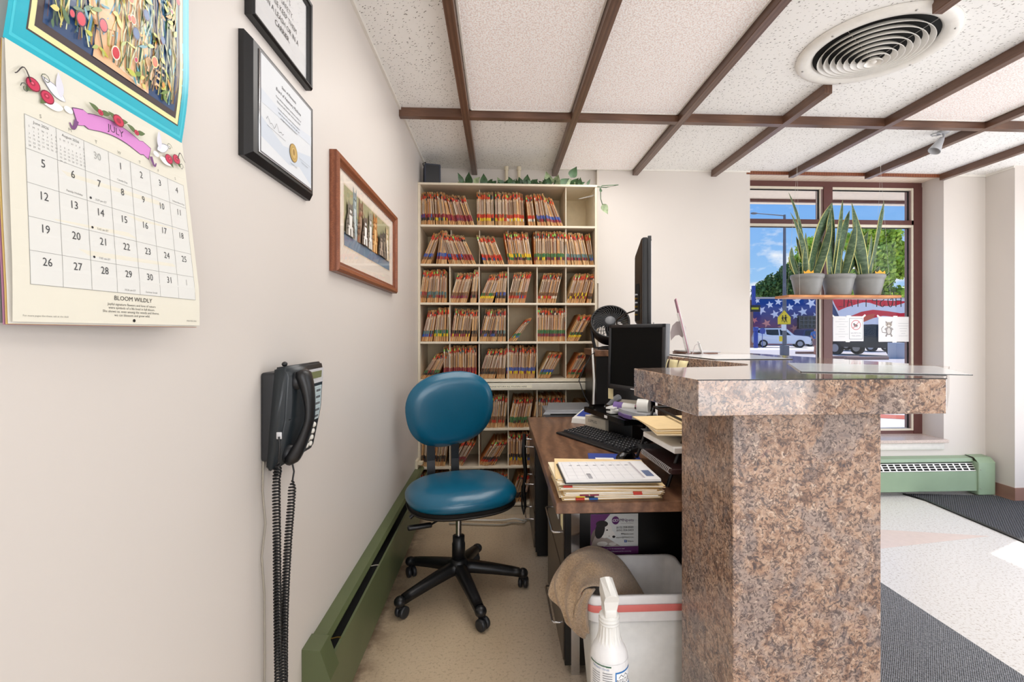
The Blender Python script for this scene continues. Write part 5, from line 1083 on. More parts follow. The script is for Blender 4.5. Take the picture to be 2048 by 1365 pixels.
# sticky notes on the inner edge of the counter
for k, px in enumerate((1325, 1343, 1362)):
    f = {1325: .90, 1343: .77, 1362: .64}[px]; x = .794+(.708-.794)*f; y = 1.484+(2.08-1.484)*f; dv = Vector((.708-.794, 2.08-1.484, 0)).normalized(); nn = Vector((-dv.y, dv.x, 0))
    b = MB(); vs = []
    for i in range(7):
        g = i/6; off = .0015+.014*math.sin(g*PI*.9)*(.4 if k == 1 else .8)
        for s in (-1, 1): vs.append(Vector((x, y, ZT_-.012-.070*g))+nn*off+dv*s*.034+Vector((0, 0, 0)))
    b.add(vs, [(2*i, 2*i+1, 2*i+3, 2*i+2) for i in range(6)], 0, None, True)
    o = b.build('sticky_note', 'note_yellow'); m_ = o.modifiers.new('t', 'SOLIDIFY'); m_.thickness = .0004
    tag(o, ('farthest', 'middle', 'nearest')[k]+' of three pale yellow notes stuck under the inner counter edge', 'note', 'notes on the inner counter edge')

# ================================================================== DESK
dk = thing('office_desk', 'walnut topped office desk with black steel drawer pedestal', 'desk', (0, 0, 0)); DZ = .740
MB().rbox(.164, 1.362, .708, .838, 2.756, DZ, .002, 1, smooth=False).build('desk_top', 'desk_walnut', dk)
ped = MB().box(.2365, 1.704, .03, .66, 2.255, .7075).build('drawer_pedestal', 'cabinet_black', dk)
for k, (z0, z1) in enumerate(((.045, .355), (.365, .695))):
    dr_ = MB().rbox(.231, 1.71, z0, .237, 2.25, z1, .002, 1, smooth=False).build('drawer', 'bronze_drawer', dk)
    zc = z1-.215; MB().tube([(.231, 1.78, zc), (.204, 1.78, zc), (.200, 1.79, zc), (.200, 2.03, zc), (.204, 2.04, zc), (.231, 2.04, zc)], .0042, 8).build('handle', 'chrome', dr_)
MB().box(.2585, 1.696, .0, .289, 1.7038, .7075).build('corner_post', 'chrome', dk)
MB().box(.78, 2.60, 0, .83, 2.74, .7075).build('leg', 'cabinet_black', dk); MB().box(.661, 1.70, .0, .83, 1.72, .7075).build('end_panel', 'cabinet_black', dk)
t = thing('side_cabinet', 'low black steel cabinet with chrome handles beyond the desk knee space', 'cabinet', (0, 0, 0))
MB().box(.199, 2.592, .03, .55, 3.02, .705-.06).build('cabinet_body', 'cabinet_black', t)
for k, (z0, z1) in enumerate(((.05, .235), (.245, .43), (.44, .64))):
    d_ = MB().rbox(.192, 2.60, z0, .199, 3.01, z1, .002, 1, smooth=False).build('drawer', 'bronze_drawer', t)
    MB().tube([(.192, 2.66, z1-.05), (.150, 2.66, z1-.05), (.150, 2.85, z1-.05), (.192, 2.85, z1-.05)], .0042, 8).build('handle', 'chrome', d_)
MB().box(.21, 2.61, 0, .54, 3.0, .03).build('plinth', 'black_plastic', t)
t = thing('paper_tray', 'grey metal paper tray with a black slot behind the far end of the desk', 'tray', (.40, 2.90, .646))
MB().rbox(-.13, -.11, 0, .15, .10, .125, .006, 2).build('housing', 'grey_plastic', t)
MB().add([(-.145, -.125, .105), (.16, -.125, .105), (.16, -.10, .128), (-.12, -.10, .128), (.16, .10, .142), (-.09, .10, .142)], [(0, 1, 2, 3), (3, 2, 4, 5)]).build('lid', 'grey_plastic', t)
MB().box(-.10, -.1265, .101, .13, -.1245, .109).build('slot', 'duct_black', t)
# black hanging strap and cables beside the cabinet
b = MB(); b.tube([(.142, 2.70, .655), (.140, 2.70, .54), (.150, 2.69, .44), (.138, 2.70, .34), (.148, 2.70, .24), (.140, 2.70, .20), (.13, 2.71, .24), (.128, 2.70, .36)], [.009, .014, .010, .012, .008, .008, .006, .004], 8)
tag(b.build('cable_bundle', 'black_cord'), 'black bundle of cables hanging from the handles of the side cabinet', 'cable')
for k, (pts, m, lab) in enumerate((
    ([(-.40, 3.13, .012), (-.15, 3.10, .012), (.02, 3.08, .016), (.10, 3.04, .04), (.17, 3.06, .016), (.19, 3.10, .01), (.5, 3.12, .01)], 'white_cord', 'white cable lying on the floor at the foot of the file shelf'),
    ([(-.32, 3.06, .010), (.0, 3.02, .010), (.08, 3.05, .010), (.16, 3.02, .022), (.185, 3.09, .012), (.6, 3.08, .010)], 'grey_cord', 'grey cable looping on the floor by the side cabinet'))):
    MBt = MB(); W_ = [Vector(p) for p in pts]; P2 = []
    for i in range(len(W_)-1):
        for q in range(8):
            f = q/8; p0 = W_[max(0, i-1)]; p1, p2 = W_[i], W_[i+1]; p3 = W_[min(len(W_)-1, i+2)]
            P2.append(.5*((2*p1)+(p2-p0)*f+(2*p0-5*p1+4*p2-p3)*f*f+(3*p1-p0-3*p2+p3)*f**3))
    for p in P2: p.z = max(p.z, .007)
    tag(MBt.tube(P2, .0055, 8).build('floor_cable', m), lab, 'cable')
# paper slips on the near drawers
for k, (y, z, h, c_, lab) in enumerate(((1.95, .62, .10, 'paper_white', 'upper white slip taped to the desk drawer front'), (1.86, .55, .085, 'paper_white', 'lower white slip taped to the desk drawer front beside the handle'), (1.74, .58, .13, 'note_yellow', 'yellow edged slip taped to the near end of the desk drawer'))):
    tag(MB().box(.2290, y-.025, z-h/2, .2305, y+.025, z+h/2).build('paper_slip', c_), lab, 'note', 'slips on the desk drawers')
# pets card on the dark end of the desk
t = thing('pets_magnet_card', 'purple and grey pet adoption card with a puppy on the dark desk end', 'card', (.4165, 1.7030, .5026)); t.scale = (1.232,)*3; a, b_ = .0705, .0585
MB().box(-a, -.001, -b_, a, 0, b_).build('card_back', 'paper_white', t)
d = Draw(lambda u, v, h: (u, -.0011-h, v))
d.rect(-a, -b_, a, b_, (216, 218, 216)); d.poly([(-a, -b_), (-a, b_), (-.012, b_), (-.045, .02), (-.06, -b_)], (104, 48, 108)); d.poly([(-.012, b_), (a, b_), (a, -.03), (-.01, -.03), (-.04, .01), (-.04, .025)], (222, 224, 222))
d.ell(-.048, -.014, .022, .032, (120, 106, 100)); d.poly([(-a, -.035), (-.055, .0), (-.02, -.012), (.018, -.036)], (170, 158, 150)); d.ell(-.028, .010, .021, .022, (232, 228, 222), rot=-.5); d.ell(-.012, .000, .015, .011, (236, 232, 226), rot=-.6); d.ell(-.043, .012, .014, .026, (36, 30, 30), rot=-.25); d.ell(-.037, .030, .018, .010, (40, 34, 34)); d.ell(-.002, -.008, .0045, .0036, (24, 20, 22)); d.ell(-.022, .012, .0028, .0020, (24, 20, 22)); d.ell(-.016, -.006, .0015, .0012, (90, 80, 80)); d.ell(-.036, -.028, .016, .007, (226, 222, 216)); d.ell(-.006, -.029, .012, .005, (210, 206, 200))
d.ell(.003, .040, .0108, .0120, (96, 40, 104), n=28); d.ell(-.0008, .040, .0052, .0036, (226, 220, 230), rot=.3); d.ell(-.0008, .040, .0036, .0022, (96, 40, 104), rot=.3); d.ell(.0065, .0405, .0052, .0036, (226, 220, 230), rot=.3); d.ell(.0065, .0405, .0036, .0022, (96, 40, 104), rot=.3)
d.text('MNpets', .036, .0365, .0125, (84, 52, 92), sx=1.05); d.line([(.018, .0315), (.056, .0315)], .0006, (110, 100, 114))
for s, v, sz in (('(612) 358-0500', .017, .0082), ('(651) 354-5423', .0085, .0082), ('MNpets.com', -.002, .0072), ('support@MNpets.com', -.0115, .0056)): d.text(s, .056, v, sz, (34, 34, 38), 'r')
d.rect(.029, -.0245, .036, -.0175, (40, 78, 150)); d.text('f', .0325, -.0235, .008, (240, 240, 244)); d.text('MNpets', .056, -.0232, .0055, (34, 34, 38), 'r')
d.rect(-a, -b_, a, -.036, (92, 34, 92)); d.text('We care for all creatures in need', -.002, -.0435, .0046, (226, 214, 230)); d.text('Serving the animals of Minnesota and the community', .0, -.0515, .0046, (226, 214, 230))
d.mb.build('print', 'printed_paper', t)

# ---- folders and planner piled on the desk
def pile_folder(i, x, y, z, rz, tabs, label, w=.30, h=.235):
    t = thing('desk_folder', label, 'folder', (x, y, z), rz, 'folders piled on the desk'); th = .0052
    c1, c2 = [('manila', 'cream_paper'), ('cream_paper', 'manila')][i % 2]
    MB().rbox(-w/2, -h/2, 0, w/2, h/2, .0012, .0004, 1, smooth=False).rbox(-w/2, -h/2+.003, th-.0012, w/2, h/2, th-.0002, .0004, 1, smooth=False).build('cover', c1, t)
    MB().box(-w/2+.006, -h/2+.004, .0013, w/2-.006, h/2-.004, th-.0013).build('papers', 'paper_white', t)
    for k, (u, m) in enumerate(tabs): MB().box(u, -h/2-.0008, .0003, u+.026, -h/2+.012, th+.0001).build('colour_tab', m, t)
    return th
for nm, c_ in (('tab_red', (196, 60, 44)), ('tab_maroon', (128, 34, 60)), ('tab_blue', (40, 92, 160)), ('tab_yellow', (222, 206, 70)), ('tab_black', (30, 30, 34))): plain(nm, c_, .6)
z = DZ+.0006; specs = [(.330, 1.500, .03, [(-.07, 'tab_blue'), (-.11, 'tab_red')], 'bottom manila folder of the pile on the desk, with blue tab'), (.328, 1.502, -.02, [(-.10, 'tab_yellow'), (-.072, 'tab_black')], 'second folder from the bottom of the desk pile, yellow and black tabs'),
    (.334, 1.500, .02, [(-.10, 'tab_maroon'), (-.07, 'tab_maroon'), (.06, 'tab_red')], 'third folder from the bottom of the desk pile, maroon tabs'), (.338, 1.498, .01, [(.055, 'tab_red')], 'fourth folder from the bottom of the desk pile, one red tab'),
    (.330, 1.505, -.07, [], 'fifth folder from the bottom of the desk pile, plain cream'), (.322, 1.508, .03, [], 'sixth folder from the bottom of the desk pile, plain'), (.345, 1.500, -.05, [(-.15, 'tab_red')], 'seventh folder from the bottom of the desk pile, tilted, red tab at left'),
    (.320, 1.515, .02, [], 'eighth folder from the bottom of the desk pile, just under the top one'), (.330, 1.522, -.10, [(.02, 'tab_red')], 'topmost folder of the desk pile, right beneath the planner')]
for i, (x, y, rz, tb, lab) in enumerate(specs): z += pile_folder(i, x, y, z, rz, tb, lab)+.0005
pl = thing('desk_planner', 'open white monthly planner with black cover on top of the folder pile', 'planner', (.332, 1.470, z+.0004), 0.0)
def pm_(dx, w0, w1, h, z0, z1, mat, nm):     # slightly skewed block: the planner lies turned on the pile
    return MB().prism([(-w1/2+dx, -h/2), (w1/2+dx, -h/2), (w0/2+dx, h/2), (-w0/2+dx, h/2)], z0, z1).build(nm, mat, pl)
pm_(0, .285, .285, .205, 0, .0028, 'black_plastic', 'cover'); pm_(.002, .28, .28, .198, .003, .0095, 'paper_white', 'page_block')
d = Draw(lambda u, v, h: (u+.002, v, .0097+h)); d.rect(-.14, -.099, .14, .099, (240, 240, 242))
for i in range(9): d.line([(-.13+.0275*i, -.088), (-.13+.0275*i, .088)], .0006, (166, 168, 176), lift=(i == 0))
for i in range(6): d.line([(-.13, -.088+.0352*i), (.09, -.088+.0352*i)], .0006, (166, 168, 176), lift=(i == 0))
d.rect(.092, -.085, .098, .085, (196, 190, 196)); d.rect(.106, -.070, .130, -.01, (96, 112, 150)); d.rect(-.070, -.084, -.058, -.036, (166, 166, 172)); d.text('NOV', -.064, -.050, .008, (60, 60, 66)); 
for q in range(8): d.rect(-.11+.026*q, .05, -.10+.026*q, .054, (140, 140, 148), lift=(q == 0))
d.mb.build('ruled_page', 'printed_paper', pl)

# ---- keyboard, mouse, pad
def keyboard():
    t = thing('keyboard', 'black computer keyboard lying askew on the walnut desk', 'keyboard', (.470, 2.135, DZ+.0006), -1.10); L, w = .46, .165
    MB().add([(-L/2, -w/2, 0), (L/2, -w/2, 0), (L/2, w/2, 0), (-L/2, w/2, 0), (-L/2+.004, -w/2+.003, .009), (L/2-.004, -w/2+.003, .009), (L/2-.004, w/2-.003, .022), (-L/2+.004, w/2-.003, .022)], [(0, 3, 2, 1), (4, 5, 6, 7), (0, 1, 5, 4), (1, 2, 6, 5), (2, 3, 7, 6), (3, 0, 4, 7)]).build('case', 'black_plastic', t)
    MB().rbox(-L/2, -w/2-.020, 0, L/2, -w/2+.006, .009, .004, 2).build('wrist_rest', 'black_plastic', t)
    ks = MB(); lg = MB()
    for r in range(6):
        y = -w/2+.018+r*.0238; z = .0095+(y+w/2)*.076; x = -L/2+.012; c_ = 0
        while x < L/2-.018:
            if .295 < x+L/2 < .312 or .36 < x+L/2 < .372: x += .006; continue
            kw = .0165 if not (r == 0 and .08 < x+L/2 < .2) else .11
            kw = min(kw, L/2-.012-x); ks.add([(x, y, z), (x+kw, y, z), (x+kw, y+.0175, z+.0012), (x, y+.0175, z+.0012), (x+.0022, y+.0025, z+.0075), (x+kw-.0022, y+.0025, z+.0075), (x+kw-.0022, y+.0145, z+.0085), (x+.0022, y+.0145, z+.0085)], [(4, 5, 6, 7), (0, 1, 5, 4), (1, 2, 6, 5), (2, 3, 7, 6), (3, 0, 4, 7)])
            if kw < .02: lg.add([(x+.005, y+.0085, z+.0083), (x+.009, y+.0085, z+.0083), (x+.009, y+.0125, z+.0086), (x+.005, y+.0125, z+.0086)], [(0, 1, 2, 3)])
            x += kw+.0025
    k = ks.build('keys', 'dark_plastic', t); k['kind'] = 'stuff'; lg.build('key_legends', 'silver_label', k)
keyboard()
t = thing('mouse_pad', 'blue mouse pad with a white slip behind the folder pile', 'mouse pad', (.445, 1.815, DZ+.0006), -.15); MB().rbox(-.10, -.08, 0, .10, .08, .003, .0012, 1, smooth=False).build('pad', 'blue_plastic', t)
tag(MB().box(-.035, -.03, 0, .035, .03, .0006).build('paper_slip', 'paper_white', loc=(.405, 1.80, DZ+.0042), rot=(0, 0, -.1)), 'white slip of paper on the blue mouse pad', 'note')
t = thing('computer_mouse', 'glossy black computer mouse at the edge of the blue pad', 'mouse', (.485, 1.800, DZ+.0040), -.9)
MB().sphere((0, 0, .006), .05, 22, 12, sc=(.58, 1.05, .56)).build('shell', 'black_gloss', t)
o = t.children[0]
for v in o.data.vertices: v.co.z = max(v.co.z, 0)
MB().cyl((-.003, .03, .028), (.003, .03, .028), .007, 12).build('scroll_wheel', 'dark_plastic', t)

# ---- card terminal, boxes and tray
t = thing('card_terminal', 'white card terminal with a blue face at the back of the desk', 'card reader', (.475, 2.62, DZ+.0006), -.55)
MB().add([(-.045, -.085, 0), (.045, -.085, 0), (.045, .085, 0), (-.045, .085, 0), (-.042, -.080, .026), (.042, -.080, .026), (.042, .080, .052), (-.042, .080, .052)], [(0, 3, 2, 1), (4, 5, 6, 7), (0, 1, 5, 4), (1, 2, 6, 5), (2, 3, 7, 6), (3, 0, 4, 7)]).build('case', 'plastic_white', t)
MB().add([(-.032, -.045, .0322), (.034, -.045, .0322), (.034, .075, .0520), (-.032, .075, .0520)], [(0, 1, 2, 3)]).build('blue_face', 'blue_plastic', t)
t = thing('label_box', 'small cream box with printed letters under the black tray', 'box', (.520, 2.36, DZ+.0006), -1.15)
MB().rbox(-.085, -.05, 0, .085, .05, .070, .002, 1, smooth=False).build('carton', 'beige_box', t); d = Draw(lambda u, v, h: (u, -.0502-h, v)); d.text('SUPPLIES', -.02, .040, .020, (40, 40, 40)); d.mb.build('print', 'printed_paper', t)
tr_ = thing('black_tray', 'black plastic tray raised over the desk, heaped with labels and tape', 'tray', (.575, 2.21, DZ+.0006), -1.30)
bt = MB(); prf = [(0, .0), (.06, 0), (.075, .03), (.082, .095), (0, .095)]
MB().rbox(-.12, -.03, 0, .14, .08, .094, .004, 2).build('support_box', 'black_plastic', tr_)
bm = bmesh.new(); bmesh.ops.create_cube(bm, size=1)
for v in bm.verts: v.co = Vector((v.co.x*.50, v.co.y*.20, .106+v.co.z*.024))
bmesh.ops.bevel(bm, geom=[e_ for e_ in bm.edges if abs(e_.verts[0].co.z-e_.verts[1].co.z) > .01], offset=.055, segments=6, affect='EDGES')
tf = [f for f in bm.faces if f.normal.z > .9]; r = bmesh.ops.inset_region(bm, faces=tf, thickness=.008); bmesh.ops.translate(bm, verts=list({v for f in tf for v in f.verts}), vec=(0, 0, -.012))
MB().bm(bm).build('tray_shell', 'black_gloss', tr_)
MB().box(.02, -.1020, .100, .045, -.0995, .112).build('white_tag', 'paper_white', tr_)
t = thing('tape_dispenser', 'grey label tape gun lying on the black tray', 'tape dispenser', (.618, 2.105, DZ+.108), -1.20)
MB().prism([(-.10, -.03), (-.04, -.05), (.06, -.052), (.105, -.030), (.11, .02), (.06, .045), (0, .035), (-.06, .0)], .004, .034).build('body', 'pewter', t); MB().prism([(-.09, -.038), (-.02, -.058), (.03, -.058), (.03, -.050), (-.03, -.048)], .002, .018).build('cutter', 'purple_plastic', t)
MB().cyl((.02, -.01, .060), (.06, .02, .060), .030, 24).build('tape_roll', 'plastic_white', t)
t = thing('glove_tube', 'white and purple tube lying across the tape gun', 'tube', (.600, 2.215, DZ+.130), -.75); MB().cyl((-.06, 0, .012), (.05, 0, .010), .019, 20).build('tube', 'plastic_white', t); MB().cyl((-.062, 0, .012), (-.015, 0, .0115), .0195, 20).build('purple_end', 'purple_plastic', t)
for k, (dx, dy, dz, rz) in enumerate(((0, 0, 0, .3), (.012, -.008, .010, -.2), (-.006, .01, .020, .9))):
    tag(MB().rbox(-.035, -.022, 0, .035, .022, .009, .001, 1, smooth=False).build('label_pack', 'paper_white', loc=(.550+dx, 2.235+dy, DZ+.1095+dz), rot=(0, 0, rz)), ('bottom', 'middle', 'top')[k]+' packet of white labels stacked on the black tray', 'labels', 'label packets on the black tray')
tag(MB().rbox(-.022, -.022, 0, .022, .022, .008, .002, 1).build('red_white_packet', 'pink_card', loc=(.650, 2.17, DZ+.143), rot=(.2, .1, .4)), 'red and white packet propped behind the tape gun', 'packet')
t = thing('desk_telephone', 'grey beige desk telephone behind the black tray, below the monitor', 'telephone', (.655, 2.46, DZ+.0006), -.6)
MB().add([(-.10, -.11, 0), (.10, -.11, 0), (.10, .11, 0), (-.10, .11, 0), (-.098, -.108, .055), (.098, -.108, .055), (.098, .108, .125), (-.098, .108, .125)], [(0, 3, 2, 1), (4, 5, 6, 7), (0, 1, 5, 4), (1, 2, 6, 5), (2, 3, 7, 6), (3, 0, 4, 7)]).build('base', 'grey_cord', t)
MB().tube([(-.07, -.10, .072), (-.075, -.06, .098), (-.078, 0, .112), (-.075, .06, .128), (-.07, .10, .132)], [.020, .016, .013, .016, .020], 12).build('handset', 'grey_plastic', t)

# ---- monitor
mo = thing('computer_monitor', 'black computer monitor with a dark screen above the desk', 'monitor', (.628, 2.160, DZ+.0006), math.atan2(-.35, .177))
# local x runs along the screen towards the near right edge, -y faces the chair
Zc = 1.1135-DZ; hw_, hh = .184, .156; M = T(0, 0, Zc) @ Matrix.Rotation(-.03, 4, 'X')
MB().rbox(-hw_, -.004, -hh, hw_, .022, hh, .006, 2, M=M).build('housing', 'black_plastic', mo)
f_ = MB(); g = .017
for (a, b0, c_, d_) in ((-hw_, -hh, hw_, -hh+.024), (-hw_, hh-g, hw_, hh), (-hw_, -hh, -hw_+g, hh), (hw_-g, -hh, hw_, hh)): f_.rbox(a, -.010, b0, c_, .0, d_, .002, 1, M=M)
bz = f_.build('bezel', 'dark_plastic', mo); MB().box(-hw_+g, -.0062, -hh+.024, hw_-g, -.003, hh-g, M=M).build('screen', 'screen_black', mo)
MB().box(-.018, -.0112, -hh+.010, .018, -.0098, -hh+.015, M=M).build('maker_mark', 'silver_label', bz); MB().rbox(-.06, .022, -.09, .06, .094, .09, .01, 2, M=M).build('rear_housing', 'black_plastic', mo)
MB().rbox(-.03, .072, .01, .03, .096, Zc-.05, .006, 2).build('stand_neck', 'black_plastic', mo); MB().lathe([(0, 0), (.09, 0), (.09, .006), (.06, .014), (0, .016)], 32, c=(0, .10, 0)).build('stand_base', 'black_plastic', mo)
MB().rbox(hw_-.0005, -.006, -hh, hw_+.003, .018, hh, .001, 1, M=M).build('side_edge', 'grey_plastic', mo)
for k, (x, w) in enumerate(((-.190, .038),)):
    t = tag(MB().box(-w/2, 0, -.095, w/2, .0005, .0).build('paper_strip', 'note_yellow', loc=(.5505, 2.3245, 1.231-(762-666)*2.30/950), rot=(0, 0, math.atan2(-.35, .177))), 'pale handwritten strip stuck to the lower left corner of the monitor', 'note')
# ---- tall cabinet, fan, television
bc = thing('tall_cabinet', 'tall black cabinet with a wood grain top behind the desk, under the fan', 'cabinet', (0, 0, 0))
MB().box(.575, 2.80, 0, .90, 3.15, 1.090).build('cabinet_body', 'cabinet_black', bc); MB().rbox(.568, 2.79, 1.0905, .91, 3.16, 1.128, .002, 1, smooth=False).build('cabinet_top', 'desk_walnut', bc)
fn = thing('desk_fan', 'round black desk fan tilted upwards on the tall cabinet', 'fan', (.690, 2.93, 1.129))
MB().lathe([(0, 0), (.075, 0), (.078, .008), (.05, .018), (0, .022)], 32).build('base', 'black_plastic', fn)
MB().tube([(-.095, 0, .012), (-.108, 0, .06), (-.118, .0, .14)], .010, 8).tube([(.095, 0, .012), (.108, 0, .06), (.118, .0, .14)], .010, 8).box(-.10, -.02, .004, .10, .02, .014).build('yoke', 'black_plastic', fn)
M = T(0, 0, .150) @ Rz(-.22) @ Matrix.Rotation(math.radians(90-32), 4, 'X')
MB().lathe([(.104, -.075), (.118, -.04), (.122, .02), (.120, .045), (.113, .050), (.108, .040), (.106, .0), (.094, -.07), (.104, -.075)], 48, M=M).build('housing', 'black_plastic', fn)
gl = MB()
for k in range(34):
    a = 2*PI*k/34; gl.tube([M @ Vector((.030*math.cos(a), .030*math.sin(a), .052)), M @ Vector((.075*math.cos(a+.22), .075*math.sin(a+.22), .056)), M @ Vector((.113*math.cos(a+.5), .113*math.sin(a+.5), .044))], .0026, 6)
gr_ = gl.build('spiral_grille', 'dark_plastic', fn); MB().lathe([(0, .060), (.026, .058), (.033, .052), (.031, .046)], 28, M=M).build('centre_badge', 'grey_plastic', gr_)
for k in range(3):
    a0 = k*2*PI/3; b = MB(); vs = []
    for i in range(9):
        a = a0+i*.13
        for j in range(4): r = .025+j*.025; vs.append(M @ Vector((r*math.cos(a+j*.12), r*math.sin(a+j*.12), .012-.03*(i/8)+.012)))
    b.add(vs, [(4*i+j, 4*i+j+1, 4*i+j+5, 4*i+j+4) for i in range(8) for j in range(3)], 0, None, True); b.build('blade', 'dark_plastic', fn)
MB().lathe([(0, -.070), (.030, -.068), (.034, -.02), (.026, .020), (0, .026)], 24, M=M).build('motor', 'black_plastic', fn)
bk = MB()
for k in range(12):
    a = PI*2*k/12; bk.tube([M @ Vector((.03*math.cos(a), .03*math.sin(a), -.066)), M @ Vector((.10*math.cos(a), .10*math.sin(a), -.072))], .0018, 5)
bk.build('rear_grille', 'black_plastic', fn)
tag(MB().tube([(.565, 2.86, 1.135), (.555, 2.80, 1.10), (.560, 2.785, .95), (.553, 2.775, .80), (.575, 2.77, .752)], .006, 8).build('power_cable', 'white_cord'), 'thick pale cable running down the left side of the tall cabinet', 'cable')
tag(MB().tube([(.72, 2.86, 1.14), (.60, 2.80, 1.137), (.548, 2.80, 1.10), (.50, 2.79, 1.02), (.47, 2.78, .95), (.50, 2.775, .86), (.535, 2.77, .80), (.56, 2.75, .752)], .003, 6).build('fan_cable', 'black_cord'), 'thin black cable curving from the fan down to the desk', 'cable')
tv = thing('television', 'slim black television seen edge on, standing on the far end of the counter', 'television', (.797, 2.58, ZT_+.001), math.atan2(.60, .172))
# local x runs away from the camera along the screen, +y is the rear (left) side
z0, z1 = .115, .567
bm = bmesh.new(); prof = [(-.30, -.012, 0), (.30, -.012, 0), (.30, .012, 0), (.22, .05, 0), (-.20, .05, 0), (-.285, .020, 0), (-.30, .012, 0)]
f = bm.faces.new([bm.verts.new((x, y, z0)) for x, y, _ in prof]); r = bmesh.ops.extrude_face_region(bm, geom=[f]); nv = [v for v in r['geom'] if isinstance(v, bmesh.types.BMVert)]; bmesh.ops.translate(bm, verts=nv, vec=(0, 0, z1-z0)); bmesh.ops.recalc_face_normals(bm, faces=bm.faces)
for v in bm.verts:
    if v.co.z > .4 and v.co.y > .03: v.co.z -= .08
    if v.co.z < .2 and v.co.y > .03: v.co.z += .05
bmesh.ops.bevel(bm, geom=list(bm.edges), offset=.004, segments=2, affect='EDGES'); MB().bm(bm).build('rear_housing', 'black_plastic', tv)
MB().rbox(-.306, -.028, z0-.006, .306, -.011, z1+.006, .003, 2).build('front_bezel', 'dark_plastic', tv); MB().box(-.292, -.0292, z0+.01, .292, -.0275, z1-.01).build('screen', 'black_gloss', tv)
MB().box(-.307, -.0290, z0+.02, -.3055, -.0265, z1-.02).build('edge_strip', 'silver_label', tv)
MB().add([(-.262, .0300, .16), (-.212, .0475, .16), (-.212, .0475, .345), (-.262, .0300, .345)], [(3, 2, 1, 0)]).build('connector_recess', 'duct_black', tv)
for i in range(6): MB().cyl((-.240, .0375, .19+.020*i), (-.248, .049, .19+.020*i), .0045, 10).build('socket', 'pewter' if i % 2 else 'brass', tv)
MB().rbox(-.03, -.01, .01, .03, .02, .13, .005, 2).build('stand_neck', 'black_plastic', tv); MB().lathe([(0, 0), (.12, 0), (.118, .008), (.05, .014), (0, .016)], 36, M=Matrix.Diagonal((1.0, .62, 1, 1))).build('stand_foot', 'black_plastic', tv)
tag(MB().tube([(.715, 2.36, 1.34), (.70, 2.42, 1.345), (.67, 2.52, 1.33), (.655, 2.62, 1.30), (.68, 2.72, 1.24), (.70, 2.80, 1.16), (.72, 2.83, 1.14)], .004, 6).build('television_cable', 'black_cord'), 'black cable arching from the back of the television towards the fan', 'cable')

# ---- desk organiser at the right end, with folders, papers and a ring bound book
og = thing('wire_organiser', 'black stepped desk organiser beside the counter pedestal', 'desk organiser', (.665, 1.66, DZ+.0006), 0)
fr_ = MB()
for y in (-.17, .17):
    fr_.tube([(-.13, y, 0), (-.06, y, .20), (.12, y, .20), (.13, y, 0)], .006, 8)
for z, x0 in ((.055, -.135), (.115, -.115), (.165, -.09)): 
    M_ = Matrix.Rotation(.12, 4, 'Y'); MB().box(x0, -.165, z, .125, .165, z+.0025).build('shelf', 'black_plastic', og)
fr_.tube([(-.06, -.17, .20), (-.06, .17, .20)], .005, 8); fr_.build('wire_frame', 'black_plastic', og)
for i in range(4):
    t = tag(MB().rbox(-.14, -.11, 0, .13, .12, .0042, .0008, 1, smooth=False).build('stacked_folder', 'manila' if i % 2 else 'cream_paper', loc=(.642-.004*i, 1.555+.012*i, DZ+.1695+.0047*i), rot=(0, 0, -.10+.05*i)), ('lowest', 'second lowest', 'second highest', 'topmost')[i]+' manila folder in the top tray of the desk organiser', 'folder', 'folders in the organiser')
t = tag(MB().rbox(-.13, -.12, 0, .12, .13, .018, .002, 1, smooth=False).build('paper_stack', 'paper_white', loc=(.655, 1.56, DZ+.1195), rot=(0, 0, .08)), 'stack of white papers in the middle tray of the desk organiser', 'papers')
t = thing('ring_bound_book', 'dark maroon ring bound book in the lowest organiser tray', 'book', (.655, 1.555, DZ+.0595), .05); plain('book_maroon', (52, 26, 26), .45)
MB().rbox(-.14, -.13, 0, .12, .13, .016, .002, 1, smooth=False).build('cover', 'book_maroon', t); rg = MB()
for i in range(22): rg.tube([(-.140+.007*math.cos(a), -.12+.0112*i, .009+.009*math.sin(a)) for a in [q*PI/4 for q in range(8)]], .0011, 5, closed=True)
rg.build('ring_binding', 'silver_label', t)

# ================================================================== OFFICE CHAIR
def cushion(a, b, th, ex=2.6, puff=.018, nseg=56, taper=0.0):
    prof = [(0, th+puff), (.25, th+puff*.96), (.5, th+puff*.82), (.70, th+puff*.55), (.83, th+puff*.12), (.92, th-.012), (.975, th-.028), (1.0, th*.45), (.995, th*.22), (.97, .006), (.93, 0), (0, 0)]
    vs = []; 
    for s, z in prof:
        for k in range(nseg):
            t = 2*PI*k/nseg; c, q = math.cos(t), math.sin(t); x = a*abs(c)**(2/ex)*(1 if c > 0 else -1); y = b*abs(q)**(2/ex)*(1 if q > 0 else -1)
            vs.append((x*s*(1+taper*y/b*s), y*s, z))
    n = nseg; return vs, [(i*n+k, i*n+(k+1) % n, (i+1)*n+(k+1) % n, (i+1)*n+k) for i in range(len(prof)-1) for k in range(n)]
ch = thing('office_chair', 'teal vinyl task chair on a black five star base with casters', 'chair', (-.192, 2.262, 0), 0)
yaw = math.radians(19); F_ = Rz(yaw)             # local -y is the way the chair faces
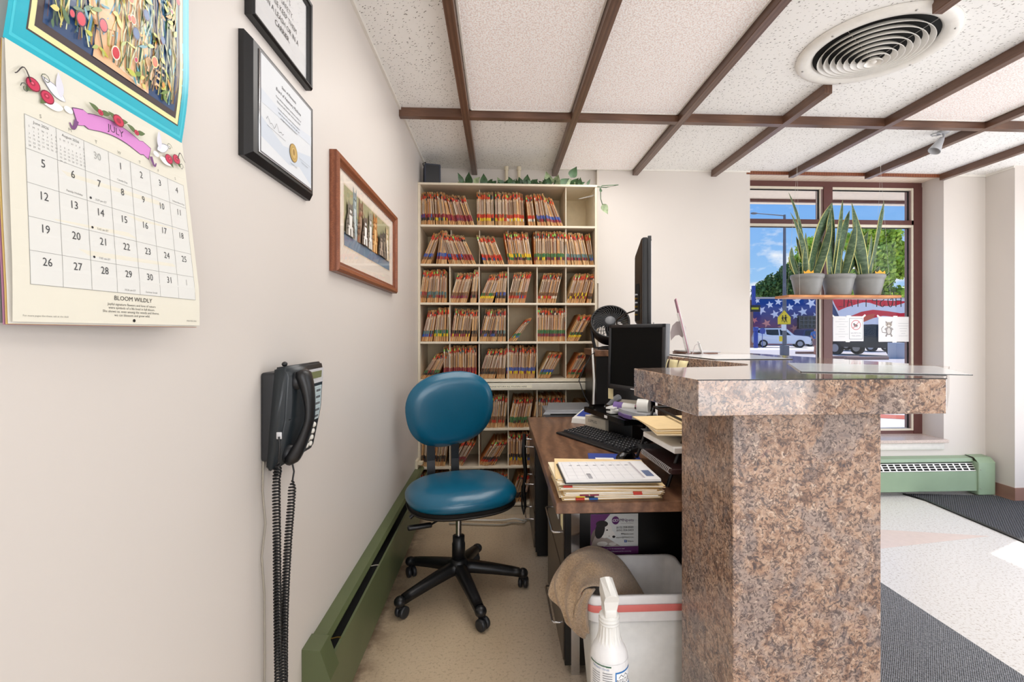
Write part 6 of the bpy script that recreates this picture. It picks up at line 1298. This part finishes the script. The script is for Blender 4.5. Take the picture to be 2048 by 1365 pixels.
for a in (-68, 4, 76, 147, 220):
    r = math.radians(a); L = .292; c, q = math.cos(r), math.sin(r); pts = [(.02, .128), (.06, .125), (.16, .108), (.26, .088), (L, .080)]
    b = MB(); vs = []
    for s, z in pts:
        wd_ = .030-.010*s/L; hh_ = .024-.008*s/L
        for (du, dz) in ((-1, -1), (-1.05, .2), (-.6, 1), (.6, 1), (1.05, .2), (1, -1)): vs.append((c*s-q*du*wd_, q*s+c*du*wd_, z+dz*hh_))
    b.add(vs, [(i*6+k, i*6+(k+1) % 6, (i+1)*6+(k+1) % 6, (i+1)*6+k) for i in range(4) for k in range(6)]+[(0, 1, 2, 3, 4, 5), (29, 28, 27, 26, 25, 24)], 0, None, True)
    lg_ = b.build('leg', 'black_plastic', ch); x, y = c*(L+.014), q*(L+.014)
    MB().sphere((x, y, .074), .026, 14, 8, sc=(1, 1, .9)).cyl((x, y, .045), (x, y, .08), .010, 10).build('leg_tip', 'black_plastic', lg_)
    tw = r+1.2+a*.01; cx, cy = x+.012*math.cos(tw), y+.012*math.sin(tw); ax = Vector((-math.sin(tw), math.cos(tw), 0))
    cb = MB()
    for s in (-1, 1):
        p = Vector((cx, cy, .0262))+ax*s*.013; M = Matrix.Translation(p) @ ax.to_track_quat('Z', 'Y').to_matrix().to_4x4()
        cb.lathe([(0, -.009), (.018, -.010), (.0248, -.007), (.0258, 0), (.0248, .007), (.018, .010), (0, .009)], 24, M=M)
    cb.build('caster', 'dark_plastic', lg_)
MB().lathe([(0, .095), (.036, .095), (.044, .11), (.044, .145), (.036, .16), (.030, .165), (0, .166)], 28).build('hub', 'black_plastic', ch)
MB().lathe([(.0, .16), (.031, .16), (.031, .235), (.028, .24), (.028, .27), (.0, .272)], 28).build('gas_sleeve', 'black_plastic', ch)
MB().cyl((0, 0, .265), (0, 0, .40), .0135, 20).build('gas_lift', 'chrome', ch)
Ms = T(.008, .045, .413) @ F_
sv, sf = cushion(.262, .238, .075, 2.5, .016); MB().add([Ms @ (Matrix.Rotation(-.02, 4, 'X') @ Vector((x, y, z+.022))) for x, y, z in sv], sf, 0, None, True).build('seat', 'teal_vinyl', ch)
sv, sf = cushion(.258, .234, .030, 2.5, .0); MB().add([Ms @ Vector((x, y, z-.002)) for x, y, z in sv], sf, 0, None, True).build('seat_shell', 'chair_shell', ch)
MB().rbox(-.09, -.10, -.035, .09, .14, .0, .008, 2, M=Ms).build('mechanism', 'black_plastic', ch)
lv = MB(); lv.tube([Ms @ Vector(p) for p in ((-.07, -.03, -.022), (-.12, -.04, -.024), (-.125, -.05, -.055), (-.16, -.07, -.060))], .005, 8); lv.rbox(-.265, -.085, -.070, -.155, -.058, -.050, .008, 2, M=Ms); lv.build('height_lever', 'black_plastic', ch)
lv = MB(); lv.tube([Ms @ Vector(p) for p in ((-.20, .02, -.005), (-.215, .02, -.03), (-.24, .02, -.05))], .009, 8); lv.build('tilt_lever', 'black_plastic', ch)
# back rest, carried by two upright bars
Mb = T(-.072, .300, .822-.0) @ F_ @ Matrix.Rotation(math.radians(-7), 4, 'Y') @ Matrix.Rotation(math.radians(9), 4, 'X')
sv, sf = cushion(.236, .205, .058, 2.35, .016, taper=.05)
vs = []
for x, y, z in sv: vs.append(Mb @ Vector((x, -z+.02-.35*x*x+.0, y)))
MB().add(vs, [f[::-1] for f in sf], 0, None, True).build('backrest', 'teal_vinyl', ch)
sv, sf = cushion(.225, .195, .024, 2.35, .0, taper=.05)
MB().add([Mb @ Vector((x, -z+.046-.35*x*x, y)) for x, y, z in sv], [f[::-1] for f in sf], 0, None, True).build('backrest_shell', 'black_plastic', ch)
for x in (-.068, .062):
    p = [F_ @ Vector(q) for q in ((x, .16, .385), (x, .26, .385), (x, .315, .43), (x, .330, .55), (x, .325, .70), (x, .318, .80))]
    b = MB(); vs = []
    for i, q in enumerate(p):
        for du, dn in ((-1, -1), (1, -1), (1, 1), (-1, 1)):
            t = (p[min(i+1, 5)]-p[max(i-1, 0)]).normalized(); xx = F_ @ Vector((1, 0, 0)); nn = t.cross(xx); vs.append(q+xx*du*.021+nn*dn*.006)
    b.add(vs, [(i*4+k, i*4+(k+1) % 4, (i+1)*4+(k+1) % 4, (i+1)*4+k) for i in range(5) for k in range(4)]+[(0, 1, 2, 3), (23, 22, 21, 20)]); b.build('back_bar', 'black_plastic', ch)
MB().rbox(-.09, .312, .68, .09, .340, .75, .006, 2, M=F_).build('back_bracket', 'black_plastic', ch)

# ================================================================== WASTE BIN, TOWEL, SPRAY BOTTLE
bn = thing('waste_bin', 'tall white waste bin lined with a white bag with a red drawstring', 'bin', (.440, 1.532, 0))
def ring(w, d, r, n=6):
    pts = []
    for cx, cy, a0 in ((w-r, d-r, 0), (-w+r, d-r, PI/2), (-w+r, -d+r, PI), (w-r, -d+r, 1.5*PI)):
        for k in range(n+1): a = a0+PI/2*k/n; pts.append((cx+r*math.cos(a), cy+r*math.sin(a)))
    return pts
def loft(levels, mat, name, par, close=False, smooth=True):
    b = MB(); n = None; vs = []
    for (w, d, r, z, *j) in levels:
        rg = ring(w, d, r); n = len(rg); rr = random.Random(str(z)); jj = j[0] if j else 0
        for k, (x, y) in enumerate(rg): vs.append((x*(1+rr.uniform(-jj, jj)), y*(1+rr.uniform(-jj, jj)), z+rr.uniform(-jj, jj)*.25))
    b.add(vs, [(i*n+k, i*n+(k+1) % n, (i+1)*n+(k+1) % n, (i+1)*n+k) for i in range(len(levels)-1) for k in range(n)], 0, None, smooth)
    if close: b.add(vs[:n], [tuple(range(n))[::-1]])
    return b.build(name, mat, par)
loft([(.135, .098, .03, 0), (.140, .102, .03, .02), (.172, .124, .03, .425), (.167, .119, .03, .425), (.135, .098, .03, .03)], 'plastic_white', 'tub', bn, True)
loft([(.1745, .127, .03, .365, .006), (.1765, .129, .03, .392, .004), (.178, .1305, .03, .413, .003), (.180, .1325, .03, .441, .001), (.177, .130, .03, .445), (.167, .119, .03, .443), (.160, .113, .03, .40, .01), (.148, .103, .03, .32, .015), (.12, .08, .03, .25, .03), (.06, .04, .02, .22, .05)], 'bag_white', 'bin_bag', bn)
loft([(.1803, .1335, .031, .398), (.1813, .1345, .031, .402), (.1815, .1347, .031, .414), (.1805, .1337, .031, .419)], 'tie_red', 'drawstring', bn)

def towel():
    px = [[(1170, 1280, 1.3850), (1152, 1235, 1.3850), (1163, 1186, 1.3906), (1186, 1172, 1.4018), (1217, 1180, 1.4298), (1245, 1196, 1.4522)],
          [(1136, 1252, 1.3906), (1127, 1205, 1.4018), (1147, 1150, 1.4354), (1190, 1135, 1.4578), (1230, 1158, 1.4746), (1262, 1197, 1.4858)],
          [(1112, 1212, 1.4242), (1112, 1165, 1.4578), (1137, 1120, 1.5026), (1186, 1105, 1.5250), (1235, 1130, 1.5362), (1284, 1193, 1.5418)],
          [(1098, 1186, 1.4802), (1115, 1140, 1.5250), (1146, 1105, 1.5698), (1190, 1094, 1.5922), (1240, 1118, 1.5922), (1290, 1188, 1.5978)],
          [(1110, 1180, 1.5698), (1130, 1132, 1.6146), (1155, 1102, 1.6370), (1190, 1096, 1.6426), (1235, 1115, 1.6426), (1280, 1178, 1.6370)]]
    G = [[ry(*q) for q in row] for row in px]
    def cr4(p, f): p0, p1, p2, p3 = p; return .5*((2*p1)+(p2-p0)*f+(2*p0-5*p1+4*p2-p3)*f*f+(3*p1-p0-3*p2+p3)*f**3)
    def samp(row, t): i = min(int(t), len(row)-2); f = t-i; g = lambda k: row[max(0, min(len(row)-1, k))]; return cr4((g(i-1), g(i), g(i+1), g(i+2)), f)
    NU, NV = 44, 32; vs = []; rn = random.Random(2)
    for j in range(NV+1):
        tv_ = j/NV*(len(G)-1); rows_ = None; 
        for i in range(NU+1):
            tu = i/NU*5; col = [samp(r, tu) for r in G]; p = samp(col, tv_); fu, fv = i/NU, j/NV
            out = Vector((-.5, -.55, .45)); amp = .012*math.sin(fv*12+fu*5)*(1-fu*.2)+.007*math.sin(fv*23-fu*9)+.004*math.sin(fu*17+fv*11)
            vs.append(p+out*amp)
    b = MB(); w = NU+1; b.add(vs, [(j*w+i, j*w+i+1, (j+1)*w+i+1, (j+1)*w+i) for j in range(NV) for i in range(NU)], 0, None, True)
    o = b.build('towel', 'terry_brown'); m = o.modifiers.new('s', 'SOLIDIFY'); m.thickness = .007; m.offset = -1; o.modifiers.new('u', 'SUBSURF').levels = 1; o.modifiers['u'].render_levels = 1
    tag(o, 'brown terry towel draped over the left corner of the white waste bin', 'towel')
    # folded under layer of the same towel hanging in front
    px2 = [[(1163, 1192, 1.3828), (1150, 1215, 1.3816), (1148, 1255, 1.3816), (1168, 1278, 1.3828)], [(1178, 1180, 1.3861), (1168, 1205, 1.3884), (1166, 1245, 1.3884), (1176, 1270, 1.3884)], [(1192, 1181, 1.3962), (1178, 1205, 1.4018), (1176, 1235, 1.4018), (1180, 1262, 1.4018)]]
    G = [[ry(*q) for q in row] for row in px2]; vs = []
    for j in range(13):
        for i in range(13):
            col = [samp(r, i/12*3) for r in G]; p = samp(col, j/12*2); vs.append(p+Vector((0, -.004*math.sin(j*.9), 0)))
    b = MB(); b.add(vs, [(j*13+i, j*13+i+1, (j+1)*13+i+1, (j+1)*13+i) for j in range(12) for i in range(12)], 0, None, True)
    u = b.build('folded_layer', 'terry_brown', o); m = u.modifiers.new('s', 'SOLIDIFY'); m.thickness = .006
towel()
st_ = thing('low_stool', 'low plain stool carrying the spray bottle in front of the bin', 'stool', (.272, 1.160, -.13))
MB().rbox(-.11, -.08, .345, .11, .093, .370, .004, 2).build('seat', 'plastic_white', st_)
for sx in (-1, 1):
    for sy in (-1, 1): MB().cyl((sx*.09, sy*.06+.006, .13), (sx*.08, sy*.055+.006, .346), .013, 12).build('leg', 'plastic_white', st_)
sp = thing('spray_bottle', 'white spray bottle of disinfectant standing in front of the waste bin', 'spray bottle', (.272, 1.165, .2404), 0); sp.scale = (1.09,)*3
MB().lathe([(0, 0), (.038, 0), (.0415, .006), (.0425, .02), (.0425, .135), (.0415, .150), (.036, .168), (.027, .186), (.0215, .200), (.0190, .222), (.0185, .2255), (0, .2255)], 48).build('bottle', 'bag_white', sp)
cl = MB(); nfl = 18; vs = []
for z, r, am in ((.176, .0300, .0), (.184, .0275, .0012), (.200, .0235, .0014), (.226, .0215, .0012), (.229, .0215, 0)):
    for k in range(nfl*4): a = 2*PI*k/(nfl*4); vs.append(((r+am*math.cos(nfl*a))*math.cos(a), (r+am*math.cos(nfl*a))*math.sin(a), z))
n = nfl*4; cl.add(vs, [(i*n+k, i*n+(k+1) % n, (i+1)*n+(k+1) % n, (i+1)*n+k) for i in range(4) for k in range(n)], 0, None, True)
cl.lathe([(.0215, .229), (.0235, .231), (.0235, .235), (.021, .237), (.0240, .239), (.0240, .244), (.0215, .246), (.0225, .248), (.0225, .253), (.019, .256), (.012, .258), (0, .258)], 36); cl.build('collar', 'plastic_white', sp)
hd = MB(); hd.rbox(-.014, -.020, .254, .014, .022, .276, .004, 2)
hv = [(-.0135, -.018, .274), (.0135, -.018, .274), (.0135, .024, .274), (-.0135, .024, .274), (-.0165, -.022, .300), (.0165, -.022, .300), (.0165, .030, .302), (-.0165, .030, .302), (-.015, -.030, .318), (.015, -.030, .318), (.0145, .030, .334), (-.0145, .030, .334), (-.004, -.034, .327), (.010, -.034, .322), (.004, .018, .345), (-.006, .018, .345)]
hd.add(hv, [(0, 1, 5, 4), (1, 2, 6, 5), (2, 3, 7, 6), (3, 0, 4, 7), (4, 5, 9, 8), (5, 6, 10, 9), (6, 7, 11, 10), (7, 4, 8, 11), (8, 9, 13, 12), (9, 10, 14, 13), (10, 11, 15, 14), (11, 8, 12, 15), (12, 13, 14, 15), (3, 2, 1, 0)])
hd.build('trigger_head', 'plastic_white', sp)
MB().tube([(0, .024, .282), (0, .036, .262), (0, .040, .238), (0, .034, .226)], [.006, .007, .006, .004], 8).build('trigger', 'plastic_white', sp)
def cyl_fn(u, v, h): a = u/.0428-PI/2; r = .0428+h; return (r*math.cos(a), r*math.sin(a), v)
d = Draw(cyl_fn, .00008)
def crect(u0, v0, u1, v1, col, lift=True):
    if lift: d.h += d.step
    for i in range(12): a, b = u0+(u1-u0)*i/12, u0+(u1-u0)*(i+1)/12; d.poly([(a, v0), (b, v0), (b, v1), (a, v1)], col, lift=False)
crect(-.060, .02, .060, .147, (240, 241, 242)); crect(-.062, .139, -.005, .143, (58, 104, 80)); d.text('Hospital grade surface disinfectant', -.033, .1397, .0024, (236, 240, 236))
d.text('THE READY-TO-USE', -.030, .1325, .0046, (56, 110, 170)); 
for i in range(9): crect(-.052, .125-i*.004, -.030, .1262-i*.004, (150, 150, 154), lift=(i == 0)); crect(-.024, .127-i*.004, -.003, .1282-i*.004, (130, 130, 134), lift=False)
crect(.004, .085, .058, .130, (46, 120, 190)); crect(.0065, .0875, .056, .1275, (246, 248, 250)); d.text('RESCUE', .026, .109, .0125, (40, 40, 44), sx=.9); d.line([(.012, .120), (.018, .1245), (.024, .120), (.030, .1245), (.036, .120)], .0012, (40, 40, 44)); crect(.012, .100, .056, .1045, (46, 120, 190))
d.mb.build('label', 'printed_paper', sp)

def stretch(z): return z if z < .02 else (.02+(z-.02)*(.172-.02)/(.135-.02) if z < .135 else .172+(z-.135)*(.345-.172)/(.345-.135))
for o in sp.children:
    for v in o.data.vertices: v.co.z = stretch(v.co.z)
# ================================================================== HANGING SHELF WITH SNAKE PLANTS
YP_ = 3.30
hs_ = thing('hanging_plant_board', 'narrow pine board hung on clear cords in front of the window', 'shelf', (0, 0, 0))
a, b_ = ry(1564, 592, YP_), ry(1784, 598, YP_); zb = (a.z+b_.z)/2
MB().rbox(2.015, YP_-.085, zb-.008, 2.832, YP_+.085, zb+.010, .002, 1, smooth=False).build('board', 'board_pine', hs_)
for x, xt in ((2.10, 2.13), (2.76, 2.75)):
    cd = MB()
    for y in (-.075, .075): cd.tube([(x, YP_+y, zb), (xt, YP_+.0, CZ-.03)], .0006, 4)
    cd.tube([(xt, YP_, CZ-.03), (xt, YP_, CZ-.002)], .0018, 5)
    cd.build('hanging_cord', 'white_cord', hs_)
def snake(name_px, label, leaves, flag):
    x0 = ry(name_px, 560, YP_).x; t = thing('snake_plant', label, 'plant', (x0, YP_, zb+.0105)); 
    MB().lathe([(0, 0), (.070, 0), (.078, .006), (.098, .105), (.100, .118), (.1055, .122), (.1085, .135), (.1085, .146), (.104, .150), (.100, .146), (.096, .125), (0, .124)], 48).build('pot', 'pot_grey', t)
    MB().lathe([(0, .130), (.096, .126)], 32).build('soil', 'soil', t)
    for (bx, ex, ez, w, bend, rl) in leaves:      # base x, tip x, tip z (above board), width, bend, roll
        n = 16; b = MB(); vs = []; cols = []
        P0 = Vector((bx, rl*.02, .118)); P2 = Vector((ex, rl*.10, ez)); P1 = (P0+P2)/2+Vector((bend, 0, 0))
        for k in range(n+1):
            f = k/n; p = (1-f)**2*P0+2*f*(1-f)*P1+f*f*P2; tg = (2*(1-f)*(P1-P0)+2*f*(P2-P1)).normalized()
            sd = Vector((math.cos(rl*.9), math.sin(rl*.9), 0)); sd = (sd-tg*sd.dot(tg)).normalized(); nn = tg.cross(sd)
            ww = w/2*(.45+.75*math.sin(PI*min(1, f*.62+.22)))*(1-f**5)+.0004; tw = .5*math.sin(f*3+rl*5); sd2 = sd*math.cos(tw)+nn*math.sin(tw)
            for s in (-1, -.84, 0, .84, 1): vs.append(p+sd2*s*ww+nn*(.18*ww*(s*s)))
        for k in range(n):
            for j in range(4):
                c_ = lin((204, 200, 120)) if j in (0, 3) else lin((58, 84, 56)); b.add([vs[5*k+j], vs[5*k+j+1], vs[5*k+5+j+1], vs[5*k+5+j]], [(0, 1, 2, 3)], 0, c_, True)
        o = b.build('leaf', 'snake_leaf', t, merge=True); m = o.modifiers.new('s', 'SOLIDIFY'); m.thickness = .0025
    if flag:
        b = MB(); fx, fz = flag; b.add([(fx, -.05, .13), (fx+.075, -.05, .13), (fx+.072, -.045, .178), (fx+.055, -.045, .165), (fx+.035, -.045, .182), (fx+.015, -.045, .165), (fx, -.045, .175)], [(0, 1, 2, 3, 4, 5, 6)]); b.build('gift_pick', 'flag_orange', t)
    return t
plain('flag_orange', (244, 178, 40), .5)
k = 3.43/950
def L(bpx, tpx, ty, w, bend, rl, c): return ((bpx-c)*k, (tpx-c)*k, (589-ty)*k, w, bend, rl)
c = 1614
snake(c, 'snake plant in the left grey pot, with one tall thin leaf bent left', [L(1606, 1580, 383, .030, .10, .2, c), L(1609, 1575, 426, .034, .08, -.3, c), L(1600, 1585, 492, .050, -.04, .1, c), L(1603, 1590, 500, .055, -.02, .5, c), L(1612, 1608, 465, .045, .0, -.2, c), L(1618, 1597, 470, .042, .02, .3, c), L(1622, 1668, 402, .095, -.05, .1, c), L(1626, 1652, 440, .050, .03, -.6, c), L(1630, 1651, 478, .040, .02, .4, c)], (-.055, 0))
c = 1676
snake(c, 'snake plant in the middle grey pot, with broad upright leaves', [L(1668, 1661, 418, .085, -.03, .0, c), L(1670, 1672, 400, .060, -.02, .4, c), L(1672, 1684, 398, .055, .0, -.1, c), L(1676, 1702, 418, .080, -.02, .1, c), L(1684, 1703, 440, .046, .02, -.5, c), L(1680, 1688, 500, .06, .02, .5, c), L(1690, 1722, 500, .042, .02, .2, c)], None)
c = 1735
snake(c, 'snake plant in the right grey pot, with a long leaf bent right', [L(1724, 1702, 470, .045, .02, .1, c), L(1728, 1696, 405, .06, .02, -.3, c), L(1730, 1744, 457, .055, -.06, .3, c), L(1734, 1741, 466, .05, .02, -.1, c), L(1738, 1772, 398, .052, .015, .1, c), L(1730, 1718, 500, .05, .0, .5, c), L(1742, 1752, 530, .03, .0, -.4, c), L(1738, 1741, 480, .05, .01, .6, c)], (.02, 0))

# ---- papers taped to the glass and the tube letters
YQ = YG+.020
def paper(px0, py0, px1, py1, label, art):
    a, b_ = ry(px0, py1, YQ), ry(px1, py0, YQ); t = thing('window_notice', label, 'notice', ((a.x+b_.x)/2, YQ, (a.z+b_.z)/2)); w, h = (b_.x-a.x)/2, (b_.z-a.z)/2
    MB().box(-w, 0, -h, w, .0012, h).build('sheet', 'paper_white', t); d = Draw(lambda u, v, q: (u, -.0002-q, v), .0001); art(d, w, h); d.mb.build('print', 'printed_paper', t)
    for k, (u, v, r) in enumerate(((-w, h, .7), (w, h, -.7), (0, h, 0), (-w*.05, -h, 0))): MB().box(-.018, -.0035, -.007, .018, -.0025, .007, M=T(u, 0, v) @ Matrix.Rotation(r, 4, 'Y')).build('tape', 'plastic_white', t)
def lines(d, u0, u1, v0, n, dv, col=(190, 192, 196)):
    rn = random.Random(n)
    for i in range(n):
        m = (u0+u1)/2; f = rn.uniform(.35, 1); d.rect(m-(u1-u0)/2*f, v0-dv*i, m+(u1-u0)/2*f, v0-dv*i+.0028, col, lift=(i == 0))
def art1(d, w, h):
    d.rect(-w, -h, w, h, (236, 236, 236)); lines(d, -w*.85, -.0, h*.75, 8, h*.2)
    u0, u1 = w*.06, w*.94; d.rect(u0, -h*.84, u1, h*.84, (120, 122, 130)); d.rect(u0+.003, -h*.84+.003, u1-.003, h*.84-.003, (238, 238, 238)); cu = (u0+u1)/2; cv = h*.30; r = (u1-u0)*.36
    d.ell(cu, cv, r, r, (206, 120, 126), n=32); d.ell(cu, cv, r*.86, r*.86, (238, 238, 238), n=32); d.ell(cu-.002, cv-.004, r*.42, r*.26, (118, 112, 112)); d.ell(cu-r*.4, cv+r*.2, r*.2, r*.17, (118, 112, 112))
    for s in (-.32, -.16, .1, .28): d.line([(cu+r*s, cv-.006), (cu+r*s, cv-r*.5)], .003, (118, 112, 112), lift=False)
    d.line([(cu-r*.66, cv-r*.66), (cu+r*.66, cv+r*.66)], r*.13, (206, 120, 126)); d.text('NO PETS ON', cu, -h*.40, .015, (140, 144, 152)); d.text('THE LAWN', cu, -h*.62, .015, (140, 144, 152))
def art2(d, w, h):
    d.rect(-w, -h, w, h, (236, 236, 236)); lines(d, w*.15, w*.85, h*.45, 6, h*.20); g = (150, 144, 142); c = -w*.38
    d.line([(c-.02, -.03), (c-.055, -.025), (c-.062, .005), (c-.045, .025)], .007, g); d.ell(c, -.012, .026, .036, g); d.ell(c, -.014, .015, .026, (214, 210, 206)); d.ell(c, .038, .027, .021, (176, 166, 156))
    for s in (-1, 1): d.poly([(c+s*.026, .046), (c+s*.030, .068), (c+s*.010, .058)], g); d.line([(c+s*.020, .012), (c+s*.034, .0), (c+s*.020, -.008)], .009, g); d.line([(c+s*.014, -.036), (c+s*.026, -.060)], .013, g); d.ell(c+s*.010, .042, .0035, .0045, (70, 66, 66))
    d.ell(c, .030, .010, .007, (226, 222, 218))
paper(1666, 633, 1727, 683, 'white paper with a no dogs symbol taped to the window', art1)
paper(1757, 634, 1823, 684, 'white paper with a small grey cat drawing taped to the window', art2)
def letters():
    t = thing('window_lettering', 'thin black outline letters HOSPITAL mounted mirrored on the window glass', 'sign', (0, YG+.012, 0)); 
    a = ry(1672, 614, YG+.012); b_ = ry(1802, 614, YG+.012); H = (614-589)*3.87/950; n = 8; st = (b_.x-a.x)/n
    G_ = {'H': [[(0, 0), (0, 1)], [(1, 0), (1, 1)], [(0, .5), (1, .5)]], 'O': [[(.5+.5*math.cos(q*PI/8), .5+.5*math.sin(q*PI/8)) for q in range(17)]], 'S': [[(.95, .85), (.6, 1), (.2, .95), (.05, .75), (.25, .55), (.75, .45), (.95, .25), (.75, .05), (.4, 0), (.05, .15)]],
          'P': [[(0, 0), (0, 1), (.7, 1), (1, .85), (1, .65), (.7, .5), (0, .5)]], 'I': [[(.5, 0), (.5, 1)]], 'T': [[(0, 1), (1, 1)], [(.5, 0), (.5, 1)]], 'A': [[(0, 0), (.5, 1), (1, 0)], [(.2, .38), (.8, .38)]], 'L': [[(0, 1), (0, 0), (1, 0)]], 'N': [[(0, 0), (0, 1), (1, 0), (1, 1)]], 'M': [[(0, 0), (0, 1), (.5, .3), (1, 1), (1, 0)]]}
    for i, s in enumerate('HOSPITAL'):
        x1 = b_.x-st*i; mb = MB(); 
        for pl in G_[s]: mb.tube([(x1-st*.62*u-.0, 0, a.z+H*v) for u, v in pl], .003, 6)
        mb.build('letter', 'black_plastic', t)
    t2 = thing('window_lettering', 'arched outline letters ANIMAL mounted mirrored on the glass above the plant board', 'sign', (0, YG+.012, 0))
    for i, s in enumerate('ANIMAL'):
        an = math.radians(12+31*i) ; C = ry(1736, 600, YG+.012); R = .235; p = Vector((C.x+R*math.cos(an), 0, C.z+R*math.sin(an))); ro = an-PI/2; mb = MB()
        for pl in G_[s]:
            mb.tube([(p.x+(-(u-.5)*.075)*math.cos(ro)-((v-.5)*.10)*math.sin(ro), 0, p.z+(-(u-.5)*.075)*math.sin(ro)+((v-.5)*.10)*math.cos(ro)) for u, v in pl], .0035, 6)
        mb.build('letter', 'black_plastic', t2)
letters()
